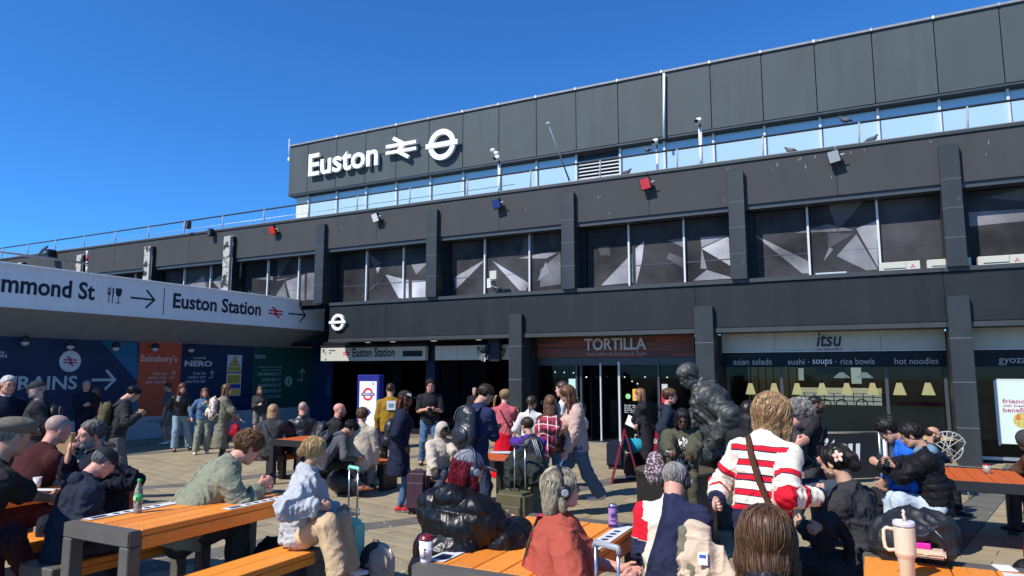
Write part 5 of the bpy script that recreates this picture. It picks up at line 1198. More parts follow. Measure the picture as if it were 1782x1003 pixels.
def body_mesh(J, s, near):
    k = J['k']; fat = s.get('fat', 1.0); fem = s.get('fem'); h = .013 if near else .019; q = .7+.3*fat
    P = [prim(J['waist'], J['chest'], .125*k*fat, .145*k, n=J['M2'][:, 1], q=.66, k=.05), prim(J['waist'], J['pelvis'], .125*k*fat, .145*k*fat, n=J['M1'][:, 1], q=.72, k=.05),
         prim(J['shL'], J['shR'], .050*k, k=.05), prim(J['nb']-J['M2'][:, 2]*.04*k, J['nb']+(J['head']-J['nb'])*.35, .066*k, (.050 if fem else .057)*k, k=.03)]
    for c in 'RL':
        P += [prim(J['sh'+c], J['el'+c], .050*k*q, .040*k*q, k=.03), prim(J['el'+c], J['wr'+c], .041*k*q, .025*k*q, k=.02), prim(J['hip'+c], J['kn'+c], .082*k*fat, .054*k, k=.03), prim(J['kn'+c], J['an'+c], .053*k, .034*k, k=.02),
              prim(J['an'+c], J['an'+c]+J['footd'+c]*.12*k-UZ*.04*k, .036*k, .03*k, k=.02)]
    V, Q = sdf_mesh(P, h); parts = [(V, Q, 0)]
    hs = s.get('hs', 1)*k; kind = 'f' if (fem or s.get('child')) else 'm'
    hV, hQ, hM, bd = get_head(kind, near)
    M = hM.copy()
    if s.get('beard'): M[bd] = 2
    sc = np.array([1.0+.25*(fat-1)*.5, 1, 1])
    if s.get('child'): sc = sc*np.array([1.0, .98, .96])
    W = (hV*sc*hs) @ J['Mh'].T + J['head']; parts.append((W, hQ, M))
    for c, sx in (('R', 1), ('L', -1)):
        if s.get('nohand'+c): continue
        pose = s.get('pose'+c, 'relax'); V0, Q0 = get_hand(pose, near); V1 = V0.copy(); Q1 = Q0
        if sx < 0: V1[:, 0] *= -1; Q1 = Q0[:, ::-1]
        d = J['wr'+c]-J['el'+c]; d /= np.linalg.norm(d); hd = s.get('hdir'+c)
        if hd is not None: hd = J['Rb'] @ np.array(hd, float); d = hd/np.linalg.norm(hd)
        up = s.get('hup'+c)
        up = J['right']*sx*1.0+J['fwd']*.2 if up is None else J['Rb'] @ np.array(up, float)
        Fm = frame_from(d, up); V1 = (V1*(k*.93 if fem or s.get('child') else k)) @ Fm.T + J['wr'+c]; parts.append((V1, Q1, 0)); J['hm'+c] = Fm
    hm = s['hairm'] if s.get('hairm') in HR else 'dark'; bm = mat('beard_'+s.get('beardm', hm), {'grey': (.25, .215, .19), 'ginger': (.26, .11, .05), 'black': (.012, .010, .009), 'dark': (.05, .032, .024)}.get(s.get('beardm', hm), (.06, .035, .02)), .75, var=.25, vscale=60, bump=.4, bscale=220, bdist=.003)
    return parts, [SK[s['skin']], LIP[s['skin']], bm if s.get('beard') else HR['brown' if hm in ('blonde', 'streak', 'crimson', 'ginger', 'grey', 'white') else hm], m_eyew, m_iris, m_lash]
def hair_parts(J, s, near):
    st = s.get('hair', 'short'); k = s.get('hs', 1)*J['k']; g = J['Mh'].T @ (-UZ); bk = A3(0, -1, 0); P = []; h = .0065 if near else .011
    if st == 'bald': return None
    t = {'buzz': .0025, 'short': .010, 'curlshort': .018, 'mop': .022, 'bald_top': .005}.get(st, .015)+s.get('vol', 0)
    if s.get('hat'): t = min(t, .005)
    P.append(prim((0, -.016, .034), r3=(.077+t, .098+t, .085+t), k=.01))
    cutf = s.get('hairline', .022); ln = s.get('hlen', .3)
    nape = -.066 if st in ('buzz', 'short', 'curlshort', 'mop', 'bun', 'pony', 'bald_top') else -.2
    def down(p0, L, r0, r1, drift=A3(0, 0, 0), n=4, q=.6, nv=None):
        p = np.array(p0, float)
        for i in range(n):
            d = g+drift*(1 if i == 0 else .25); d = d/np.linalg.norm(d); q_ = p+d*L/n
            P.append(prim(p, q_, r0+(r1-r0)*i/n, r0+(r1-r0)*(i+1)/n, n=A3(0, 1, 0) if nv is None else nv, q=q, k=.02)); p = q_
        return p
    if st in ('long', 'bob', 'wavy', 'straight'):
        w = .062+s.get('vol', 0)
        for sx in (-1, 1):
            down((sx*.066, -.012, .01), ln, .034+s.get('vol', 0), .026, A3(sx*.15, 0, 0))
            if not s.get('tuck'): down((sx*.070, .020, .0), ln*.85, .018, .012, A3(sx*.25, .05, 0), q=.8)
        down((0, -.070, .0), ln, .068, .055, A3(0, -.3, 0), q=.55); down((.035, -.062, .0), ln*.95, .05, .035, A3(0, -.3, 0)); down((-.035, -.062, .0), ln*.95, .05, .035, A3(0, -.3, 0))
    if st == 'bun': P.append(prim((0, -.105, .075), r3=(.036, .032, .033), k=.012))
    if st == 'lowbun': P.append(prim((0, -.125, -.01), r3=(.036, .03, .034), k=.012))
    if st == 'pony':
        P.append(prim((0, -.10, .03), (0, -.135, .025), .024, .026, k=.015)); p = down((0, -.135, .02), ln, .032, .014, A3(0, -.25, 0), n=5, q=.9)
    if st in ('braid',):
        p = A3(s.get('bx', 0)*.4, -.105, .0); 
        for i in range(int(ln/.026)):
            d = g+A3(s.get('bx', 0), -.25, 0)*(1 if i < 3 else 0); d /= np.linalg.norm(d); P.append(prim(p+A3(.006*(-1)**i, 0, 0), r3=(.019-.0006*i, .016-.0005*i, .018), k=.006)); p = p+d*.026
    front = s.get('fringe', 0)
    def cut(G, X, Y, Z):
        if st == 'bald_top':
            G = np.maximum(G, .45*Y+.9*(Z-.040))
        pl = .80*Y-.60*Z-cutf; side = np.abs(X)
        face = np.sqrt((X/.060)**2+((Y-.085)/.075)**2+((Z+.030-front)/.095)**2)-1
        if nape > -.1:
            G = np.maximum(G, pl); G = np.maximum(G, nape-Z+.25*np.maximum(-Y-.02, 0)*0)
            ear = np.sqrt(((side-.085)/.03)**2+((Y-.0)/.026)**2+((Z+.012)/.036)**2)-1; G = np.maximum(G, -ear*.03)
        else: G = np.maximum(G, -face*.06)
        return G
    V, Q = sdf_mesh(P, h, cut)
    if len(Q) == 0: return None
    N = vnormals(V, Q); rough_ = {'buzz': .0006, 'bald_top': .0015, 'short': .006, 'curlshort': .014, 'mop': .007, 'wavy': .006, 'straight': .003}.get(st, .005)
    curl = st in ('curlshort', 'wavy', 'mop') or s.get('curly')
    Pn = V*(95 if not curl else 60); 
    if not curl: Pn = Pn*np.array([1, .8, .22]) 
    else: Pn = Pn*np.array([1, 1, .55])
    Pn = Pn+vnoise(V*14, 3)[:, None]*2.5
    r = vnoise(Pn, 5)*2-1; V = V+N*(r*rough_)[:, None]
    tone = np.clip(.5+r*.5*.8, 0, 1)
    if s.get('roots'): tone = tone-np.clip((V[:, 2]-.03)*6, 0, .5)
    return V, Q, tone, k
def strands(V, Q, J, k, n, g, seed, rad=.0016, lift=.004, L=14, wav=.35):
    """locks that follow the hair surface downwards"""
    rg = np.random.default_rng(seed); nv = len(V); nb = [[] for _ in range(nv)]
    for a, b in ((0, 1), (1, 2), (2, 3), (3, 0)):
        for i, j in zip(Q[:, a], Q[:, b]): nb[i].append(j); nb[j].append(i)
    N = vnormals(V, Q); MBx = []; tones = []
    for q in range(n):
        i = int(rg.integers(nv)); pts = [V[i]+N[i]*lift*rg.random()]; lf = lift*(.3+rg.random()); w_ = rg.normal(size=3)*wav
        for _ in range(L):
            d = g+w_+A3(0, -.25, 0); best = None; bs = .1
            cands = [m for j in nb[i] for m in nb[j] if m != i]
            for j in cands:
                e = V[j]-V[i]; ln_ = np.linalg.norm(e)+1e-9; sc = (e@d)/ln_
                if sc > bs: bs = sc; best = j
            if best is None: break
            i = best; pts.append(V[i]+N[i]*lf)
            w_ = w_*.8+rg.normal(size=3)*wav*.3
        if len(pts) < 4: continue
        pts = np.array(pts); pts[1:-1] = (pts[:-2]+pts[1:-1]*2+pts[2:])/4
        MBx.append(pts)
    Vs, Qs, T = [], [], []; o = 0
    for pts in MBx:
        m = len(pts); tg = np.gradient(pts, axis=0); tg /= np.linalg.norm(tg, axis=1, keepdims=True)+1e-9
        a = np.cross(tg, A3(.3, 1, .2)); a /= np.linalg.norm(a, axis=1, keepdims=True)+1e-9; b = np.cross(tg, a); r = rad*(.6+rg.random()*1.2)*np.sin(np.linspace(.5, PI-.08, m))[:, None]
        ring = np.stack([pts+a*r*1.6, pts+b*r*.7, pts-a*r*1.6, pts-b*r*.7], 1).reshape(-1, 3); Vs.append(ring)
        for i in range(m-1):
            for j in range(4): Qs.append((o+i*4+j, o+i*4+(j+1) % 4, o+(i+1)*4+(j+1) % 4, o+(i+1)*4+j))
        T.append(np.full(m*4, rg.random())); o += m*4
    if not Vs: return None
    return np.concatenate(Vs), np.array(Qs), np.concatenate(T)
def along_attr(V, J):
    """distance along spine or sleeve for every point of a garment"""
    def seg(a, b):
        ba = b-a; t = np.clip(((V-a)@ba)/(ba@ba), 0, 1); return np.linalg.norm(V-a-t[:, None]*ba, axis=1), t*np.linalg.norm(ba)
    dt, st_ = seg(J['pelvis'], J['nb']); best = dt*.62; val = st_.copy(); arm = np.zeros(len(V))
    for c in 'RL':
        d, t = seg(J['sh'+c], J['el'+c]); d = np.where(t < .03, d*1.6, d); m = d < best; best = np.where(m, d, best); val = np.where(m, .6+t/J['k'], val); arm = np.where(m, 1, arm)
        d, t = seg(J['el'+c], J['wr'+c]); m = d < best; best = np.where(m, d, best); val = np.where(m, .6+.285+t/J['k'], val); arm = np.where(m, 1, arm)
    return val, arm
PEOPLE = []
def person(label, group=None, **s):
    J = solve_skeleton(s); near = s.get('near', s['D'] < 6.5); k = J['k']; fat = s.get('fat', 1.0); seed = len(PEOPLE)*17+3; PEOPLE.append((label, J))
    for c, sx in (('R', 1), ('L', -1)):
        d = s.get('toe'+c); d = J['fwd']+J['right']*sx*.18 if d is None else J['Rb'] @ np.array(d, float); J['footd'+c] = d/np.linalg.norm(d)
    T = thing('person', label, 'person', (J['pelvis'][0], J['pelvis'][1], J['org'][2]), group)
    parts, mats = body_mesh(J, s, near); obj_from('body', parts, mats, T)
    h = .0095 if near and s['D'] < 7 else .012 if near else .019
    # ---- top
    tp = s.get('top', dict(m='grey', kind='tee')); t = {'tee': .006, 'shirt': .010, 'knit': .014, 'jacket': .020, 'coat': .024, 'puffer': .034, 'hoodie': .018, 'vest': .008}[tp['kind']]+tp.get('t', 0)
    hem = tp.get('hem', {'coat': .42, 'jacket': .12, 'puffer': .12}.get(tp['kind'], .10))*k; frac = tp.get('sl', .5 if tp['kind'] in ('tee',) else .97)
    P = torso_prims(J, s, t, hem, tp.get('flare', .25 if tp['kind'] == 'coat' else 0))
    if frac > 0: P += arm_prims(J, s, t, frac, tp.get('w', 1.0))
    if tp.get('hood'):
        hb = J['nb']-J['M2'][:, 1]*.085*k+J['M2'][:, 2]*.0; Rm = J['M2'] @ rot('X', 25)
        P += [prim(hb, r3=(.120*k, .045*k+t*.4, .065*k), R=Rm, k=.012), prim(hb+J['M2'][:, 0]*.085*k+J['M2'][:, 1]*.08*k, r3=(.035*k, .07*k, .035*k), R=Rm, k=.02), prim(hb-J['M2'][:, 0]*.085*k+J['M2'][:, 1]*.08*k, r3=(.035*k, .07*k, .035*k), R=Rm, k=.02)]
    if tp.get('collar', tp['kind'] in ('shirt', 'jacket', 'coat')):
        P += [prim(J['nb']-J['M2'][:, 2]*.02*k, J['neck']+J['M2'][:, 2]*.01*k, .070*k+t*.4, .066*k+t*.3, k=.012, fe=True), prim(J['neck']-J['M2'][:, 2]*.01, J['neck']+J['M2'][:, 2]*.05*k+J['M2'][:, 1]*.01, .058*k, .063*k, k=.004, sub=True)]
    V, Q = sdf_mesh(P, h); N = vnormals(V, Q); al, arm = along_attr(V, J)
    foc = np.ones(len(V)); 
    for c in 'RL': foc = foc+1.3*np.exp(-(np.linalg.norm(V-J['el'+c], axis=1)/.10)**2)
    foc = foc+.8*np.exp(-(np.linalg.norm((V-J['waist'])*np.array([.6, .6, 1]), axis=1)/.14)**2)
    amp = {'tee': .014, 'shirt': .018, 'knit': .010, 'jacket': .018, 'coat': .016, 'puffer': .014, 'hoodie': .016, 'vest': .01}[tp['kind']]*tp.get('fold', 1)
    V = folds(V, N, amp*k, 9 if near else 8, seed, focus=foc)
    if frac > .5: V = sleeve_creases(V, N, J, al, arm, amp*.85*k, seed)
    if tp['kind'] == 'puffer':
        bf = tp.get('baf', .085)*k; V = V+N*((np.abs(np.sin(al/bf*PI))**.6-.55)*.013*k*tp.get('bafa', 1))[:, None]
    V = smooth(V, Q, 1, .25)
    if near: V = folds(V, vnormals(V, Q), amp*(.28 if tp['kind'] != 'puffer' else .55)*k, 19, seed+40, focus=foc, stretch=(1, 1, 1) if tp['kind'] != 'puffer' else (1.3, 1.3, .5))
    mm = tp['m'] if not isinstance(tp['m'], str) else MATS[tp['m']]
    tm = [mm]; midx = 0; extra_at = {}
    if tp.get('zonefn'): extra_at['zone'] = tp['zonefn'](V, (V-J['chest']) @ J['M2'], al, arm)
    if tp.get('zones'):
        tm, midx = tp['zones'](V, Q, J, al, arm, mm)
    o = obj_from(tp.get('name', {'tee': 't_shirt', 'shirt': 'shirt', 'knit': 'jumper', 'jacket': 'jacket', 'coat': 'coat', 'puffer': 'puffer_jacket', 'hoodie': 'hoodie', 'vest': 'vest'}[tp['kind']]), [(V, Q, midx)], tm, T, attr={'along': al, 'arm': arm, **extra_at})
    T['_t'] = 0; del T['_t']
    if near:      # zip or placket, centre back seam, cuffs
        Lc = (V-J['chest']) @ J['M2']; dk = tp['kind']
        def line(sgn, z0, z1, nm, m_, r_):
            pts = []
            for z in np.linspace(z0, z1, 16):
                mm_ = (np.abs(Lc[:, 2]-z) < .018) & (np.abs(Lc[:, 0]-.012) < .022)
                if mm_.any(): i = np.argmax(np.where(mm_, Lc[:, 1]*sgn, -9)); pts.append(V[i]+J['M2'][:, 1]*sgn*.0015)
            if len(pts) > 4:
                pts = np.array(pts); pts[1:-1] = (pts[:-2]+pts[1:-1]+pts[2:])/3; MB().tube(list(pts), r_, 5).build(nm, m_, T)
        if dk in ('jacket', 'coat', 'puffer', 'shirt') and not s.get('under'): line(1, .12*k, -.36*k, 'zip', MATS['zip_grey'] if dk != 'shirt' else mm, .0035)
        if dk in ('jacket', 'coat', 'shirt', 'tee') and not tp.get('hood') and not tp.get('zonefn'): line(-1, .13*k, -.34*k, 'back_seam', mm, .0028)
        if frac > .6 and dk != 'puffer':
            for c in 'RL':
                d_ = J['wr'+c]-J['el'+c]; d_ /= np.linalg.norm(d_); a_ = np.cross(d_, UZ+.01); a_ /= np.linalg.norm(a_); b_ = np.cross(d_, a_); p_ = J['el'+c]+(J['wr'+c]-J['el'+c])*((frac-.5)*2)-d_*.016*k
                rr = .034*k*(.7+.3*fat)*tp.get('w', 1)+t*.85; MB().tube([p_-d_*.022*k, p_-d_*.020*k, p_+d_*.016*k, p_+d_*.018*k], [rr*.9, rr*1.05, rr*1.0, rr*.85], 14).build('cuff', mm if not tp.get('zonefn') else MATS['wool_navy'], T)
    # ---- second layer seen at the chest
    if s.get('under'):
        Fv = J['M2'][:, 1]; c0 = J['chest']+Fv*(.095*k*fat+t*.8)
        Fv = Fv; P = [prim(J['waist']+Fv*(.085*k*fat+t*.8), J['nb']+Fv*.045*k, .055*k*s.get('underw', 1), .045*k, n=Fv, q=.5, k=.02), prim(J['chest']+Fv*(.088*k*fat+t), r3=(.06*k*s.get('underw', 1), .045*k+t*.6, .13*k), R=J['M2'], k=.02)]
        V, Q = sdf_mesh(P, h); V = folds(V, vnormals(V, Q), .008, 12, seed+2); obj_from('inner_top', [(V, Q, 0)], MATS[s['under']], T)
    if s.get('shirtcollar'):
        Fv = J['M2'][:, 1]; P = [prim(J['nb']-J['M2'][:, 2]*.01*k, J['neck']+J['M2'][:, 2]*.015*k, .072*k, .066*k, k=.01, fe=True), prim(J['nb']+Fv*.055*k-J['M2'][:, 2]*.02*k, r3=(.035*k, .03*k, .055*k), R=J['M2'], k=.01)]
        V, Q = sdf_mesh(P, h); obj_from('shirt_collar', [(V, Q, 0)], MATS[s['shirtcollar']], T)
    # ---- legs
    bt = s.get('bottom', dict(m='jeans_blue', kind='slim'))
    if bt:
        kd = bt['kind']; w1, w2, w3 = {'slim': (.088, .060, .047), 'wide': (.10, .085, .095), 'regular': (.094, .070, .062), 'shorts': (.10, .088, .088)}.get(kd, (.094, .07, .06))
        P = [prim(J['pelvis']+J['M1'][:, 2]*.04*k, J['pelvis']-UZ*.03*k, .138*k*fat, .146*k*fat, n=J['M1'][:, 1], q=.75, k=.03)]
        if kd in ('skirt', 'dress'):
            hz = bt.get('hem', .45)*k
            if s.get('sit'):
                for c in 'RL': P += [prim(J['hip'+c], J['kn'+c], .11*k, .10*k, k=.06)]
                P.append(prim((J['knR']+J['knL'])/2, (J['anR']+J['anL'])/2+UZ*.15, .13*k, .15*k, k=.05, fe=True))
            else: P.append(prim(J['pelvis']-UZ*.02, J['pelvis']-UZ*hz, .165*k, bt.get('r', .24)*k, k=.03, fe=True, n=J['fwd'], q=.85))
        else:
            for c in 'RL':
                P.append(prim(J['hip'+c], J['kn'+c] if kd != 'shorts' else J['hip'+c]+(J['kn'+c]-J['hip'+c])*.9, w1*k*fat, w2*k*(.5+.5*fat), k=.035, fe=kd == 'shorts'))
                if kd != 'shorts': P.append(prim(J['kn'+c], J['an'+c]-(J['an'+c]-J['kn'+c])*bt.get('crop', .02), w2*k*(.5+.5*fat), w3*k, k=.03, fe=True))
        V, Q = sdf_mesh(P, h); N = vnormals(V, Q); foc = np.ones(len(V))
        for c in 'RL': foc = foc+.9*np.exp(-(np.linalg.norm(V-J['kn'+c], axis=1)/.12)**2)+1.0*np.exp(-(np.linalg.norm(V-J['an'+c], axis=1)/.12)**2)
        V = folds(V, N, .013*k*bt.get('fold', 1), 9, seed+9, focus=foc, stretch=(1, 1, .45) if kd in ('skirt', 'dress') else None); V = smooth(V, Q, 1, .3)
        obj_from({'skirt': 'skirt', 'dress': 'dress', 'shorts': 'shorts'}.get(kd, 'trousers'), [(V, Q, 0)], MATS[bt['m']], T)
    # ---- shoes
    sh = s.get('shoes', 'shoe_black')
    if sh:
        for c in 'RL':
            a = J['an'+c]; d = J['footd'+c]; d_ = d; z = a
            ga = gz(a[1]); d_ = d*np.array([1, 1, .0]) if a[2]-ga < .14 or not s.get('sit') else d; d_ = d_/np.linalg.norm(d_); z = a-UZ*max(.0, min(.085*k, a[2]-ga))
            rt = np.cross(d_, UZ)
            P = [prim(z-d_*.045*k+UZ*.045*k, z+d_*.06*k+UZ*.042*k, .040*k, .044*k, n=UZ, q=.95, k=.02), prim(z+d_*.06*k+UZ*.038*k, z+d_*.155*k+UZ*.030*k, .044*k, .036*k, n=UZ, q=.75, k=.02), prim(z+UZ*.05*k-d_*.01, a+UZ*.02, .040*k, .040*k, k=.02, fe=True)]
            def cutz(G, X, Y, Z, zz=z[2]+.004): return np.maximum(G, zz-Z)
            V, Q = sdf_mesh(P, .008 if near else .011, cutz); cz = V[Q].mean(1)[:, 2]; obj_from('shoe', [(V, Q, (cz < z[2]+.026*k).astype(int))], [MATS[sh], MATS[s.get('sole', 'sole_black')]], T)
    # ---- hair
    hp = hair_parts(J, s, near)
    if hp is not None and not s.get('hidehair'):
        V, Q, tone, hk = hp; W = (V*hk) @ J['Mh'].T + J['head']; ho = obj_from('hair', [(W, Q, 0)], HR[s['hairm']], T, attr={'tone': tone})
        if near or s.get('strands'):
            g = J['Mh'].T @ (-UZ); st = strands(V, Q, J, hk, s.get('strands', 1300 if s['D'] < 6.3 else 420), g, seed, rad=.0012 if s.get('hair') in ('wavy', 'curlshort', 'mop') else .0011, lift=.009 if s.get('hair') in ('wavy', 'curlshort', 'mop') else (.0025 if s.get('hair') in ('short', 'buzz', 'bald_top') else .0055), wav=.7 if s.get('hair') in ('wavy', 'curlshort', 'mop') else .25)
            if st is not None: SV, SQ, ST_ = st; SV = (SV*hk) @ J['Mh'].T + J['head']; lo_ = obj_from('hair_locks', [(SV, SQ, 0)], HR[s['hairm']], ho, attr={'tone': ST_}); stuff(lo_)
    # ---- things worn on the head
    MhT = lambda V: (np.array(V)*(s.get('hs', 1)*k)) @ J['Mh'].T + J['head']
    def hmesh(name, prims, m, h_=.006, extra=None, parent=T):
        V, Q = sdf_mesh(prims, h_ if near else .009, extra); return obj_from(name, [(MhT(V), Q, 0)], m, parent)
    hat = s.get('hat')
    if hat:
        def cutb(G, X, Y, Z): return np.maximum(G, .045-.02-Z+.16*(Y-.0))
        if hat in ('cap', 'backcap'):
            sg = 1 if hat == 'cap' else -1
            o = hmesh('cap', [prim((0, -.012, .044), r3=(.090, .110, .088), k=.01)], MATS[s['hatm']], extra=lambda G, X, Y, Z: np.maximum(G, .030-Z-.22*(Y)*sg*1.0-.0))
            hmesh('peak', [prim((0, sg*.120, .030), r3=(.076, .105, .0105), R=rot('X', -12*sg), k=.01)], MATS[s.get('peakm', s['hatm'])], .005, lambda G, X, Y, Z: np.maximum(G, .070-Y*sg), parent=o)
            MBb = MB().ell((0, -.012, .131), (.009, .009, .006), n=8, k=6); MBb.V = [tuple(v) for v in MhT(MBb.V)]; MBb.build('button', MATS[s['hatm']], o)
        elif hat == 'flatcap':
            o = hmesh('flat_cap', [prim((0, -.005, .066), r3=(.106, .128, .060), R=rot('X', 8), k=.02), prim((0, .11, .045), r3=(.07, .045, .016), R=rot('X', -18), k=.02)], MATS[s['hatm']], extra=lambda G, X, Y, Z: np.maximum(G, .026-Z-.05*Y))
    if s.get('hood'):
        hmesh('hood', [prim((0, -.03, .02), r3=(.112, .125, .125), k=.01), prim((0, -.06, -.06), (0, -.06, -.16), .09, .10, k=.04), prim((0, .075, -.005), r3=(.070, .09, .088), k=.02, sub=True)], MATS[s['hood']])
    if s.get('glasses'):
        gm = MATS[s['glasses']]; mb = MB(); dark = s.get('sun'); lens = MB()
        for sx in (-1, 1):
            ring = [(sx*.031+.0215*math.cos(a), .1005-.10*abs(.0215*math.cos(a)+0)*0-.004*(abs(math.cos(a))), .000+.0165*math.sin(a)) for a in np.linspace(0, 2*PI, 15)]
            mb.tube(MhT(ring), .0016*k, 5); mb.tube(MhT([(sx*.052, .096, .004), (sx*.073, .060, .006), (sx*.079, .0, .002)]), .0018*k, 5)
            if dark: lens.add(MhT([(sx*.031+.021*math.cos(a), .1005, .016*math.sin(a)) for a in np.linspace(0, 2*PI, 14)[:-1]]), [tuple(range(13))])
        mb.tube(MhT([(-.010, .1005, .003), (0, .104, .005), (.010, .1005, .003)]), .0016*k, 5)
        o = mb.build('glasses', gm, T)
        if dark: lens.build('lenses', MATS['lens_black'], o)
    if s.get('phones'):
        pm = MATS[s['phones']]; arc = [(.098*math.sin(a), -.008, .022+.118*math.cos(a)) for a in np.linspace(-1.62, 1.62, 15)]
        mb = MB().tube(MhT(arc), [.011*k]*15, 8, flat=1.6); o = mb.build('headphones', pm, T)
        for sx in (-1, 1):
            V, Q = sdf_mesh([prim((sx*.090, -.004, -.006), r3=(.026, .044, .055), k=.005), prim((sx*.110, -.004, -.006), r3=(.016, .034, .042), k=.006)], .005); obj_from('ear_cup', [(MhT(V), Q, 0)], pm, o)
            MBq = MB().lathe((0, 0, 0), [(.022, 0), (.024, .004), (.018, .007)], 16, axis=(sx, 0, 0)); MBq.V = [tuple(v) for v in MhT(np.array(MBq.V)+A3(sx*.121, -.004, -.006))]; MBq.build('cup_disc', MATS['grey_plastic'], o)
    if s.get('earring'):
        mb = MB()
        for sx in (-1, 1): mb.tube(MhT([(sx*.082, .0+.012*math.sin(a), -.052+.014*math.cos(a)) for a in np.linspace(0, 2*PI, 12)]), .002*k, 5)
        mb.build('earrings', MATS['gold'], T)
    J['T'] = T; J['s'] = s
    return J
def zones_from(pred, mats_):
    def f(V, Q, J, al, arm, mm):
        c = V[Q].mean(1); Lc = (c-J['chest']) @ J['M2']; return [mm]+mats_, pred(c, Lc, al[Q].mean(1), arm[Q].mean(1), J)
    return f
# ------------------------------------------------------------------ bags
def backpack(J, label, m, w=.30, h=.44, d=.15, m2=None, strap=True, off=(0, 0, 0), cat='backpack', shape=1.0, drop=.0):
    k = J['k']; s = J['s']; R = J['M2']; t = .03*k+.075*s.get('fat', 1)*k
    c = J['chest']+R @ (A3(0, -.10-d/2, -.10-drop)*k)-R[:, 1]*(t*.35)+R @ np.array(off)
    T = thing('backpack', label, cat, (c[0], c[1], c[2]-h/2)); m2 = m2 or m
    P = [prim(c+R @ A3(0, .01, -h*.5+w*.42)*1, c+R @ A3(0, .01, h*.5-w*.42), w*.50, w*.46, n=R[:, 1], q=d/w*1.02, k=.02),
         prim(c+R @ A3(0, -d*.0, -h*.20), r3=(w*.50, d*.55, h*.30), R=R, k=.04)]
    V, Q = sdf_mesh(P, .010 if s['D'] < 11 else .015); N = vnormals(V, Q); V = folds(V, N, .010, 8, 5); obj_from('main_compartment', [(V, Q, 0)], m, T)
    P = [prim(c+R @ A3(0, -d*.50, -h*.20), r3=(w*.38, d*.22, h*.20), R=R, k=.02)]; V, Q = sdf_mesh(P, .010); V = folds(V, vnormals(V, Q), .006, 12, 8); obj_from('front_pocket', [(V, Q, 0)], m2, T)
    mb = MB(); arc = [c+R @ A3(w*.36*math.sin(a), -d*.42-.004, h*.5-w*.44+w*.40*math.cos(a)) for a in np.linspace(-1.9, 1.9, 13)]; mb.tube(arc, .004, 5); mb.build('zip', MATS['zip_grey'], T)
    MB().tube([c+R @ A3(-.035, d*.2, h*.49), c+R @ A3(-.03, d*.1, h*.56), c+R @ A3(.03, d*.1, h*.56), c+R @ A3(.035, d*.2, h*.49)], .008, 6).build('grab_handle', m2, T)
    if strap:
        for c_, sx in (('R', 1), ('L', -1)):
            tt = {'puffer': .03, 'coat': .024}.get(s['top']['kind'], .016)
            top = J['nb']+(J['sh'+c_]-J['nb'])*.55+R[:, 2]*(.062*k+tt*.7); fr = J['sh'+c_]+(J['nb']-J['sh'+c_])*.35+R[:, 1]*(.105*k+tt)-R[:, 2]*.05*k; lo = J['sh'+c_]*.5+J['waist']*.5+R[:, 1]*.09*k+R[:, 0]*sx*.075*k-R[:, 2]*.04
            pts = [c+R @ A3(sx*w*.28, d*.3, h*.36), J['nb']+(J['sh'+c_]-J['nb'])*.5-R[:, 1]*.07*k+R[:, 2]*.03*k, top, fr, lo, c+R @ A3(sx*w*.48, d*.5, -h*.30)]
            MB().tube(pts, .022*k, 8, flat=.35).build('strap', m2, T)
    return T, c, R
def bag_blob(name, label, cat, prims, m, h=.012, fold=.012, group=None, loc=None):
    T = thing(name, label, cat, prims[0]['a'] if loc is None else loc, group); V, Q = sdf_mesh(prims, h); V = folds(V, vnormals(V, Q), fold, 9, 4); V = smooth(V, Q, 1, .3); obj_from('bag_body', [(V, Q, 0)], m, T); return T
def suitcase(label, base, yaw_, w, d, h, m, m2=None, handle=0.0, hm=None, shell=False, group=None, wheels=True):
    base = np.array(base, float); T = thing('suitcase', label, 'suitcase', base, group); u = A3(math.cos(yaw_), math.sin(yaw_), 0); v = A3(-math.sin(yaw_), math.cos(yaw_), 0); b = np.array(base, float); m2 = m2 or m
    MB().obox(b+UZ*(.04+h/2), u, v, UZ, w/2, d/2, h/2).build('shell', m, T, bevel=.035, segs=3)
    if shell:
        for q in range(6): MB().obox(b+u*(-w*.36+w*.145*q)+UZ*(.04+h/2), u, v, UZ, .006, d/2+.004, h*.42).build('rib', m, T)
    else: MB().obox(b-v*(d/2+.012)+UZ*(.04+h*.42), u, v, UZ, w*.42, .014, h*.32).build('front_pocket', m2, T, bevel=.01)
    MB().tube([b+u*(w/2+.002)*sx+v*0+UZ*z for sx, z in ((-1, .1), (-1, h), (1, h), (1, .1))], .004, 5).build('zip', MATS['zip_grey'], T)
    MB().tube([b+u*-.06+UZ*(h+.04), b+u*-.05+UZ*(h+.065), b+u*.05+UZ*(h+.065), b+u*.06+UZ*(h+.04)], .009, 6).build('grab_handle', MATS['rubber'], T)
    if wheels:
        for sx in (-1, 1):
            for sy in (-1, 1): MB().lathe(b+u*sx*(w/2-.05)+v*sy*(d/2-.04)+UZ*.028-u*.012, [(.02, 0), (.027, .003), (.027, .021), (.02, .024)], 14, axis=u).build('wheel', MATS['rubber'], T)
    if handle:
        hm = hm or MATS['grey_plastic']
        for sx in (-1, 1): MB().tube([b+u*sx*.075+v*(d/2-.03)+UZ*(h+.03), b+u*sx*.075+v*(d/2-.03)+UZ*(h+.03+handle)], .0085, 8).build('rod', MATS['rod_steel'], T)
        MB().tube([b+u*-.085+v*(d/2-.03)+UZ*(h+.02+handle), b+u*-.075+v*(d/2-.03)+UZ*(h+.05+handle), b+u*.075+v*(d/2-.03)+UZ*(h+.05+handle), b+u*.085+v*(d/2-.03)+UZ*(h+.02+handle)], .016, 8).build('handle', hm, T)
    return T
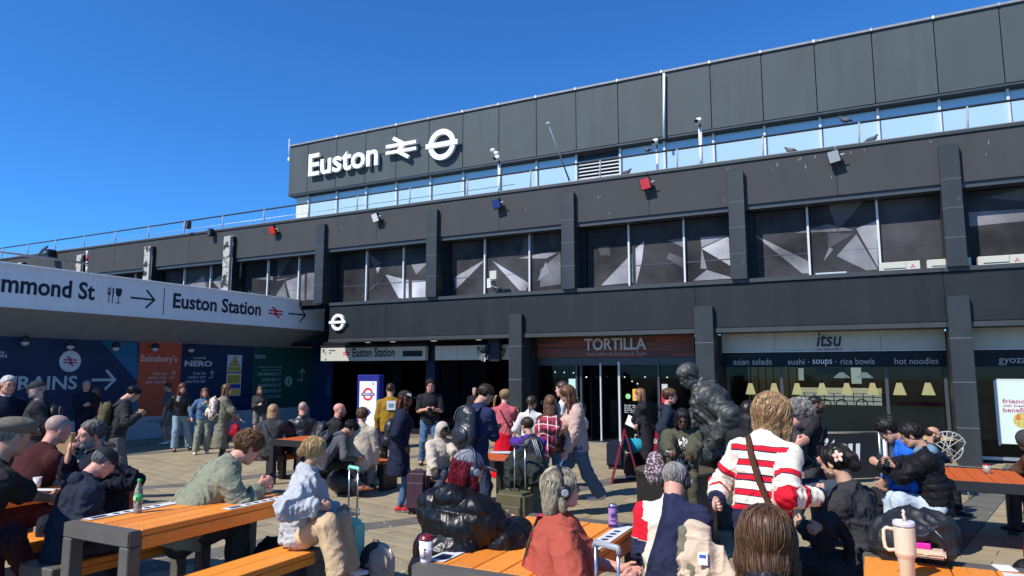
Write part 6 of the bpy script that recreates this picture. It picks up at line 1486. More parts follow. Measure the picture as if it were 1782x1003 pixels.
def phone(J, c, label, m='phone_black'):
    Fm = J['hm'+c]; p = J['wr'+c]+Fm @ A3(0, .085, -.035)*J['k']; T = thing('phone', label, 'phone', p)
    x = Fm[:, 0]; y = Fm[:, 1]*.8+UZ*.3; y /= np.linalg.norm(y); z = np.cross(x, y); MB().obox(p, x, y, z, .036, .075, .004).build('case', MATS[m], T, bevel=.003)
    MB().obox(p-z*.0045 if z[2] < 0 else p+z*.0045, x, y, z, .033, .070, .0006).build('screen', MATS['screen_dark'], T); return T
# palettes for clothes and small things
def _c(n, c, **k): return cloth(n, c, **k)
for n, c in dict(black_cotton=(.022, .022, .024), faded_black=(.038, .038, .041), navy_wool=(.016, .020, .040), navy_parka=(.022, .028, .045), charcoal=(.046, .046, .049), grey_knit=(.085, .088, .095), maroon=(.055, .018, .018),
                 sage=(.22, .235, .165), olive=(.075, .075, .048), trench=(.17, .165, .115), denim_pale=(.40, .42, .43), jeans_blue=(.075, .135, .23), jeans_pale=(.22, .30, .33), jeans_light=(.42, .50, .55), jeans_dark=(.03, .045, .075), khaki=(.56, .40, .235),
                 cream_fleece=(.50, .42, .31), mustard=(.28, .16, .02), cream_hood=(.48, .41, .33), navy_hoodie=(.022, .030, .075), pink_knit=(.48, .11, .13), red_skirt=(.58, .008, .02), white_cotton=(.58, .57, .56), purple_tee=(.075, .03, .22),
                 blush_knit=(.50, .34, .28), brick_tee=(.36, .075, .05), wool_cream=(.78, .72, .60), wool_red=(.62, .012, .03), wool_navy=(.018, .020, .055), blue_shell=(.02, .12, .52), brown_coat=(.075, .035, .02), plum_trousers=(.075, .030, .034),
                 grey_cap_tweed=(.15, .135, .105), dark_cap=(.028, .028, .03), suit_blue=(.014, .017, .028), white_shirt=(.72, .74, .78), green_grey=(.10, .13, .10), teal=(.01, .33, .28), grey_trousers=(.16, .155, .14), shirt_dark=(.02, .02, .022), slate_trousers=(.05, .06, .08), denim_hood=(.13, .22, .28), zebra=(.4, .4, .38)).items(): _c(n, c)
_c('leather_black', (.010, .010, .012), rough=.38, bump=.3, bs=90, spec=.5); _c('puffer_gloss', (.005, .005, .005), rough=.36, bump=.0, bs=50, spec=.42, var=.02, crease=.14); _c('puffer_matt', (.012, .012, .015), rough=.5, bump=.08, bs=60)
_c('pack_black', (.014, .015, .019), rough=.5, bump=.2, bs=120, spec=.4); _c('pack_khaki', (.10, .085, .045), rough=.7); _c('pack_cream', (.60, .56, .46)); _c('pack_taupe', (.42, .34, .29)); _c('leather_pack', (.020, .022, .028), rough=.32, spec=.5, bump=.2, bs=80)
for n, c, r in (('shoe_black', (.014, .013, .013), .4), ('shoe_white', (.72, .70, .66), .6), ('shoe_red', (.40, .012, .02), .7), ('shoe_tan', (.42, .13, .05), .4), ('shoe_brown', (.05, .025, .015), .45), ('sole_black', (.01, .01, .01), .7), ('sole_white', (.72, .70, .66), .6), ('rubber', (.012, .012, .013), .55), ('grey_plastic', (.30, .31, .33), .4), ('zip_grey', (.2, .2, .2), .4), ('phone_black', (.012, .012, .015), .25),
                 ('screen_dark', (.02, .025, .03), .1), ('lens_black', (.004, .004, .005), .08), ('frame_black', (.008, .008, .01), .3), ('frame_steel', (.2, .2, .2), .3), ('red_plastic', (.28, .01, .02), .35), ('mint_plastic', (.22, .62, .46), .4), ('teal_plastic', (.0, .42, .36), .4), ('cup_white', (.76, .73, .70), .5)): mat(n, c, r, var=.06)
mat('rod_steel', (.55, .55, .56), .25, metal=.9, var=0); mat('gold', (.75, .45, .12), .25, metal=1, var=0)
def ramp_mat(name, attr, stops, lo, hi, rough=.9, bump=0):
    m = bpy.data.materials.new(name); m.use_nodes = True; t = m.node_tree; n = t.nodes; l = t.links; b = n['Principled BSDF']
    at = n.new('ShaderNodeAttribute'); at.attribute_name = attr; mr = n.new('ShaderNodeMapRange'); mr.inputs[1].default_value = lo; mr.inputs[2].default_value = hi; l.new(at.outputs['Fac'], mr.inputs[0])
    cr = n.new('ShaderNodeValToRGB'); cr.color_ramp.interpolation = 'CONSTANT'; l.new(mr.outputs[0], cr.inputs[0]); e = cr.color_ramp.elements
    while len(e) > 1: e.remove(e[-1])
    e[0].position = 0; e[0].color = (*stops[0][1], 1)
    for p, c in stops[1:]: q = e.new((p-lo)/(hi-lo)); q.color = (*c, 1)
    l.new(cr.outputs[0], b.inputs['Base Color']); b.inputs['Roughness'].default_value = rough; b.inputs['Specular IOR Level'].default_value = .2
    wv = n.new('ShaderNodeTexWave'); wv.inputs['Scale'].default_value = 55; wv.inputs['Distortion'].default_value = 1.5; mpn = n.new('ShaderNodeCombineXYZ'); l.new(at.outputs['Fac'], mpn.inputs[0]); l.new(mpn.outputs[0], wv.inputs[0])
    bp = n.new('ShaderNodeBump'); bp.inputs['Strength'].default_value = .5; bp.inputs['Distance'].default_value = .004; l.new(wv.outputs[0], bp.inputs['Height']); l.new(bp.outputs[0], b.inputs['Normal'])
    MATS[name] = m; return m
_cr, _rd, _nv = (.78, .72, .58), (.62, .012, .03), (.020, .022, .055)
def _band(lst, a, b_): return lst+[(a-.007, _nv), (a, _rd), (b_, _nv), (b_+.007, _cr)]
_st = [(0, _nv), (.070, _rd), (.102, _nv), (.109, _cr)]
for a_, b_ in ((.165, .197), (.260, .292), (.355, .387), (.450, .480)): _st = _band(_st, a_, b_)
for a_, b_ in ((.73, .765), (.85, .885), (.97, 1.0)): _st += [(a_, _rd), (b_, _nv), (b_+.007, _cr)]
_st += [(1.095, _nv)]
ramp_mat('striped_wool', 'along', _st, 0, 1.25)
ramp_mat('panelled_tracksuit', 'zone', [(0, _rd), (.25, _cr), (.75, (.020, .024, .060))], 0, 1)
def pattern(name, kind, cols, scale):
    m = bpy.data.materials.new(name); m.use_nodes = True; t = m.node_tree; n = t.nodes; l = t.links; b = n['Principled BSDF']; tc = n.new('ShaderNodeTexCoord'); b.inputs['Roughness'].default_value = .85
    cr = n.new('ShaderNodeValToRGB'); cr.color_ramp.interpolation = 'CONSTANT'; e = cr.color_ramp.elements
    if kind == 'plaid':
        sep = n.new('ShaderNodeSeparateXYZ'); l.new(tc.outputs['Object'], sep.inputs[0]); ads = []
        for ax_, o2 in (('X', 'Y'), ('Z', 'Y')):
            ad = n.new('ShaderNodeMath'); ad.operation = 'MULTIPLY_ADD'; l.new(sep.outputs[o2], ad.inputs[0]); ad.inputs[1].default_value = .5; l.new(sep.outputs[ax_], ad.inputs[2])
            mu = n.new('ShaderNodeMath'); mu.operation = 'MULTIPLY'; mu.inputs[1].default_value = scale; l.new(ad.outputs[0], mu.inputs[0]); fr = n.new('ShaderNodeMath'); fr.operation = 'FRACT'; l.new(mu.outputs[0], fr.inputs[0]); ads.append(fr)
        pg = []
        for f in ads:
            g = n.new('ShaderNodeMath'); g.operation = 'LESS_THAN'; g.inputs[1].default_value = .45; l.new(f.outputs[0], g.inputs[0]); h2 = n.new('ShaderNodeMath'); h2.operation = 'GREATER_THAN'; h2.inputs[1].default_value = .90; l.new(f.outputs[0], h2.inputs[0]); pg.append((g, h2))
        a1 = n.new('ShaderNodeMath'); a1.operation = 'ADD'; l.new(pg[0][0].outputs[0], a1.inputs[0]); l.new(pg[1][0].outputs[0], a1.inputs[1]); a2 = n.new('ShaderNodeMath'); a2.operation = 'MAXIMUM'; l.new(pg[0][1].outputs[0], a2.inputs[0]); l.new(pg[1][1].outputs[0], a2.inputs[1])
        a3 = n.new('ShaderNodeMath'); a3.operation = 'MULTIPLY_ADD'; l.new(a2.outputs[0], a3.inputs[0]); a3.inputs[1].default_value = 3; l.new(a1.outputs[0], a3.inputs[2]); a4 = n.new('ShaderNodeMath'); a4.operation = 'DIVIDE'; a4.inputs[1].default_value = 5.01; l.new(a3.outputs[0], a4.inputs[0]); src = a4.outputs[0]; pos = [0, .15, .35, .55]
    elif kind == 'voronoi':
        v = n.new('ShaderNodeTexVoronoi'); v.inputs['Scale'].default_value = scale; l.new(tc.outputs['Object'], v.inputs[0]); s_ = n.new('ShaderNodeSeparateColor'); l.new(v.outputs['Color'], s_.inputs[0]); src = s_.outputs[0]; pos = [i/len(cols) for i in range(len(cols))]
    else:
        v = n.new('ShaderNodeTexWave'); v.inputs['Scale'].default_value = scale; v.inputs['Distortion'].default_value = 12; v.inputs['Detail'].default_value = 2; v.inputs['Detail Scale'].default_value = 1.5; l.new(tc.outputs['Object'], v.inputs[0]); src = v.outputs['Fac']; pos = [0, .5]
    while len(e) > 1: e.remove(e[-1])
    e[0].position = 0; e[0].color = (*cols[0], 1)
    for p, c in list(zip(pos, cols))[1:]: q = e.new(p); q.color = (*c, 1)
    l.new(src, cr.inputs[0]); l.new(cr.outputs[0], b.inputs['Base Color']); MATS[name] = m; return m
pattern('plaid_wool', 'plaid', [(.42, .02, .06), (.22, .015, .04), (.08, .01, .02), (.68, .55, .50)], 7.5)
pattern('floral_print', 'voronoi', [(.75, .70, .62), (.65, .25, .28), (.70, .66, .58), (.55, .42, .12), (.02, .02, .02), (.66, .60, .56)], 26)
pattern('zebra_print', 'wave', [(.02, .02, .02), (.70, .68, .64)], 9)
pattern('speckle_print', 'voronoi', [(.10, .06, .08), (.45, .36, .38), (.06, .04, .05)], 60)
pattern('garden_strap', 'voronoi', [(.02, .02, .03), (.30, .02, .04), (.05, .09, .03), (.06, .04, .12), (.02, .02, .02)], 34)
# ------------------------------------------------------------------ picnic tables
def wood_mat(name, col):
    m = mat(name, col, .5, var=.10, vscale=9, stretch=(6, .7, 6), bump=.25, bscale=22, spec=.35, dirt=((col[0]*.55, col[1]*.5, col[2]*.5), 26, .70)); return m
m_or = [wood_mat('orange_stained_board_%d' % i, c) for i, c in enumerate([(.74, .245, .035), (.68, .215, .03), (.78, .27, .04)])]
m_or_far = wood_mat('orange_red_board', (.52, .105, .022))
m_frame = mat('grey_powder_coated_frame', (.105, .096, .082), .5, var=.12, vscale=6, dirt=((.11, .105, .09), 7, .70), bump=.1, bscale=90)
m_framed = mat('dark_powder_coated_frame', (.020, .020, .022), .42, var=.12)
def picnic(label, x0, x1, y0, y1, zt, zb, wood=None, frame=None, bl=None, br=None, by=None, n=5, ax='Y', strips=()):
    """planks run along y; bl / br = (x0,x1) of the benches, by = (y0,y1) of the benches"""
    f = frame or m_frame; g = gz((y0+y1)/2) if y1 < 8.5 else 0.0; T = thing('picnic_table', label, 'table', ((x0+x1)/2, (y0+y1)/2, g), 'picnic tables on the forecourt')
    wd = (x1-x0-.012)/n; W = lambda: wood or random.choice(m_or)
    for i in range(n): B('plank', x0+.006+wd*i+.004, x0+.006+wd*(i+1)-.004, y0+.105, y1-.105, zt-.045-random.uniform(0, .002), zt-random.uniform(.0, .003), W(), T, bevel=.004)
    for xx in (x0+.004, x1-.046): B('edge_board', xx, xx+.042, y0+.105, y1-.105, zt-.135, zt-.048, W(), T, bevel=.004)
    for ya, yb in ((y0, y0+.10), (y1-.10, y1)):
        mb = MB().box(x0, x1, ya, yb, zt-.105, zt+.002); mb.build('end_beam', f, T, bevel=.008, segs=2)
        for xa in (x0, x1-.10): MB().box(xa, xa+.10, ya+.001, yb-.001, g, zt-.107).build('leg', f, T, bevel=.006)
    bm_ = MB()
    for i in range(n):
        for yy in (y0+.14, y1-.14):
            for dx in (-.03, .03): bm_.lathe((x0+.006+wd*(i+.5)+dx, yy, zt-.001), [(.007, 0), (.006, .003)], 8)
    stuff(bm_.build('bolt_heads', m_galv, T))
    by = by or (y0, y1)
    for bb in (bl, br):
        if not bb: continue
        a, b_ = bb; ww = (b_-a-.01)/2
        for i in range(2): B('bench_plank', a+.005+ww*i+.003, a+.005+ww*(i+1)-.003, by[0]+.105, by[1]-.105, zb-.045, zb-random.uniform(0, .002), W(), T, bevel=.004)
        B('bench_edge_board', a+.004, a+.04, by[0]+.105, by[1]-.105, zb-.10, zb-.047, W(), T); B('bench_edge_board', b_-.04, b_-.004, by[0]+.105, by[1]-.105, zb-.10, zb-.047, W(), T)
        for ya, yb in ((by[0], by[0]+.10), (by[1]-.10, by[1])):
            inner = x0 if a < x0 else x1; lo, hi = min(a, inner), max(b_, inner)
            if a < x0: MB().box(a, min(b_, x0-.002), ya, yb, zb-.10, zb+.001).build('bench_beam', f, T, bevel=.007); MB().box(a, a+.10, ya+.001, yb-.001, g, zb-.102).build('bench_leg', f, T, bevel=.006); MB().box(b_-.10, b_, ya+.001, yb-.001, g, zb-.102).build('bench_leg', f, T, bevel=.006)
            else: MB().box(max(a, x1+.002), b_, ya, yb, zb-.10, zb+.001).build('bench_beam', f, T, bevel=.007); MB().box(b_-.10, b_, ya+.001, yb-.001, g, zb-.102).build('bench_leg', f, T, bevel=.006); MB().box(a, a+.10, ya+.001, yb-.001, g, zb-.102).build('bench_leg', f, T, bevel=.006)
    return T
ZT, ZBn = .95, .60
TA = picnic('long orange picnic table with a grey frame and a green capped bottle on it', -5.28, -4.53, 3.12, 4.86, ZT, ZBn, bl=(-5.80, -5.38), br=(-4.42, -4.04), by=(3.12, 4.52))
TB = picnic('orange picnic table in the front centre with coffee cup and purple can', -2.36, -1.49, 3.36, 4.98, ZT, ZBn, bl=(-2.96, -2.54), br=(-1.33, -.92))
TF = picnic('orange picnic table at the lower right corner holding a large black bag', -.06, 1.04, 3.0, 4.86, ZT, ZBn, bl=(-.66, -.22), br=(1.2, 1.6))
TC = picnic('orange picnic table beside the right hand pillar where two boys sit on its bench', .73, 1.64, 9.4, 10.9, .80, .45, m_or_far, m_framed, bl=(.20, .64), br=(1.80, 2.2))
TG = picnic('orange picnic table at the left edge with a small paper cup on it', -7.80, -6.97, 2.6, 4.42, ZT, ZBn, bl=(-8.42, -8.0), br=(-6.80, -6.40))
TD = picnic('black framed orange picnic table behind the man in the green shirt', -9.75, -8.98, 9.35, 11.0, .80, .45, m_or_far, m_framed, bl=(-10.4, -9.95), br=(-8.8, -8.4), by=(9.9, 11.0))
TE = picnic('red orange picnic table with papers on it behind the boy in purple', -5.2, -4.5, 8.55, 9.75, .80, .45, m_or_far, m_framed, bl=(-5.85, -5.45))
T = thing('bench', 'orange bench on a black leg where the woman in the cream fleece sits', 'bench', (-8.0, 9.9, 0))
for i in range(2): B('bench_plank', -8.95, -7.42, 9.72+.2*i, 9.915+.2*i, .45, .49, m_or_far, T, bevel=.004)
for x in (-8.9, -7.45): B('leg', x-.08, x+.02, 9.72, 10.12, 0, .448, m_framed, T, bevel=.006)
# printed info strips on the tables
m_strip = mat('white_printed_strip', (.66, .68, .70), .45, var=.04); m_dot = mat('strip_print_navy', (.02, .03, .07), .5, var=0)
def strip(T, x0, x1, y0, y1, z, dots=5, label=None):
    o = B('info_strip', x0, x1, y0, y1, z+.0025, z+.0045, m_strip, T); mb = MB(); n = dots
    for i in range(n):
        y = y0+(y1-y0)*(.30+.11*i); mb.lathe(((x0+x1)/2, y, z+.0048), [(.026, 0), (.026, .0006)], 12)
    stuff(mb.build('printed_dots', m_dot, o)); B('printed_band', x0+.02, x1-.02, y0+.04, y0+(y1-y0)*.2, z+.0048, z+.0054, m_dot, o)
strip(TA, -5.26, -5.16, 3.24, 4.02, ZT); strip(TA, -4.645, -4.55, 3.98, 4.74, ZT)
strip(TB, -2.34, -2.22, 3.48, 4.25, ZT, 6); strip(TB, -1.62, -1.51, 4.1, 4.86, ZT); strip(TF, .62, .95, 4.50, 4.70, ZT, 2)
# ------------------------------------------------------------------ people, from left to right
j = lambda m, kind='jacket', **k: dict(m=m, kind=kind, **k)
P1 = person('man in a tweed flat cap sitting with crossed legs at the left edge', px=(24, 727), D=5.3, az=62, sit=True, seat=.45, lean=24, hpitch=12, hyaw=-8, hair='bald_top', hairm='grey', skin='tan', hat='flatcap', hatm='grey_cap_tweed', top=j('black_cotton', 'tee', sl=.42, t=.006), bottom=j('plum_trousers', 'regular'), handR=('p', 100, 872, 5.7), handL=('p', 60, 868, 6.1), kneeR=('p', 88, 900, 5.75), footR=('p', 44, 990, 5.6), kneeL=('p', 70, 925, 6.0), shoes='shoe_black')
P2 = person('bald man in a maroon jumper leaning over the left table with his back turned', px=(104, 726), D=6.9, az=58, sit=True, seat=.45, lean=28, hyaw=-12, hpitch=15, hair='buzz', hairm='stubble', skin='pink', fat=1.22, top=j('maroon', 'knit'), bottom=j('plum_trousers', 'regular'), handR=('p', 190, 850, 7.2), handL=('p', 140, 850, 7.6))
P3 = person('bearded man in a navy suit resting his cheek on his hand', px=(160, 731), D=6.3, az=-105, sit=True, seat=.45, lean=16, side=6, hyaw=8, hpitch=2, hroll=-12, hair='short', vol=-.003, hairm='greydark', beard=True, beardm='grey', skin='pink', top=j('suit_blue', 'jacket'), shirtcollar='white_shirt', bottom=j('suit_blue', 'regular'), handR=('p', 118, 797, 6.0), hdirR=(.05, -.1, 1), hupR=(.1, 1, 0), elbR=(0, .6, -1), poseR='hold', handL=('p', 175, 850, 6.1), near=True)
P4 = person('man in black cap and navy parka looking down beside the long front table', px=(182, 782), D=5.6, az=72, sit=True, seat=.45, lean=16, hpitch=36, hair='short', hairm='grey', skin='pink', hat='cap', hatm='dark_cap', fat=.98, top=j('navy_parka', 'jacket', hood=True, t=.016, fold=1.4), bottom=j('charcoal', 'regular'), handR='lap', handL='lap')
P5 = person('white haired man in a navy jumper over a white shirt standing at the left edge', px=(16, 654), D=9.4, az=155, hpitch=10, vol=-.004, hairline=.010, hair='short', hairm='white', skin='pink', top=j('navy_wool', 'knit'), shirtcollar='white_shirt', bottom=j('charcoal', 'regular'), handR='pocket', handL='down')
P6 = person('bearded man in a grey cap and black jacket facing left beside the TRAINS lettering', px=(64, 664), D=9.5, az=-78, hpitch=2, hair='short', hairm='grey', beard=True, beardm='grey', skin='pale', hat='cap', hatm='faded_black', top=j('faded_black', 'jacket', t=.01, hem=.16, fold=1.3), bottom=j('charcoal', 'regular'), handR=('p', 62, 762, 9.1), handL=('p', 78, 750, 9.5), poseR='grip')
backpack(P6, 'black rucksack on the back of the man in the grey cap', MATS['pack_black'], .28, .42, .14)
P7 = person('dark haired man with a khaki rucksack looking at his phone by the orange panel', px=(233, 673), D=10.8, az=84, lean=10, hpitch=38, hair='short', hairm='black', skin='tan', top=j('faded_black', 'jacket', hem=.12), bottom=j('grey_trousers', 'wide'), handR=('p', 243, 722, 10.6), handL=('p', 240, 720, 11.0), poseR='grip', poseL='grip', near=True)
backpack(P7, 'khaki rucksack with a black base on the man by the orange panel', MATS['pack_khaki'], .31, .46, .19, m2=MATS['pack_black']); phone(P7, 'R', 'phone held by the man with the khaki rucksack')
P8 = person('man in a white shirt and dark suit standing in the shade by the navy panel', px=(151, 663), D=17.2, az=175, hair='short', hairm='grey', skin='pink', top=j('suit_blue', 'jacket'), shirtcollar='white_shirt', bottom=j('suit_blue', 'regular'), handR='phone')
P8b = person('woman in a dark red coat standing in the shade left of the blue arrow', px=(166, 675), D=17.4, az=-120, fem=True, hair='bob', hlen=.16, hairm='brown', skin='pale', top=j('maroon', 'coat'), bottom=j('charcoal', 'slim'))
P9 = person('man in a white t-shirt and grey shorts in the shade by the orange panel', px=(292, 667), D=19.4, az=-70, hair='short', hairm='dark', skin='tan', top=j('grey_knit', 'tee'), bottom=j('grey_trousers', 'shorts'), shoes='shoe_white')
P10 = person('woman with curly red brown hair in a black leather jacket and wide pale jeans', px=(318, 668), D=17.8, az=172, fem=True, hair='wavy', hlen=.24, vol=.01, hairm='redbrown', skin='pale', top=j('leather_black', 'jacket', hem=.02), bottom=j('jeans_pale', 'wide'), handL=('p', 331, 727, 17.6), handR=('p', 305, 720, 17.8), footL=(-.28, -.12, .085), footR=(.12, .12, .085), shoes='shoe_brown')
P11 = person('woman in an olive dress and denim jacket with white shoes facing the camera', px=(357, 676), D=17.2, az=178, fem=True, hair='bob', hlen=.15, hairm='brown', skin='pink', top=j('jeans_blue', 'jacket', hem=.0), under='sage', underw=1.4, bottom=j('sage', 'wide'), handR=('p', 333, 728, 17.0), handL=(-.1, .25, 1.35), footR=(.16, .15, .085), footL=(-.12, -.05, .085), shoes='shoe_white', sole='sole_white')
P12 = person('woman in a long green trench coat walking right with one hand held out', px=(396, 669), D=15.8, az=86, fem=True, hair='long', hlen=.2, tuck=True, hairm='brown', skin='pale', top=j('trench', 'coat', hem=.62, flare=.12, fold=1.5), bottom=j('charcoal', 'slim'), handR=('p', 424, 737, 15.6), poseR='flat', hupR=(0, 0, -1), handL=('p', 404, 730, 15.9))
T_, c, R = backpack(P12, 'cream floral rucksack carried by the woman in the trench coat', MATS['floral_print'], .34, .50, .20, m2=MATS['floral_print'])
P13 = person('woman in a dark top standing in the shade in front of the green panel', px=(453, 673), D=20.3, az=178, fem=True, hair='long', hlen=.2, hairm='brown', skin='pale', top=j('charcoal', 'knit'), bottom=j('grey_trousers', 'shorts'), handR='phone')
P14 = person('ginger man in a sage green overshirt and glasses reading his phone at the table', px=(434, 753), D=6.15, az=76, sit=True, seat=.45, lean=36, hpitch=36, hair='curlshort', hairm='ginger', skin='pink', fat=1.15, glasses='frame_black', top=j('sage', 'shirt', t=.012, fold=1.3), under='shirt_dark', underw=.8, bottom=j('charcoal', 'regular'), handR=('p', 452, 846, 6.0), handL=('p', 452, 850, 6.5), hdirR=(-.2, 1, .35), poseR='grip', poseL='grip', elbR=(.4, .2, -1), elbL=(-.4, .2, -1), kneeR=('p', 445, 905, 6.2), kneeL=('p', 470, 900, 6.5))
phone(P14, 'R', 'phone held by the man in the sage overshirt')
P15 = person('woman with long grey hair in a dark coat sitting with her back turned', px=(476, 706), D=13.2, az=15, sit=True, seat=.45, lean=10, hair='long', hlen=.17, vol=.006, hairm='bronde', fem=True, skin='pale', fat=1.2, top=j('charcoal', 'jacket', t=.01), bottom=j('charcoal', 'regular'), handR=('p', 520, 762, 13.5))
P16 = person('man with a shaved head in a black leather jacket seen from behind', px=(528, 700), D=13.6, az=14, sit=True, seat=.45, lean=12, hair='buzz', hairm='stubble', skin='pink', top=j('leather_black', 'jacket', t=.008), bottom=j('charcoal', 'regular'))
P17 = person('bald man with a ginger beard and sunglasses looking right behind the benches', px=(592, 702), D=12.8, az=72, sit=True, seat=.45, lean=18, hpitch=2, hyaw=-10, hair='bald', hairm='ginger', beard=True, skin='pink', glasses='frame_black', sun=True, top=j('black_cotton', 'jacket'), bottom=j('black_cotton', 'regular'), near=True)
backpack(P17, 'black rucksack on the back of the bald man with sunglasses', MATS['pack_black'], .30, .40, .18)
P18 = person('young man in a grey jumper bent over his phone on the orange bench', px=(611, 733), D=11.5, az=66, sit=True, seat=.45, lean=40, hpitch=46, hair='curlshort', hairm='black', skin='tan', top=j('grey_knit', 'knit', t=.004), bottom=j('black_cotton', 'slim'), handR=('p', 622, 798, 11.2), handL=('p', 600, 798, 11.6), poseR='grip', shoes='shoe_tan', near=True, footR=('p', 634, 852, 11.1))
backpack(P18, 'black rucksack worn by the young man bent over his phone', MATS['pack_black'], .26, .36, .12); phone(P18, 'R', 'phone held by the young man in the grey jumper')
P19 = person('woman in a cream fleece and jeans sitting on the orange bench with her back turned', px=(631, 710), D=11.7, az=12, sit=True, seat=.45, lean=8, hair='lowbun', hairm='brown', skin='pale', fem=True, fat=1.15, top=j('cream_fleece', 'knit', t=.012, hem=.06), bottom=j('denim_pale', 'slim'), near=True)
P20 = person('blonde woman in a pale denim jacket and khaki trousers eating at the table end', px=(549, 763), D=5.85, az=82, sit=True, seat=.45, lean=8, hpitch=6, hyaw=2, hair='lowbun', hairm='blonde', roots=True, hairline=.030, skin='olive', fem=True, earring=True, top=j('denim_pale', 'jacket', t=.020, fold=1.7, hem=.06, w=1.15), under='blush_knit', underw=.7, bottom=j('khaki', 'wide'), handR=('p', 556, 884, 5.45), handL=('p', 590, 888, 5.9), hdirR=(-.25, 1, .1), hdirL=(.2, 1, 0), poseR='grip', poseL='hold', kneeR=('p', 588, 902, 5.35), kneeL=('p', 600, 905, 5.75), footR=('p', 600, 1035, 5.3), footL=('p', 612, 1020, 5.7), shoes='shoe_white')
P21 = person('man in a mustard jumper with a white back print walking away', px=(680, 668), D=13.8, az=4, hair='short', hairm='dark', skin='tan', top=j('mustard', 'knit', t=.006), bottom=j('black_cotton', 'regular'), handL='down', handR='phone')
P22 = person('woman in a black cap and long navy coat with jeans and red trainers facing right', px=(706, 681), D=10.2, az=86, fem=True, hair='long', hlen=.30, vol=.006, hairm='redbrown', skin='brown', hat='cap', hatm='dark_cap', top=j('navy_wool', 'coat', hem=.40, t=.006, flare=.1), bottom=j('jeans_blue', 'slim'), handR='pocket', handL='pocket', shoes='shoe_red', sole='sole_white', footR=(.08, .02, .085), footL=(-.08, .12, .085), near=True)
P23 = person('smiling man in a black t-shirt and jeans holding a camera by the entrance', px=(749, 661), D=15.2, az=176, hpitch=8, hair='curlshort', hairm='black', skin='pink', glasses='frame_black', fat=1.1, top=j('black_cotton', 'tee', t=.006), bottom=j('jeans_blue', 'regular'), handR=('p', 741, 713, 14.9), handL=('p', 757, 713, 14.9), poseR='grip', poseL='grip', footL=(-.16, .05, .085), footR=(.16, 0, .085), near=True)
P24 = person('child in a cream hooded coat sitting on a suitcase facing the camera', px=(771, 737), D=9.1, az=150, sit=True, seat=.48, child=True, lean=8, hpitch=16, hs=1.08, k=.74, hair='short', hairm='black', skin='dark', hood='cream_hood', top=j('cream_hood', 'coat', hem=.08, t=.008), bottom=j('slate_trousers', 'regular'), handR=('p', 757, 826, 8.7), handL=('p', 793, 790, 8.8), poseR='relax', footR=('p', 752, 868, 8.6), footL=('p', 780, 868, 8.7), shoes='shoe_white', near=True)
P25 = person('man in a navy hoodie with a large black leather rucksack seen from behind', px=(846, 671), D=9.2, az=42, hpitch=30, hyaw=-18, lean=8, hair='short', vol=.006, hairm='dark', skin='tan', top=j('navy_hoodie', 'hoodie'), bottom=j('jeans_dark', 'regular'), handR='phone', handL='phone', near=True)
backpack(P25, 'large black leather rucksack on the man in the navy hoodie', MATS['leather_pack'], .36, .54, .18)
P27 = person('grey haired man deep inside the dark entrance', px=(826, 675), D=21.5, az=178, hair='short', hairm='grey', skin='pale', top=j('black_cotton', 'jacket'), bottom=j('black_cotton', 'regular'))
P28 = person('woman with a blonde braid in a pink jumper and long red skirt seen from behind', px=(879, 679), D=12.4, az=8, fem=True, hair='braid', hlen=.28, bx=-.35, hairm='bronde', skin='pale', hyaw=-14, top=j('pink_knit', 'knit', hem=.0), bottom=dict(m='red_skirt', kind='skirt', hem=.75, r=.24), handL=('p', 845, 716, 12.8), handR=('p', 895, 728, 12.6), near=True)
P29 = person('small child in white behind the woman in the red skirt', px=(899, 700), D=13.3, az=178, k=.75, child=True, hs=1.05, hair='short', hairm='brown', skin='pale', top=j('white_cotton', 'tee'), bottom=j('jeans_blue', 'slim'))
P30 = person('girl with a dark braid in a white top standing by the burgundy panel', px=(926, 690), D=12.0, az=12, fem=True, child=True, hair='braid', hlen=.26, bx=.1, hairm='dark', skin='tan', hyaw=-30, top=j('white_cotton', 'knit'), bottom=j('charcoal', 'slim'), handR=(.18, .25, 1.05), handL=(-.22, .2, 1.05))
P31 = person('boy in a purple t-shirt with a striped black rucksack seen from behind', px=(917, 727), D=8.6, az=-12, child=True, hs=1.06, k=.80, hair='short', hairm='dark', skin='tan', hyaw=20, hpitch=15, top=j('purple_tee', 'tee', t=.006), bottom=j('green_grey', 'regular'), handL=('p', 893, 762, 8.9), handR='phone', shoes='shoe_brown', sole='sole_white', near=True)
T_, c, R = backpack(P31, 'black rucksack with three white stripes on the boy in purple', MATS['pack_black'], .30, .46, .15)
for q in range(3): mb = MB(); a = c+R @ A3(-.03+.022*q, -.125, .20); b_ = c+R @ A3(.045+.022*q, -.135, -.05); mb.tube([a, (a+b_)/2+R @ A3(0, -.012, 0), b_], .006, 6, flat=.4); mb.build('white_stripe', m_white, T_)
P32 = person('woman with long wavy brown hair half hidden behind the woman in pink', px=(957, 690), D=10.9, az=-10, fem=True, hair='wavy', hlen=.30, vol=.012, hairm='brown', skin='tan', top=j('brown_coat', 'shirt'), bottom=j('jeans_blue', 'slim'), handR='phone')
P32b = person('person in a white t-shirt with a cream rucksack behind the woman in pink', px=(978, 664), D=11.2, az=-70, hair='short', hairm='dark', skin='pale', top=j('white_cotton', 'tee', t=.005), bottom=j('jeans_dark', 'regular'), handR=('p', 1005, 690, 10.6))
backpack(P32b, 'cream rucksack with a round pocket behind the woman in pink', MATS['pack_cream'], .32, .48, .17)
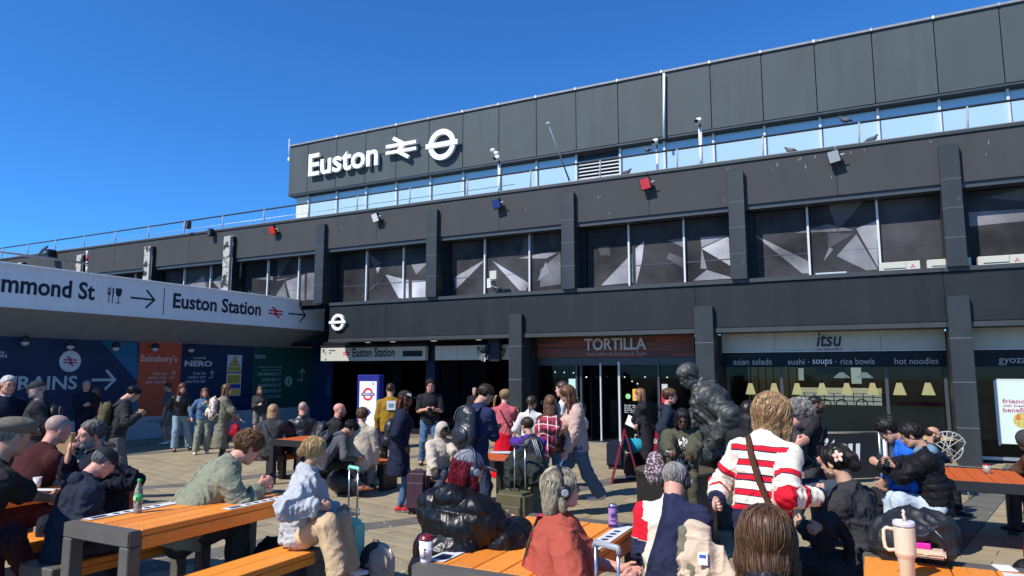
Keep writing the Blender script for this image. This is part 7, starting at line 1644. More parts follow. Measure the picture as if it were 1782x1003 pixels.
P33 = person('woman with long straight hair and sunglasses in a blush jumper looking down', px=(987, 672), D=9.9, az=-98, fem=True, hpitch=26, lean=6, hair='straight', hlen=.36, tuck=True, hairm='brown', skin='pale', glasses='frame_steel', sun=True, top=j('blush_knit', 'knit', t=.010, hem=.06, w=1.2, fold=1.3), bottom=j('jeans_blue', 'wide'), handR=('p', 946, 775, 9.6), handL=('p', 975, 828, 9.5), footL=('p', 1050, 873, 10.1), footR=('p', 975, 878, 9.9), shoes='shoe_white', sole='sole_white', near=True)
P35 = person('red haired woman in a long black coat pulling a suitcase past the glass doors', px=(1113, 677), D=13.3, az=-84, fem=True, hpitch=8, hair='long', hlen=.14, hairm='ginger', skin='pale', top=j('black_cotton', 'coat', hem=.62, t=.01, flare=.15), bottom=j('black_cotton', 'slim'), handR=('p', 1103, 752, 12.9), handL=('p', 1100, 735, 13.5), poseR='grip', footR=(.05, -.25, .085), footL=(-.08, .2, .085), shoes='shoe_white')
P36 = person('woman with a brown bun in a navy parka with a fur collar facing right', px=(1166, 677), D=10.9, az=88, fem=True, hair='bun', hairm='brown', skin='pink', top=j('navy_parka', 'jacket', hood=True, hem=.2), bottom=j('black_cotton', 'slim'), handR='pocket', handL='pocket', near=True)
P38 = person('woman in sunglasses and an olive coat seated on the round metal plinth', px=(1187, 713), D=7.5, az=176, sit=True, seat=.80, fem=True, hpitch=22, hair='long', hlen=.12, hairline=.03, hairm='black', skin='brown', glasses='frame_black', sun=True, top=j('olive', 'jacket', t=.016, hem=.2, fold=1.3, w=1.15), under='zebra_print', underw=1.7, bottom=j('olive', 'regular'), handR=('p', 1168, 795, 7.05), handL=('p', 1200, 805, 7.0), poseR='grip', near=True)
P39 = person('grey haired man in headphones and a cream, navy and red tracksuit top', px=(1173, 808), D=4.65, az=8, sit=True, seat=.45, lean=14, hpitch=32, hair='short', hairm='grey', skin='pink', phones='pack_black', fat=1.05,
    top=j('panelled_tracksuit', 'jacket', t=.004, collar=True, zonefn=lambda V, L_, al, arm: np.where((arm > .5) & (al < .77) & (L_[:, 0] < 0), 0, np.where(arm > .5, 1, np.clip(.75+(L_[:, 0]+.055+(.42-np.minimum(al, .42))*.30)*8, .3, 1)))), bottom=j('wool_red', 'regular'), handR='lap', handL='lap')
P40 = person('woman in a cream jumper with red and navy stripes standing with her back turned', px=(1342, 697), D=4.65, az=22, fem=True, lean=13, hpitch=30, hyaw=-8, hair='wavy', hlen=.29, vol=.034, hairm='bronde', skin='pale', top=j('striped_wool', 'knit', t=.012, hem=.05, w=1.0, fold=1.4), bottom=j('wool_navy', 'wide'), handR=('p', 1432, 864, 4.3), handL=('p', 1246, 872, 4.45), hdirR=(-.2, .8, .5), poseR='fist', poseL='fist', elbR=(.35, -.4, -1), elbL=(-.35, -.5, -1), fat=1.02)
P41 = person('woman with glossy black hair half hidden behind the striped jumper', px=(1303, 699), D=7.0, az=20, fem=True, hair='straight', hlen=.32, hairm='black', skin='tan', top=j('black_cotton', 'knit'), bottom=j('charcoal', 'slim'))
P42 = person('grey curly haired man in jeans perched behind the striped jumper with a phone', px=(1392, 699), D=6.1, az=66, sit=True, seat=.80, lean=12, hpitch=30, hair='curlshort', vol=.012, hairm='grey', skin='pink', top=j('charcoal', 'jacket'), bottom=j('slate_trousers', 'wide'), handR=('p', 1388, 775, 5.8), poseR='grip', handL='phone', kneeR=('p', 1470, 850, 5.9), kneeL=('p', 1500, 845, 6.2))
P43 = person('man in black clothes with a rucksack walking right past the banner', px=(1420, 689), D=9.1, az=88, hpitch=0, hair='buzz', hairm='black', beard=True, beardm='black', skin='brown', top=j('black_cotton', 'shirt', hem=.16), bottom=j('charcoal', 'regular'), handL=('p', 1428, 800, 9.4), handR=('p', 1402, 795, 8.9), footR=(.08, -.3, .085), footL=(-.08, .32, .085), near=True)
backpack(P43, 'black rucksack on the man walking past the banner', MATS['pack_black'], .30, .46, .18)
P46 = person('boy in a bright blue jacket looking down beside the steel post', px=(1545, 728), D=8.25, az=-88, sit=True, seat=.45, lean=16, hpitch=42, hair='mop', hairm='black', skin='tan', top=j('blue_shell', 'jacket', t=.004, hood=True), bottom=j('black_cotton', 'regular'), handR=('p', 1530, 849, 7.9), poseR='flat', handL='lap', near=True)
P47 = person('boy in a black puffer jacket and blue hood holding a phone on the bench', px=(1584, 738), D=7.9, az=-90, sit=True, seat=.45, lean=12, hpitch=24, hair='mop', vol=-.006, hairm='black', skin='tan', glasses='frame_black', top=j('puffer_matt', 'puffer', baf=.075), bottom=j('jeans_light', 'wide'), kneeR=('p', 1532, 868, 7.7), kneeL=('p', 1536, 866, 8.0), handR=('p', 1532, 812, 7.65), handL=('p', 1530, 808, 7.95), poseR='grip', poseL='grip', hdirR=(0, 1, .5), near=True)
phone(P47, 'R', 'phone held by the boy in the black puffer jacket')
bag_blob('hood', 'pale blue hood lying over the collar of the black puffer jacket', 'hood', [prim(P47['nb']-P47['M2'][:, 1]*.07, r3=(.12, .075, .075), R=P47['M2'], k=.02), prim(P47['nb']+P47['M2'] @ A3(.06, .04, .02), r3=(.045, .07, .05), R=P47['M2'], k=.03), prim(P47['nb']+P47['M2'] @ A3(-.06, .04, .02), r3=(.045, .07, .05), R=P47['M2'], k=.03)], MATS['denim_hood'], .010)
P48 = person('balding man in dark clothes resting his arm on the right hand table', px=(1624, 743), D=9.7, az=84, sit=True, seat=.45, lean=18, hpitch=4, hair='bald_top', hairm='dark', beard=True, beardm='dark', skin='tan', top=j('navy_wool', 'knit'), bottom=j('black_cotton', 'regular'), handR=('p', 1672, 812, 9.9), handL=('p', 1680, 810, 10.3), footR=('p', 1668, 893, 9.4), near=True)
P49 = person('person in a brown coat with a dark hood at the right edge of the table', px=(1782, 752), D=8.7, az=-60, sit=True, seat=.45, lean=26, hpitch=25, hair='short', hairm='black', skin='brown', top=j('brown_coat', 'jacket', t=.014), hood='charcoal', bottom=j('charcoal', 'regular'), handR=('p', 1745, 828, 8.6), handL=('p', 1752, 832, 9.0))
P44 = person('girl with a dark ponytail and a flower hair clip facing left', px=(1452, 776), D=4.95, az=-62, sit=True, seat=.45, fem=True, lean=16, hpitch=12, hair='pony', hlen=.30, hairline=.030, hairm='black', skin='olive', earring=True, top=j('faded_black', 'hoodie', t=.004, hem=.1, w=1.1, fold=1.4), bottom=j('charcoal', 'wide'), handR=('p', 1412, 925, 4.6), handL=('p', 1395, 915, 5.0))
P26 = person('crimson haired woman in a cap, headphones and glossy black puffer jacket', px=(815, 786), D=4.55, az=38, sit=True, seat=.45, fem=True, lean=16, hyaw=-22, hpitch=10, tuck=True, hair='wavy', hlen=.17, vol=.006, hairm='crimson', skin='pale', hat='cap', hatm='grey_blue_cap', phones='navy_phones', fat=1.16, top=j('puffer_gloss', 'puffer', t=.030, baf=.150, bafa=1.9, fold=.9, hood=True, w=1.25), bottom=j('black_cotton', 'regular'), handR=('p', 905, 925, 4.6), handL=('p', 880, 905, 4.9)) if MATS.setdefault('grey_blue_cap', cloth('grey_blue_cap', (.20, .24, .27))) and MATS.setdefault('navy_phones', mat('navy_phones', (.02, .025, .05), .4)) else None
P34 = person('woman with blonde streaked hair, headphones and glasses in a brick red t-shirt', px=(978, 820), D=3.95, az=80, sit=True, seat=.45, fem=True, lean=4, hyaw=0, hpitch=-6, roots=True, tuck=True, hair='bob', hlen=.115, vol=.004, hairm='streak', skin='pink', glasses='frame_black', phones='pack_black', fat=1.6, top=j('brick_tee', 'tee', t=.010, sl=.5, fold=1.3), bottom=j('black_cotton', 'regular'), handR=('p', 1078, 1012, 3.55), handL=('p', 1085, 990, 3.9))
P45 = person('woman with long brown hair in a black leather jacket at the bottom edge', px=(1331, 899), D=2.9, az=-4, sit=True, seat=.45, fem=True, lean=12, hpitch=18, hair='straight', hlen=.42, vol=.030, roots=True, hairm='brown', skin='pale', fat=1.4, top=j('leather_black', 'jacket'), bottom=j('black_cotton', 'regular'))
P50 = person('person with dark crimson hair at the lower right corner', px=(1800, 928), D=4.0, az=-30, sit=True, seat=.45, fem=True, lean=14, hair='straight', hlen=.28, hairm='crimson', skin='pale', top=j('puffer_matt', 'puffer'), bottom=j('black_cotton', 'regular'))
print('PEOPLE TIME', time.time()-T0)
# ------------------------------------------------------------------ round metal plinth and bronze figure
c = atD(1172, 700, 8.5); m_pl = mat('dark_bronze_plate', (.045, .042, .036), .35, metal=.5, var=.2, vscale=4, streak=.15)
PL = thing('plinth', 'round dark metal plinth below the bronze figure', 'plinth', (c[0], c[1], gz(c[1])))
MB().lathe((c[0], c[1], gz(c[1])), [(.50, 0), (.50, .02), (.475, .03), (.475, .79), (.50, .81), (.50, .84)], 28, smooth=False).build('drum', m_pl, PL)
MB().lathe((c[0], c[1], gz(c[1])+.84), [(.49, 0), (.46, .012)], 28).build('top_plate', mat('worn_brown_plate', (.12, .09, .06), .4, metal=.3, var=.35, vscale=6), PL)
m_bz = mat('dark_bronze', (.060, .062, .058), .52, metal=.35, var=.5, vscale=7, bump=.6, bscale=26, spec=.5, dirt=((.12, .125, .115), 6, .62))
ss = dict(px=(1197, 636), D=9.5, az=-98, sit=True, seat=.70, lean=30, hpitch=34, hyaw=0, hs=.92, k=1.42, handR=('p', 1172, 800, 9.4), handL=('p', 1248, 764, 8.9), elbL=(-1, -.9, .25), elbR=(.3, -.5, -.6), kneeR=('p', 1195, 800, 9.5), kneeL=('p', 1228, 790, 9.1), fat=1.3, top=dict(kind='coat'))
J = solve_skeleton(ss); k = J['k']
for c_ in 'RL': J['footd'+c_] = J['fwd']
ST_ = thing('statue', 'dark bronze statue of a man leaning forward in an old fashioned coat', 'statue', (J['pelvis'][0], J['pelvis'][1], 0))
P = torso_prims(J, ss, .035, .30, .3)+arm_prims(J, ss, .030, 1.0, 1.1)
P += [prim(J['nb']-J['M2'][:, 2]*.02*k, J['neck']+J['M2'][:, 2]*.05*k, .085*k, .080*k, k=.02, fe=True)]
for sx in (-1, 1): P.append(prim(J['chest']+J['M2'] @ A3(sx*.07, .13, .10)*k, J['waist']+J['M2'] @ A3(sx*.11, .13, -.05)*k, .03*k, .045*k, k=.03))
V, Q = sdf_mesh(P, .018); N = vnormals(V, Q); V = folds(V, N, .055, 7, 77); obj_from('coat', [(V, Q, 0)], m_bz, ST_)
P = []
for c_ in 'RL': P += [prim(J['hip'+c_], J['kn'+c_], .115*k, .085*k, k=.04), prim(J['kn'+c_], J['an'+c_], .08*k, .065*k, k=.03), prim(J['an'+c_], J['an'+c_]+J['fwd']*.16*k-UZ*.05, .05*k, .045*k, k=.03)]
V, Q = sdf_mesh(P, .018); V = folds(V, vnormals(V, Q), .03, 8, 71); obj_from('breeches_and_boots', [(V, Q, 0)], m_bz, ST_)
hV, hQ, hM, bd = get_head('m', True); parts = [((hV*k*.92) @ J['Mh'].T+J['head'], hQ, 0)]
for c_, sx in (('R', 1), ('L', -1)):
    V0, Q0 = get_hand('hold', True); V1 = V0.copy(); Q1 = Q0
    if sx < 0: V1[:, 0] *= -1; Q1 = Q0[:, ::-1]
    d = J['wr'+c_]-J['el'+c_]; parts.append(((V1*k*1.05) @ frame_from(d, J['right']*sx).T+J['wr'+c_], Q1, 0))
P = [prim(J['nb']-UZ*.1, J['head']-J['Mh'][:, 2]*.05, .07*k, .055*k)]; V, Q = sdf_mesh(P, .018); parts.append((V, Q, 0))
obj_from('head', parts[:1], m_bz, ST_); obj_from('hand', parts[1:2], m_bz, ST_); obj_from('hand', parts[2:3], m_bz, ST_); obj_from('neck', parts[3:], m_bz, ST_)
hp = hair_parts(J, dict(hair='short', hs=.92, vol=.004), True)
if hp: V, Q, tone, hk = hp; obj_from('hair', [((V*k) @ J['Mh'].T+J['head'], Q, 0)], m_bz, ST_)
c = J['pelvis']; MB().lathe((c[0], c[1], 0), [(.42, 0), (.40, .3), (.30, .62), (.26, .78)], 9, smooth=False).build('rock_base', m_bz, ST_)
# ------------------------------------------------------------------ things on the tables
p = atZ(239, 893, ZT); BT = thing('bottle', 'clear plastic drink bottle with a green cap and green label', 'bottle', p)
m_pet = mat('clear_plastic', (.85, .92, .90), .08, trans=.92, ior=1.33, var=0); m_green = mat('bottle_green', (.02, .42, .12), .4, var=.05)
MB().lathe(p, [(.026, 0), (.031, .006), (.031, .02), (.0285, .035), (.0315, .05), (.029, .065), (.032, .08), (.032, .155), (.029, .175), (.020, .205), (.0125, .228), (.0125, .240)], 20).build('body', m_pet, BT)
MB().lathe(p+UZ*.092, [(.0328, 0), (.0328, .048)], 20).build('label', m_green, BT, label='green wrap label'); B('label_panel', p[0]-.012, p[0]+.016, p[1]-.0340, p[1]-.0330, p[2]+.10, p[2]+.132, mat('pale_green_print', (.5, .65, .35), .5), BT)
MB().lathe(p+UZ*.238, [(.0145, 0), (.0150, .004), (.0145, .020), (.010, .022)], 18).build('cap', m_green, BT)
MB().lathe(p+UZ*.005, [(.027, 0), (.028, .015), (.026, .045)], 18).build('drink', mat('pale_drink', (.55, .50, .40), .2, trans=.5), BT)
p = atZ(741, 978, ZT); CP = thing('coffee_cup', 'white paper coffee cup with a dark red lid and sleeve reading PRET', 'cup', p); m_lid = mat('burgundy_lid', (.16, .012, .018), .35, var=.04)
MB().lathe(p, [(.029, 0), (.030, .003), (.042, .128)], 24).build('cup', MATS['cup_white'], CP); MB().lathe(p+UZ*.022, [(.0335, 0), (.0405, .064)], 24).build('sleeve', mat('sleeve_card', (.66, .64, .63), .7, var=.03), CP)
MB().lathe(p+UZ*.126, [(.044, 0), (.0455, .004), (.044, .010), (.038, .013), (.037, .022), (.033, .024)], 24).build('lid', m_lid, CP)
v, r_ = view_dirs(p); 
for q, ch in enumerate('PRET'): text(ch, p-v*.0395-r_*.013+UZ*(.071-.0155*q)+UZ*0, r_, UZ, .012, .012, m_lid, CP, name='letter', bold=.02, depth=.0015)
p = atZ(1067, 919, ZT); CN_ = thing('drink_can', 'tall purple drink can with a dark bird emblem', 'can', p)
m_lil = mat('lilac_can', (.42, .27, .62), .3, metal=.3, var=.03); m_pur = mat('deep_purple', (.05, .015, .16), .3, metal=.3, var=0); m_al = mat('aluminium', (.62, .62, .66), .25, metal=.9, var=0)
MB().lathe(p, [(.026, 0), (.0325, .008), (.033, .012), (.033, .030), (.033, .140), (.033, .150), (.028, .160), (.0275, .163)], 24, ms=[2, 1, 1, 0, 1, 2, 2]).build('body', [m_lil, m_pur, m_al], CN_); MB().lathe(p+UZ*.163, [(.0275, 0), (.0285, .002), (.024, .0005)], 20).build('rim', m_al, CN_)
v, r_ = view_dirs(p); mb = MB(); o = p-v*.0338+UZ*.092
for q in (stroke([(-.020, .006), (-.004, -.004), (.010, .006), (.022, .020)], .006)+stroke([(-.012, -.018), (.004, -.004), (.022, -.010)], .005)+stroke([(-.002, .018), (-.002, -.020)], .006)): mb.prism(q, o, r_, UZ, .001)
mb.build('bird_emblem', m_pur, CN_); text('~aaaaaaaaa', p-v*.0338-r_*.018+UZ*.052, r_, UZ, .036, .009, m_pur, CN_, depth=.001)
p = atZ(64, 850, ZT); SC = thing('paper_cup', 'small white paper cup on the left edge table', 'cup', p); MB().lathe(p, [(.025, 0), (.037, .10)], 20).build('cup', MATS['cup_white'], SC); MB().lathe(p+UZ*.098, [(.0385, 0), (.0385, .004)], 20).build('rim', m_white, SC)
p = atZ(80, 853, ZT); tag(MB().obox(p+UZ*.003, (.9, .4, 0), (-.4, .9, 0), UZ, .11, .05, .002).build('receipt', m_white), 'white slip of paper beside the small paper cup', 'paper')
# insulated tumbler
p = atZ(1579, 1006, ZT); TU = thing('tumbler', 'large cream insulated tumbler with side handle and straw', 'tumbler', p); m_crm = mat('cream_enamel', (.70, .61, .44), .45, var=.02); v, r_ = view_dirs(p)
MB().lathe(p, [(.034, 0), (.038, .004), (.040, .100), (.050, .115), (.052, .130), (.053, .262), (.0535, .266)], 32, ms=[0, 0, 1, 1, 0, 0]).build('body', [m_crm, mat('peach_band', (.62, .44, .31), .45, var=.02)], TU)
MB().lathe(p+UZ*.266, [(.0535, 0), (.054, .004)], 32).build('steel_ring', mat('dark_steel_ring', (.12, .12, .12), .3, metal=.8), TU); MB().lathe(p+UZ*.270, [(.053, 0), (.0545, .004), (.0545, .020), (.050, .026)], 32).build('lid', mat('pale_lilac_plastic', (.58, .56, .60), .4, var=.02), TU)
MB().tube([p-r_*.045+UZ*.245, p-r_*.085+UZ*.252, p-r_*.098+UZ*.24, p-r_*.100+UZ*.19, p-r_*.096+UZ*.15, p-r_*.080+UZ*.135, p-r_*.048+UZ*.140], .0095, 10).build('handle', m_crm, TU)
MB().tube([p+UZ*.29+r_*.005, p+UZ*.315+r_*.004, p+UZ*.330-r_*.0, p+UZ*.345+r_*.004, p+UZ*.352-r_*.004], .008, 10).build('straw', m_crm, TU); MB().obox(p+UZ*.298-r_*.022-v*.01, r_, v, UZ, .016, .012, .006).build('lid_tab', m_crm, TU, bevel=.003)
# large black bag behind it, holding a purse and a pink pouch
p = atD(1590, 900, 4.05); p[2] = ZT; v, r_ = view_dirs(p); q0 = p+UZ*.135
BB = bag_blob('shoulder_bag', 'large soft black bag slumped on the lower right table', 'bag', [prim(q0, r3=(.19, .16, .14), k=.03), prim(p-r_*.13+UZ*.08, r3=(.10, .13, .10), k=.05), prim(p+r_*.12+UZ*.13, r3=(.09, .13, .12), k=.05), prim(q0-v*.19+r_*.06-UZ*.05, r3=(.095, .10, .06), k=.02, sub=True)], MATS['pack_black'], .009, .05, loc=p)
MB().tube([q0-v*.165+r_*.10+UZ*.07, q0-v*.165+r_*.13+UZ*.035], .004, 6).build('zip_pull', MATS['zip_grey'], BB)
o = q0-v*.150+r_*.060-UZ*.060; PU = thing('purse', 'beige zipped purse sticking out of the black bag', 'purse', o); MB().obox(o, r_, v, UZ, .085, .05, .022).build('purse_body', mat('beige_leather', (.62, .46, .33), .5), PU, bevel=.012, segs=2); MB().tube([o-v*.051-r_*.07, o-v*.051+r_*.07], .003, 5).build('zip', MATS['gold'], PU)
o = q0-v*.135+r_*.03-UZ*.022; tag(MB().obox(o, r_, v, UZ, .045, .03, .016).build('pouch', mat('hot_pink', (.65, .01, .30), .5), bevel=.006), 'small hot pink pouch inside the black bag', 'pouch')
p = atZ(1748, 990, ZT); tag(MB().obox(p+UZ*.004, (1, .2, 0), (-.2, 1, 0), UZ, .045, .06, .002).build('leaflet', m_white), 'white leaflet on the far corner of the lower right table', 'leaflet')
p = atZ(1718, 824, .80); GL = thing('glass_cup', 'small clear cup with a red lid on the right hand table', 'cup', p); MB().lathe(p, [(.035, 0), (.045, .10)], 16).build('cup', mat('frosted_cup', (.6, .55, .52), .3, trans=.4), GL); MB().lathe(p+UZ*.1, [(.047, 0), (.04, .012)], 16).build('lid', MATS['red_plastic'], GL)
for q in range(3):
    p = atZ(870+q*10, 788+q, .80); tag(MB().obox(p+UZ*(.006+.006*q), (.8, .5, 0), (-.5, .8, 0), UZ, .15, .11, .003).build('newspaper', m_hwhite), ('open newspaper lying lowest on the red orange table', 'folded newspaper on the red orange table', 'newspaper lying topmost on the red orange table')[q], 'newspaper', 'newspapers on the red orange table')
# ------------------------------------------------------------------ luggage
def G(px, D): p = atD(px, 700, D); p[2] = gz(p[1]); return p
suitcase('brick red suitcase with a raised grey handle at the bottom edge', G(1027, 3.38), -.42, .42, .26, .70, MATS['brick_shell'] if 'brick_shell' in MATS else mat('brick_shell', (.22, .035, .022), .4), handle=.30, hm=MATS['grey_plastic'], shell=True)
suitcase('mint green suitcase with a tall handle beside the blonde woman', G(602, 6.2), -.35, .40, .26, .56, MATS['mint_plastic'], handle=.42, hm=MATS['mint_plastic'], shell=True)
suitcase('dark red suitcase standing behind the man in the navy parka', G(216, 7.9), .4, .40, .25, .66, MATS['red_plastic'], shell=True)
suitcase('tall dark plum suitcase beside the woman in red trainers', G(731, 10.0), .2, .30, .24, .56, mat('plum_fabric', (.045, .015, .03), .6))
suitcase('low black case that the hooded child sits on', G(772, 9.45), .4, .46, .30, .36, MATS['pack_black'], wheels=False)
OS = suitcase('olive suitcase with an orange base and a tall black handle behind the puffer jacket', G(896, 8.0), -.15, .40, .26, .54, mat('olive_fabric', (.085, .075, .035), .7), handle=.50, hm=MATS['rubber'])
c = np.array(OS.location); MB().obox(c+UZ*.10, (math.cos(-.15), math.sin(-.15), 0), (-math.sin(-.15), math.cos(-.15), 0), UZ, .226, .146, .07).build('orange_base', mat('orange_fabric', (.62, .22, .02), .6), OS, bevel=.02)
BS = suitcase('black cabin suitcase carrying a turquoise bag by the glass doors', G(1104, 13.3), -.4, .44, .24, .42, MATS['pack_black'], handle=.34)
q = np.array(BS.location)+A3(0, -.16, .62); bag_blob('holdall', 'turquoise bag strapped on top of the black cabin suitcase', 'bag', [prim(q, r3=(.20, .11, .13), k=.02), prim(q+A3(-.13, 0, .08), q+A3(.13, 0, .08), .07, .07, n=A3(0, 1, 0), q=.6, k=.04)], MATS['turquoise'] if 'turquoise' in MATS else cloth('turquoise', (.02, .26, .34)), .014, .012)
suitcase('navy suitcase in front of the open glass door', G(1070, 14.6), .1, .36, .24, .52, MATS['navy_wool'])
bag_blob('holdall', 'black holdall under the orange bench', 'bag', [prim(G(603, 11.6)+UZ*.22, r3=(.34, .20, .20), k=.02), prim(G(630, 11.4)+UZ*.2, r3=(.12, .16, .17), k=.04)], MATS['pack_black'], .015, .025)
bag_blob('rucksack', 'black bag on the ground under the long front table', 'bag', [prim(G(484, 6.3)+UZ*.2, r3=(.20, .16, .22), k=.02), prim(G(475, 6.2)+UZ*.1, r3=(.22, .18, .12), k=.05)], MATS['pack_black'], .012, .025)
p = G(660, 6.15); v, r_ = view_dirs(p); FB = bag_blob('rucksack', 'grey and pale taupe rucksack standing on the paving', 'bag', [prim(p+UZ*.13, p+UZ*.27, .16, .13, n=v, q=.65, k=.03)], MATS['charcoal'], .009, .02, loc=p)
V, Q = sdf_mesh([prim(p+UZ*.24-v*.03+r_*.03, r3=(.13, .11, .15), k=.03), prim(p+UZ*.10+r_*.08-v*.05, r3=(.055, .07, .12), k=.03)], .009); V = folds(V, vnormals(V, Q), .03, 10, 3); obj_from('pale_front_flap', [(V, Q, 0)], MATS['pack_taupe'], FB); MB().tube([p+UZ*.36-r_*.03, p+UZ*.43-r_*.02, p+UZ*.42+r_*.02, p+UZ*.36+r_*.02], .009, 6, flat=.4).build('grab_handle', MATS['pack_taupe'], FB)
MB().tube([p+UZ*.36+r_*.12-v*.06, p+UZ*.2+r_*.165-v*.07, p+UZ*.03+r_*.13-v*.07], .006, 6).build('white_piping', m_white, FB)
bag_blob('handbag', 'black leather handbag hanging behind the woman in the navy coat', 'bag', [prim(atD(681, 748, 10.4), r3=(.09, .12, .17), k=.02), prim(atD(678, 765, 10.4), r3=(.11, .12, .10), k=.04)], MATS['leather_pack'], .012, .015)
p = atD(409, 748, 15.5); RBg = bag_blob('handbag', 'red handbag hanging from the arm of the woman in the trench coat', 'bag', [prim(p, r3=(.13, .08, .14), k=.02), prim(p-UZ*.08, r3=(.15, .09, .09), k=.04)], cloth('red_leather', (.26, .008, .02), rough=.4), .014, .012); MB().tube([p+UZ*.12-UX*.06, p+UZ*.32, p+UZ*.12+UX*.06], .010, 6).build('strap', cloth('red_leather', (.26, .008, .02)), RBg)
p = atD(109, 776, 9.1); PB = thing('paper_bag', 'brown paper carrier bag held by the man in the grey cap', 'bag', p); m_kraft = mat('kraft_paper', (.42, .27, .12), .75, var=.12, vscale=12, bump=.4, bscale=12)
MB().obox(p, (.8, .6, 0), (-.6, .8, 0), UZ, .13, .065, .165).build('bag_body', m_kraft, PB, bevel=.006); MB().tube([p+UZ*.165-UX*.05, p+UZ*.24, p+UZ*.165+UX*.05], .004, 5).build('string_handle', m_kraft, PB)
# cloth things held or laid over
p = atD(953, 745, 9.55); bag_blob('blanket', 'red checked blanket bundled in the arms of the woman in the blush jumper', 'blanket', [prim(p, r3=(.16, .14, .15), k=.03), prim(p+UZ*-.2+UX*-.02, r3=(.14, .13, .19), k=.06), prim(p+UX*.10+UZ*.05, r3=(.12, .10, .12), k=.05)], MATS['plaid_wool'], .014, .05)
p = atD(900, 815, 8.25); bag_blob('jacket', 'dark green jacket tied round the waist of the boy in purple', 'jacket', [prim(p, r3=(.14, .14, .22), k=.03), prim(p+UX*.2+UY*.06+UZ*-.02, r3=(.15, .13, .19), k=.06), prim(p+UX*-.05-UZ*.12, r3=(.10, .10, .14), k=.05)], MATS['green_dark'] if 'green_dark' in MATS else cloth('green_dark', (.03, .035, .032)), .014, .05)
J = P39; R = J['M2']; p = J['chest']+R @ A3(.16, -.17, -.05)
CT = bag_blob('folded_coat', 'beige coat lining outwards hanging over the grey haired man in headphones', 'coat', [prim(p, p+R @ A3(.08, -.02, -.50), .085, .16, n=R[:, 1], q=.42, k=.04), prim(p+R @ A3(.14, .0, -.08), p+R @ A3(.20, .0, -.42), .06, .09, n=R[:, 1], q=.5, k=.05)], cloth('beige_lining', (.56, .44, .32), rough=.6), .010, .05, loc=p)
V, Q = sdf_mesh([prim(p+R @ A3(-.045, -.01, .02), p+R @ A3(-.03, -.03, -.5), .045, .07, n=R[:, 1], q=.4, k=.03)], .010); V = folds(V, vnormals(V, Q), .03, 9, 2); obj_from('coat_edge', [(V, Q, 0)], MATS['trench'], CT)
o = p+R @ A3(.055, -.085, -.12); MB().obox(o, R[:, 0], R[:, 2], R[:, 1], .028, .036, .002).build('care_label', m_white, CT); MB().obox(o-R[:, 1]*.003+R[:, 2]*.012, R[:, 0], R[:, 2], R[:, 1], .020, .010, .001).build('blue_print', mat('label_blue', (.03, .08, .4), .5), CT)
J = P38; p = J['pelvis']+J['right']*.30+J['fwd']*.12; bag_blob('handbag', 'speckled pink and black handbag beside the woman in the olive coat', 'bag', [prim(p+UZ*.0, r3=(.13, .09, .15), k=.02), prim(p+UZ*.12, r3=(.09, .07, .10), k=.04)], MATS['speckle_print'], .012, .014)
mb = MB(); mb.tube([J['wrR']+J['hmR'] @ A3(-.02, .07, -.03), J['wrR']+J['hmR'] @ A3(-.05, .10, .06)], .005, 6); tag(mb.build('pen', m_white), 'white pen in the hand of the woman in the olive coat', 'pen')
# straps across backs
def strap(J, pts, m, w, name, parent): MB().tube([J['chest']+J['M2'] @ A3(*q)*J['k'] for q in pts], w, 8, flat=.28).build(name, m, parent)
strap(P40, [(-.06, .10, .19), (-.075, .0, .205), (-.07, -.11, .17), (-.02, -.165, .05), (.05, -.175, -.12), (.14, -.15, -.30), (.20, -.05, -.40)], MATS['brown_coat'], .020, 'bag_strap', P40['T'])
strap(P34, [(.05, .10, .17), (.03, -.0, .185), (-.03, -.13, .19), (-.05, -.165, .05), (-.06, -.20, -.12), (-.06, -.22, -.32)], MATS['garden_strap'], .032, 'bag_strap', P34['T'])
strap(P28, [(-.10, .02, .16), (-.05, -.14, .08), (.06, -.15, -.12), (.15, -.10, -.26)], MATS['brown_coat'], .016, 'bag_strap', P28['T'])
strap(P15, [(-.12, .0, .17), (-.10, -.18, .06), (.02, -.20, -.10)], MATS['grey_knit'], .016, 'bag_strap', P15['T'])
# small things in hands and hair
J = P20; p = J['wrL']+J['hmL'] @ A3(-.02, .10, -.06); FC = thing('food_tray', 'clear plastic food tray in the hands of the blonde woman', 'food', p); v, r_ = view_dirs(p)
MB().obox(p+UZ*.01, r_, v, UZ, .075, .055, .022).build('tray', m_pet, FC, bevel=.008)
for q in range(14): MB().ell(p+r_*random.uniform(-.055, .055)+v*random.uniform(-.04, .04)+UZ*random.uniform(.0, .03), (.014, .012, .010), n=7, k=5).build('food_piece', mat('noodle_%d' % (q % 3), ((.55, .30, .06), (.65, .45, .15), (.35, .15, .04))[q % 3], .4), FC)
bag_blob('napkin', 'crumpled white napkin in the lap of the blonde woman', 'napkin', [prim(p-r_*.12-UZ*.02-v*.05, r3=(.05, .02, .055), k=.01), prim(p-r_*.15-UZ*.08-v*.05, r3=(.03, .02, .035), k=.01)], m_hwhite, .006, .03)
q = J['wrR']+J['hmR'] @ A3(-.02, .08, -.03); tag(MB().tube([q+UZ*.05, q-UZ*.10+r_*.03], .004, 6, flat=.5).build('fork', MATS['rubber']), 'dark plastic fork in the hand of the blonde woman', 'fork')
J = P23; p = (J['wrR']+J['wrL'])/2+J['fwd']*.08; CM = thing('camera', 'black camera held by the smiling man near the entrance', 'camera', p); MB().obox(p, J['right'], J['fwd'], UZ, .07, .03, .045).build('camera_body', MATS['rubber'], CM, bevel=.008); MB().lathe(p, [(.035, 0), (.035, .09), (.03, .10)], 16, axis=J['fwd']).build('lens', MATS['lens_black'], CM)
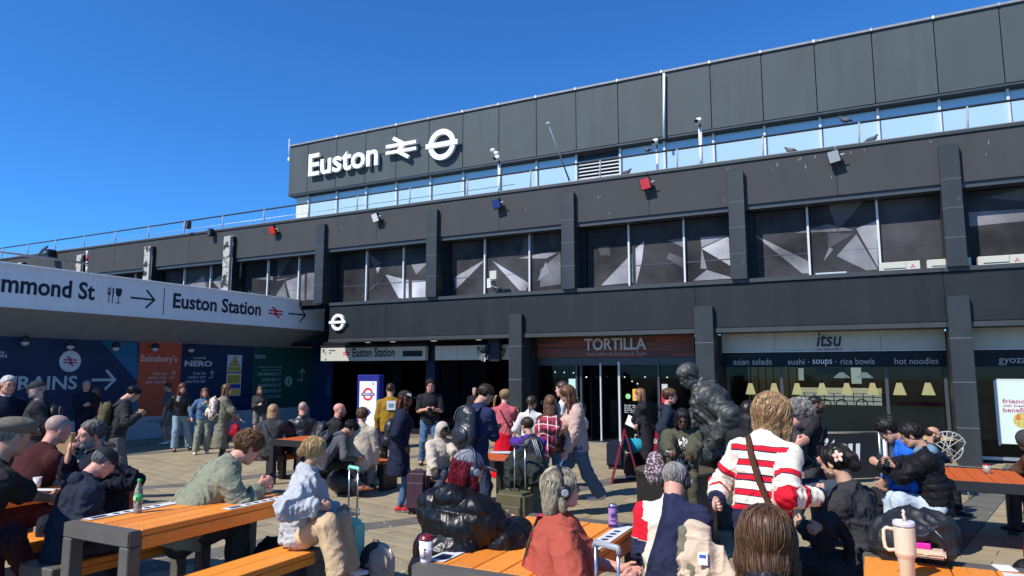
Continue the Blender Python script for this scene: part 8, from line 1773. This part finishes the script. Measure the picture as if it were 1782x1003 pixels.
J = P21; c = J['chest']+J['M2'] @ A3(.03, -.155, .04); v, r_ = view_dirs(c); MB().obox(c, r_, UZ, v, .085, .09, .004).build('back_print', m_white, J['T']); MB().obox(c-v*.005+UZ*.0, r_, UZ, v, .05, .04, .002).build('print_picture', mat('teal_grey_print', (.2, .35, .32), .6), J['T'])
J = P44; Mh = J['Mh']; c = J['head']+Mh @ A3(.035, -.115, .055)*J['k']; FL = MB()
side = -1 if np.dot(Mh[:, 0], CAM-J['head']) < 0 else 1; c = J['head']+Mh @ A3(.070*side, -.075, .040)*J['k']; nn = Mh[:, 0]*side; uu = Mh[:, 1]; ww = Mh[:, 2]
fo = thing('hair_flower', 'white and orange flower clip in the dark ponytail', 'flower', c)
for q in range(5): a = q*2*PI/5+.3; d = uu*math.cos(a)+ww*math.sin(a); e_ = np.cross(nn, d); MB().ell(c+nn*.018+d*.022, (.024, .015, .006), n=10, k=6, rot=np.stack([d, e_, nn], 1)).build('petal', mat('petal_white', (.75, .55, .45), .5), fo)
MB().ell(c+nn*.026, (.010, .010, .008), n=8, k=6).build('flower_centre', mat('flower_orange', (.7, .12, .02), .5), fo)
J = P35; p = J['wrL']; tag(MB().obox(p+UZ*-.02, (.9, .1, -.4), (.3, .2, .9), (0, 1, 0), .13, .10, .004).build('papers', m_white), 'sheaf of white papers held by the red haired woman', 'papers')
J = P22; mb = MB(); Mh = J['Mh']
for q in range(4): mb.obox(J['head']+Mh @ A3(.074, .012+.018*q, .078-.004*q)*J['k'], Mh[:, 1], Mh[:, 2], Mh[:, 0], .005, .014+.005*(q % 2), .012)
stuff(mb.build('cap_lettering', m_white, J['T']))
# ------------------------------------------------------------------ street things by the shops
def aboard(px, D, yaw_, label, words):
    p = G(px, D); T = thing('sandwich_board', label, 'sign', p, 'burgundy pavement boards'); u = A3(math.cos(yaw_), math.sin(yaw_), 0); v = A3(-math.sin(yaw_), math.cos(yaw_), 0); m = mat('burgundy_board', (.19, .012, .025), .5, var=.06)
    for s_ in (-1, 1):
        up = UZ*.96-v*s_*.26; up /= np.linalg.norm(up); f = np.cross(u, up); c = p+v*s_*.26*.5+UZ*.47; MB().obox(c, u, up, f, .26, .46, .008).build('board', m, T)
        for sx in (-1, 1): MB().obox(c+u*sx*.27, u, up, f, .02, .49, .015).build('frame_leg', m, T)
    c = p-v*.26*.5+UZ*.47
    up = UZ*.96+v*.26; up /= np.linalg.norm(up)
    for q, w_ in enumerate(words): text(w_, c-v*.014-u*.20+up*(.22-.16*q), u, up, .40, .09, m_hwhite, T, bold=.02, depth=.003)
    return T
aboard(1086, 12.9, -1.25, 'burgundy sandwich board seen edge on beside the cabin suitcase', ('TORTILLA',)); aboard(1141, 13.2, -.9, 'burgundy sandwich board right of the woman in the long black coat', ('TORTILLA',))
def barrier(p0, p1, h, m, label, word=None, wcol=None, posts=True):
    a, b_ = np.array(p0), np.array(p1); u = (b_-a); L_ = np.linalg.norm(u); u /= L_; v = np.cross(UZ, u); T = thing('barrier', label, 'barrier', a); MB().obox((a+b_)/2+UZ*(h/2+.06), u, UZ, v, L_/2-.03, h/2-.02, .006).build('banner', m, T)
    for q in (a, b_): MB().tube([q, q+UZ*(h+.09)], .025, 10).build('post', m_galv, T); MB().lathe(q, [(.17, 0), (.17, .012), (.03, .03)], 20).build('base', m_galv, T)
    MB().tube([a+UZ*(h+.06), b_+UZ*(h+.06)], .012, 8).build('top_rail', m_galv, T)
    if word: text(word, a+u*L_*.26+UZ*h*.46-v*.0075*-1*-1, u, UZ, L_*.48, h*.50, wcol, T, name='letters', bold=.03, shear=.1, depth=.003)
    return T
barrier(G(1392, 12.6), G(1526, 12.9), .86, mat('black_banner', (.010, .010, .011), .6, var=.05), 'black cafe barrier with the word itsu in white', 'itsu', m_white)
barrier(G(884, 14.2), G(944, 14.4), .92, mat('burgundy_banner', (.20, .012, .03), .6, var=.05), 'burgundy cafe barrier behind the woman in the red skirt')
p = G(1535, 11.6); PO_ = thing('steel_post', 'brushed steel post on a round base beside the boy in blue', 'post', p); MB().tube([p, p+UZ*.98], .035, 14).build('post', MATS['brushed_steel'], PO_); MB().lathe(p, [(.20, 0), (.20, .012), (.05, .03), (.037, .06)], 24).build('base', MATS['brushed_steel'], PO_)
p = G(1645, 11.3); v, r_ = view_dirs(p); WC = thing('wire_chair', 'white wire backed chair by the last pillar', 'chair', p)
def W3(x, y, z): return p+r_*x+v*y+UZ*z
rim = [W3(.25*math.cos(a)*(1 if math.sin(a) > 0 else .8), .02+.05*math.sin(a)*0, .82+.24*math.sin(a)) for a in np.linspace(0, 2*PI, 21)]; MB().tube(rim, .010, 8).build('back_rim', MATS['chair_grey'] if 'chair_grey' in MATS else mat('chair_grey', (.36, .35, .33), .5), WC)
for i, j_ in ((1, 7), (2, 12), (4, 14), (6, 16), (8, 18), (3, 10), (5, 13), (9, 17), (0, 15)): MB().tube([rim[i], rim[j_]], .008, 6).build('back_wire', MATS['chair_grey'], WC)
MB().obox(W3(0, .24, .46), r_, v, UZ, .22, .21, .012).build('seat', MATS['chair_grey'], WC, bevel=.01)
for sx in (-1, 1):
    for sy in (0, 1): MB().tube([W3(sx*.18, .08+.32*sy, .46), W3(sx*.23, .02+.46*sy, 0)], .011, 8).build('leg', MATS['chair_grey'], WC)
# second chair row, mostly hidden
print('ALL TIME', time.time()-T0)
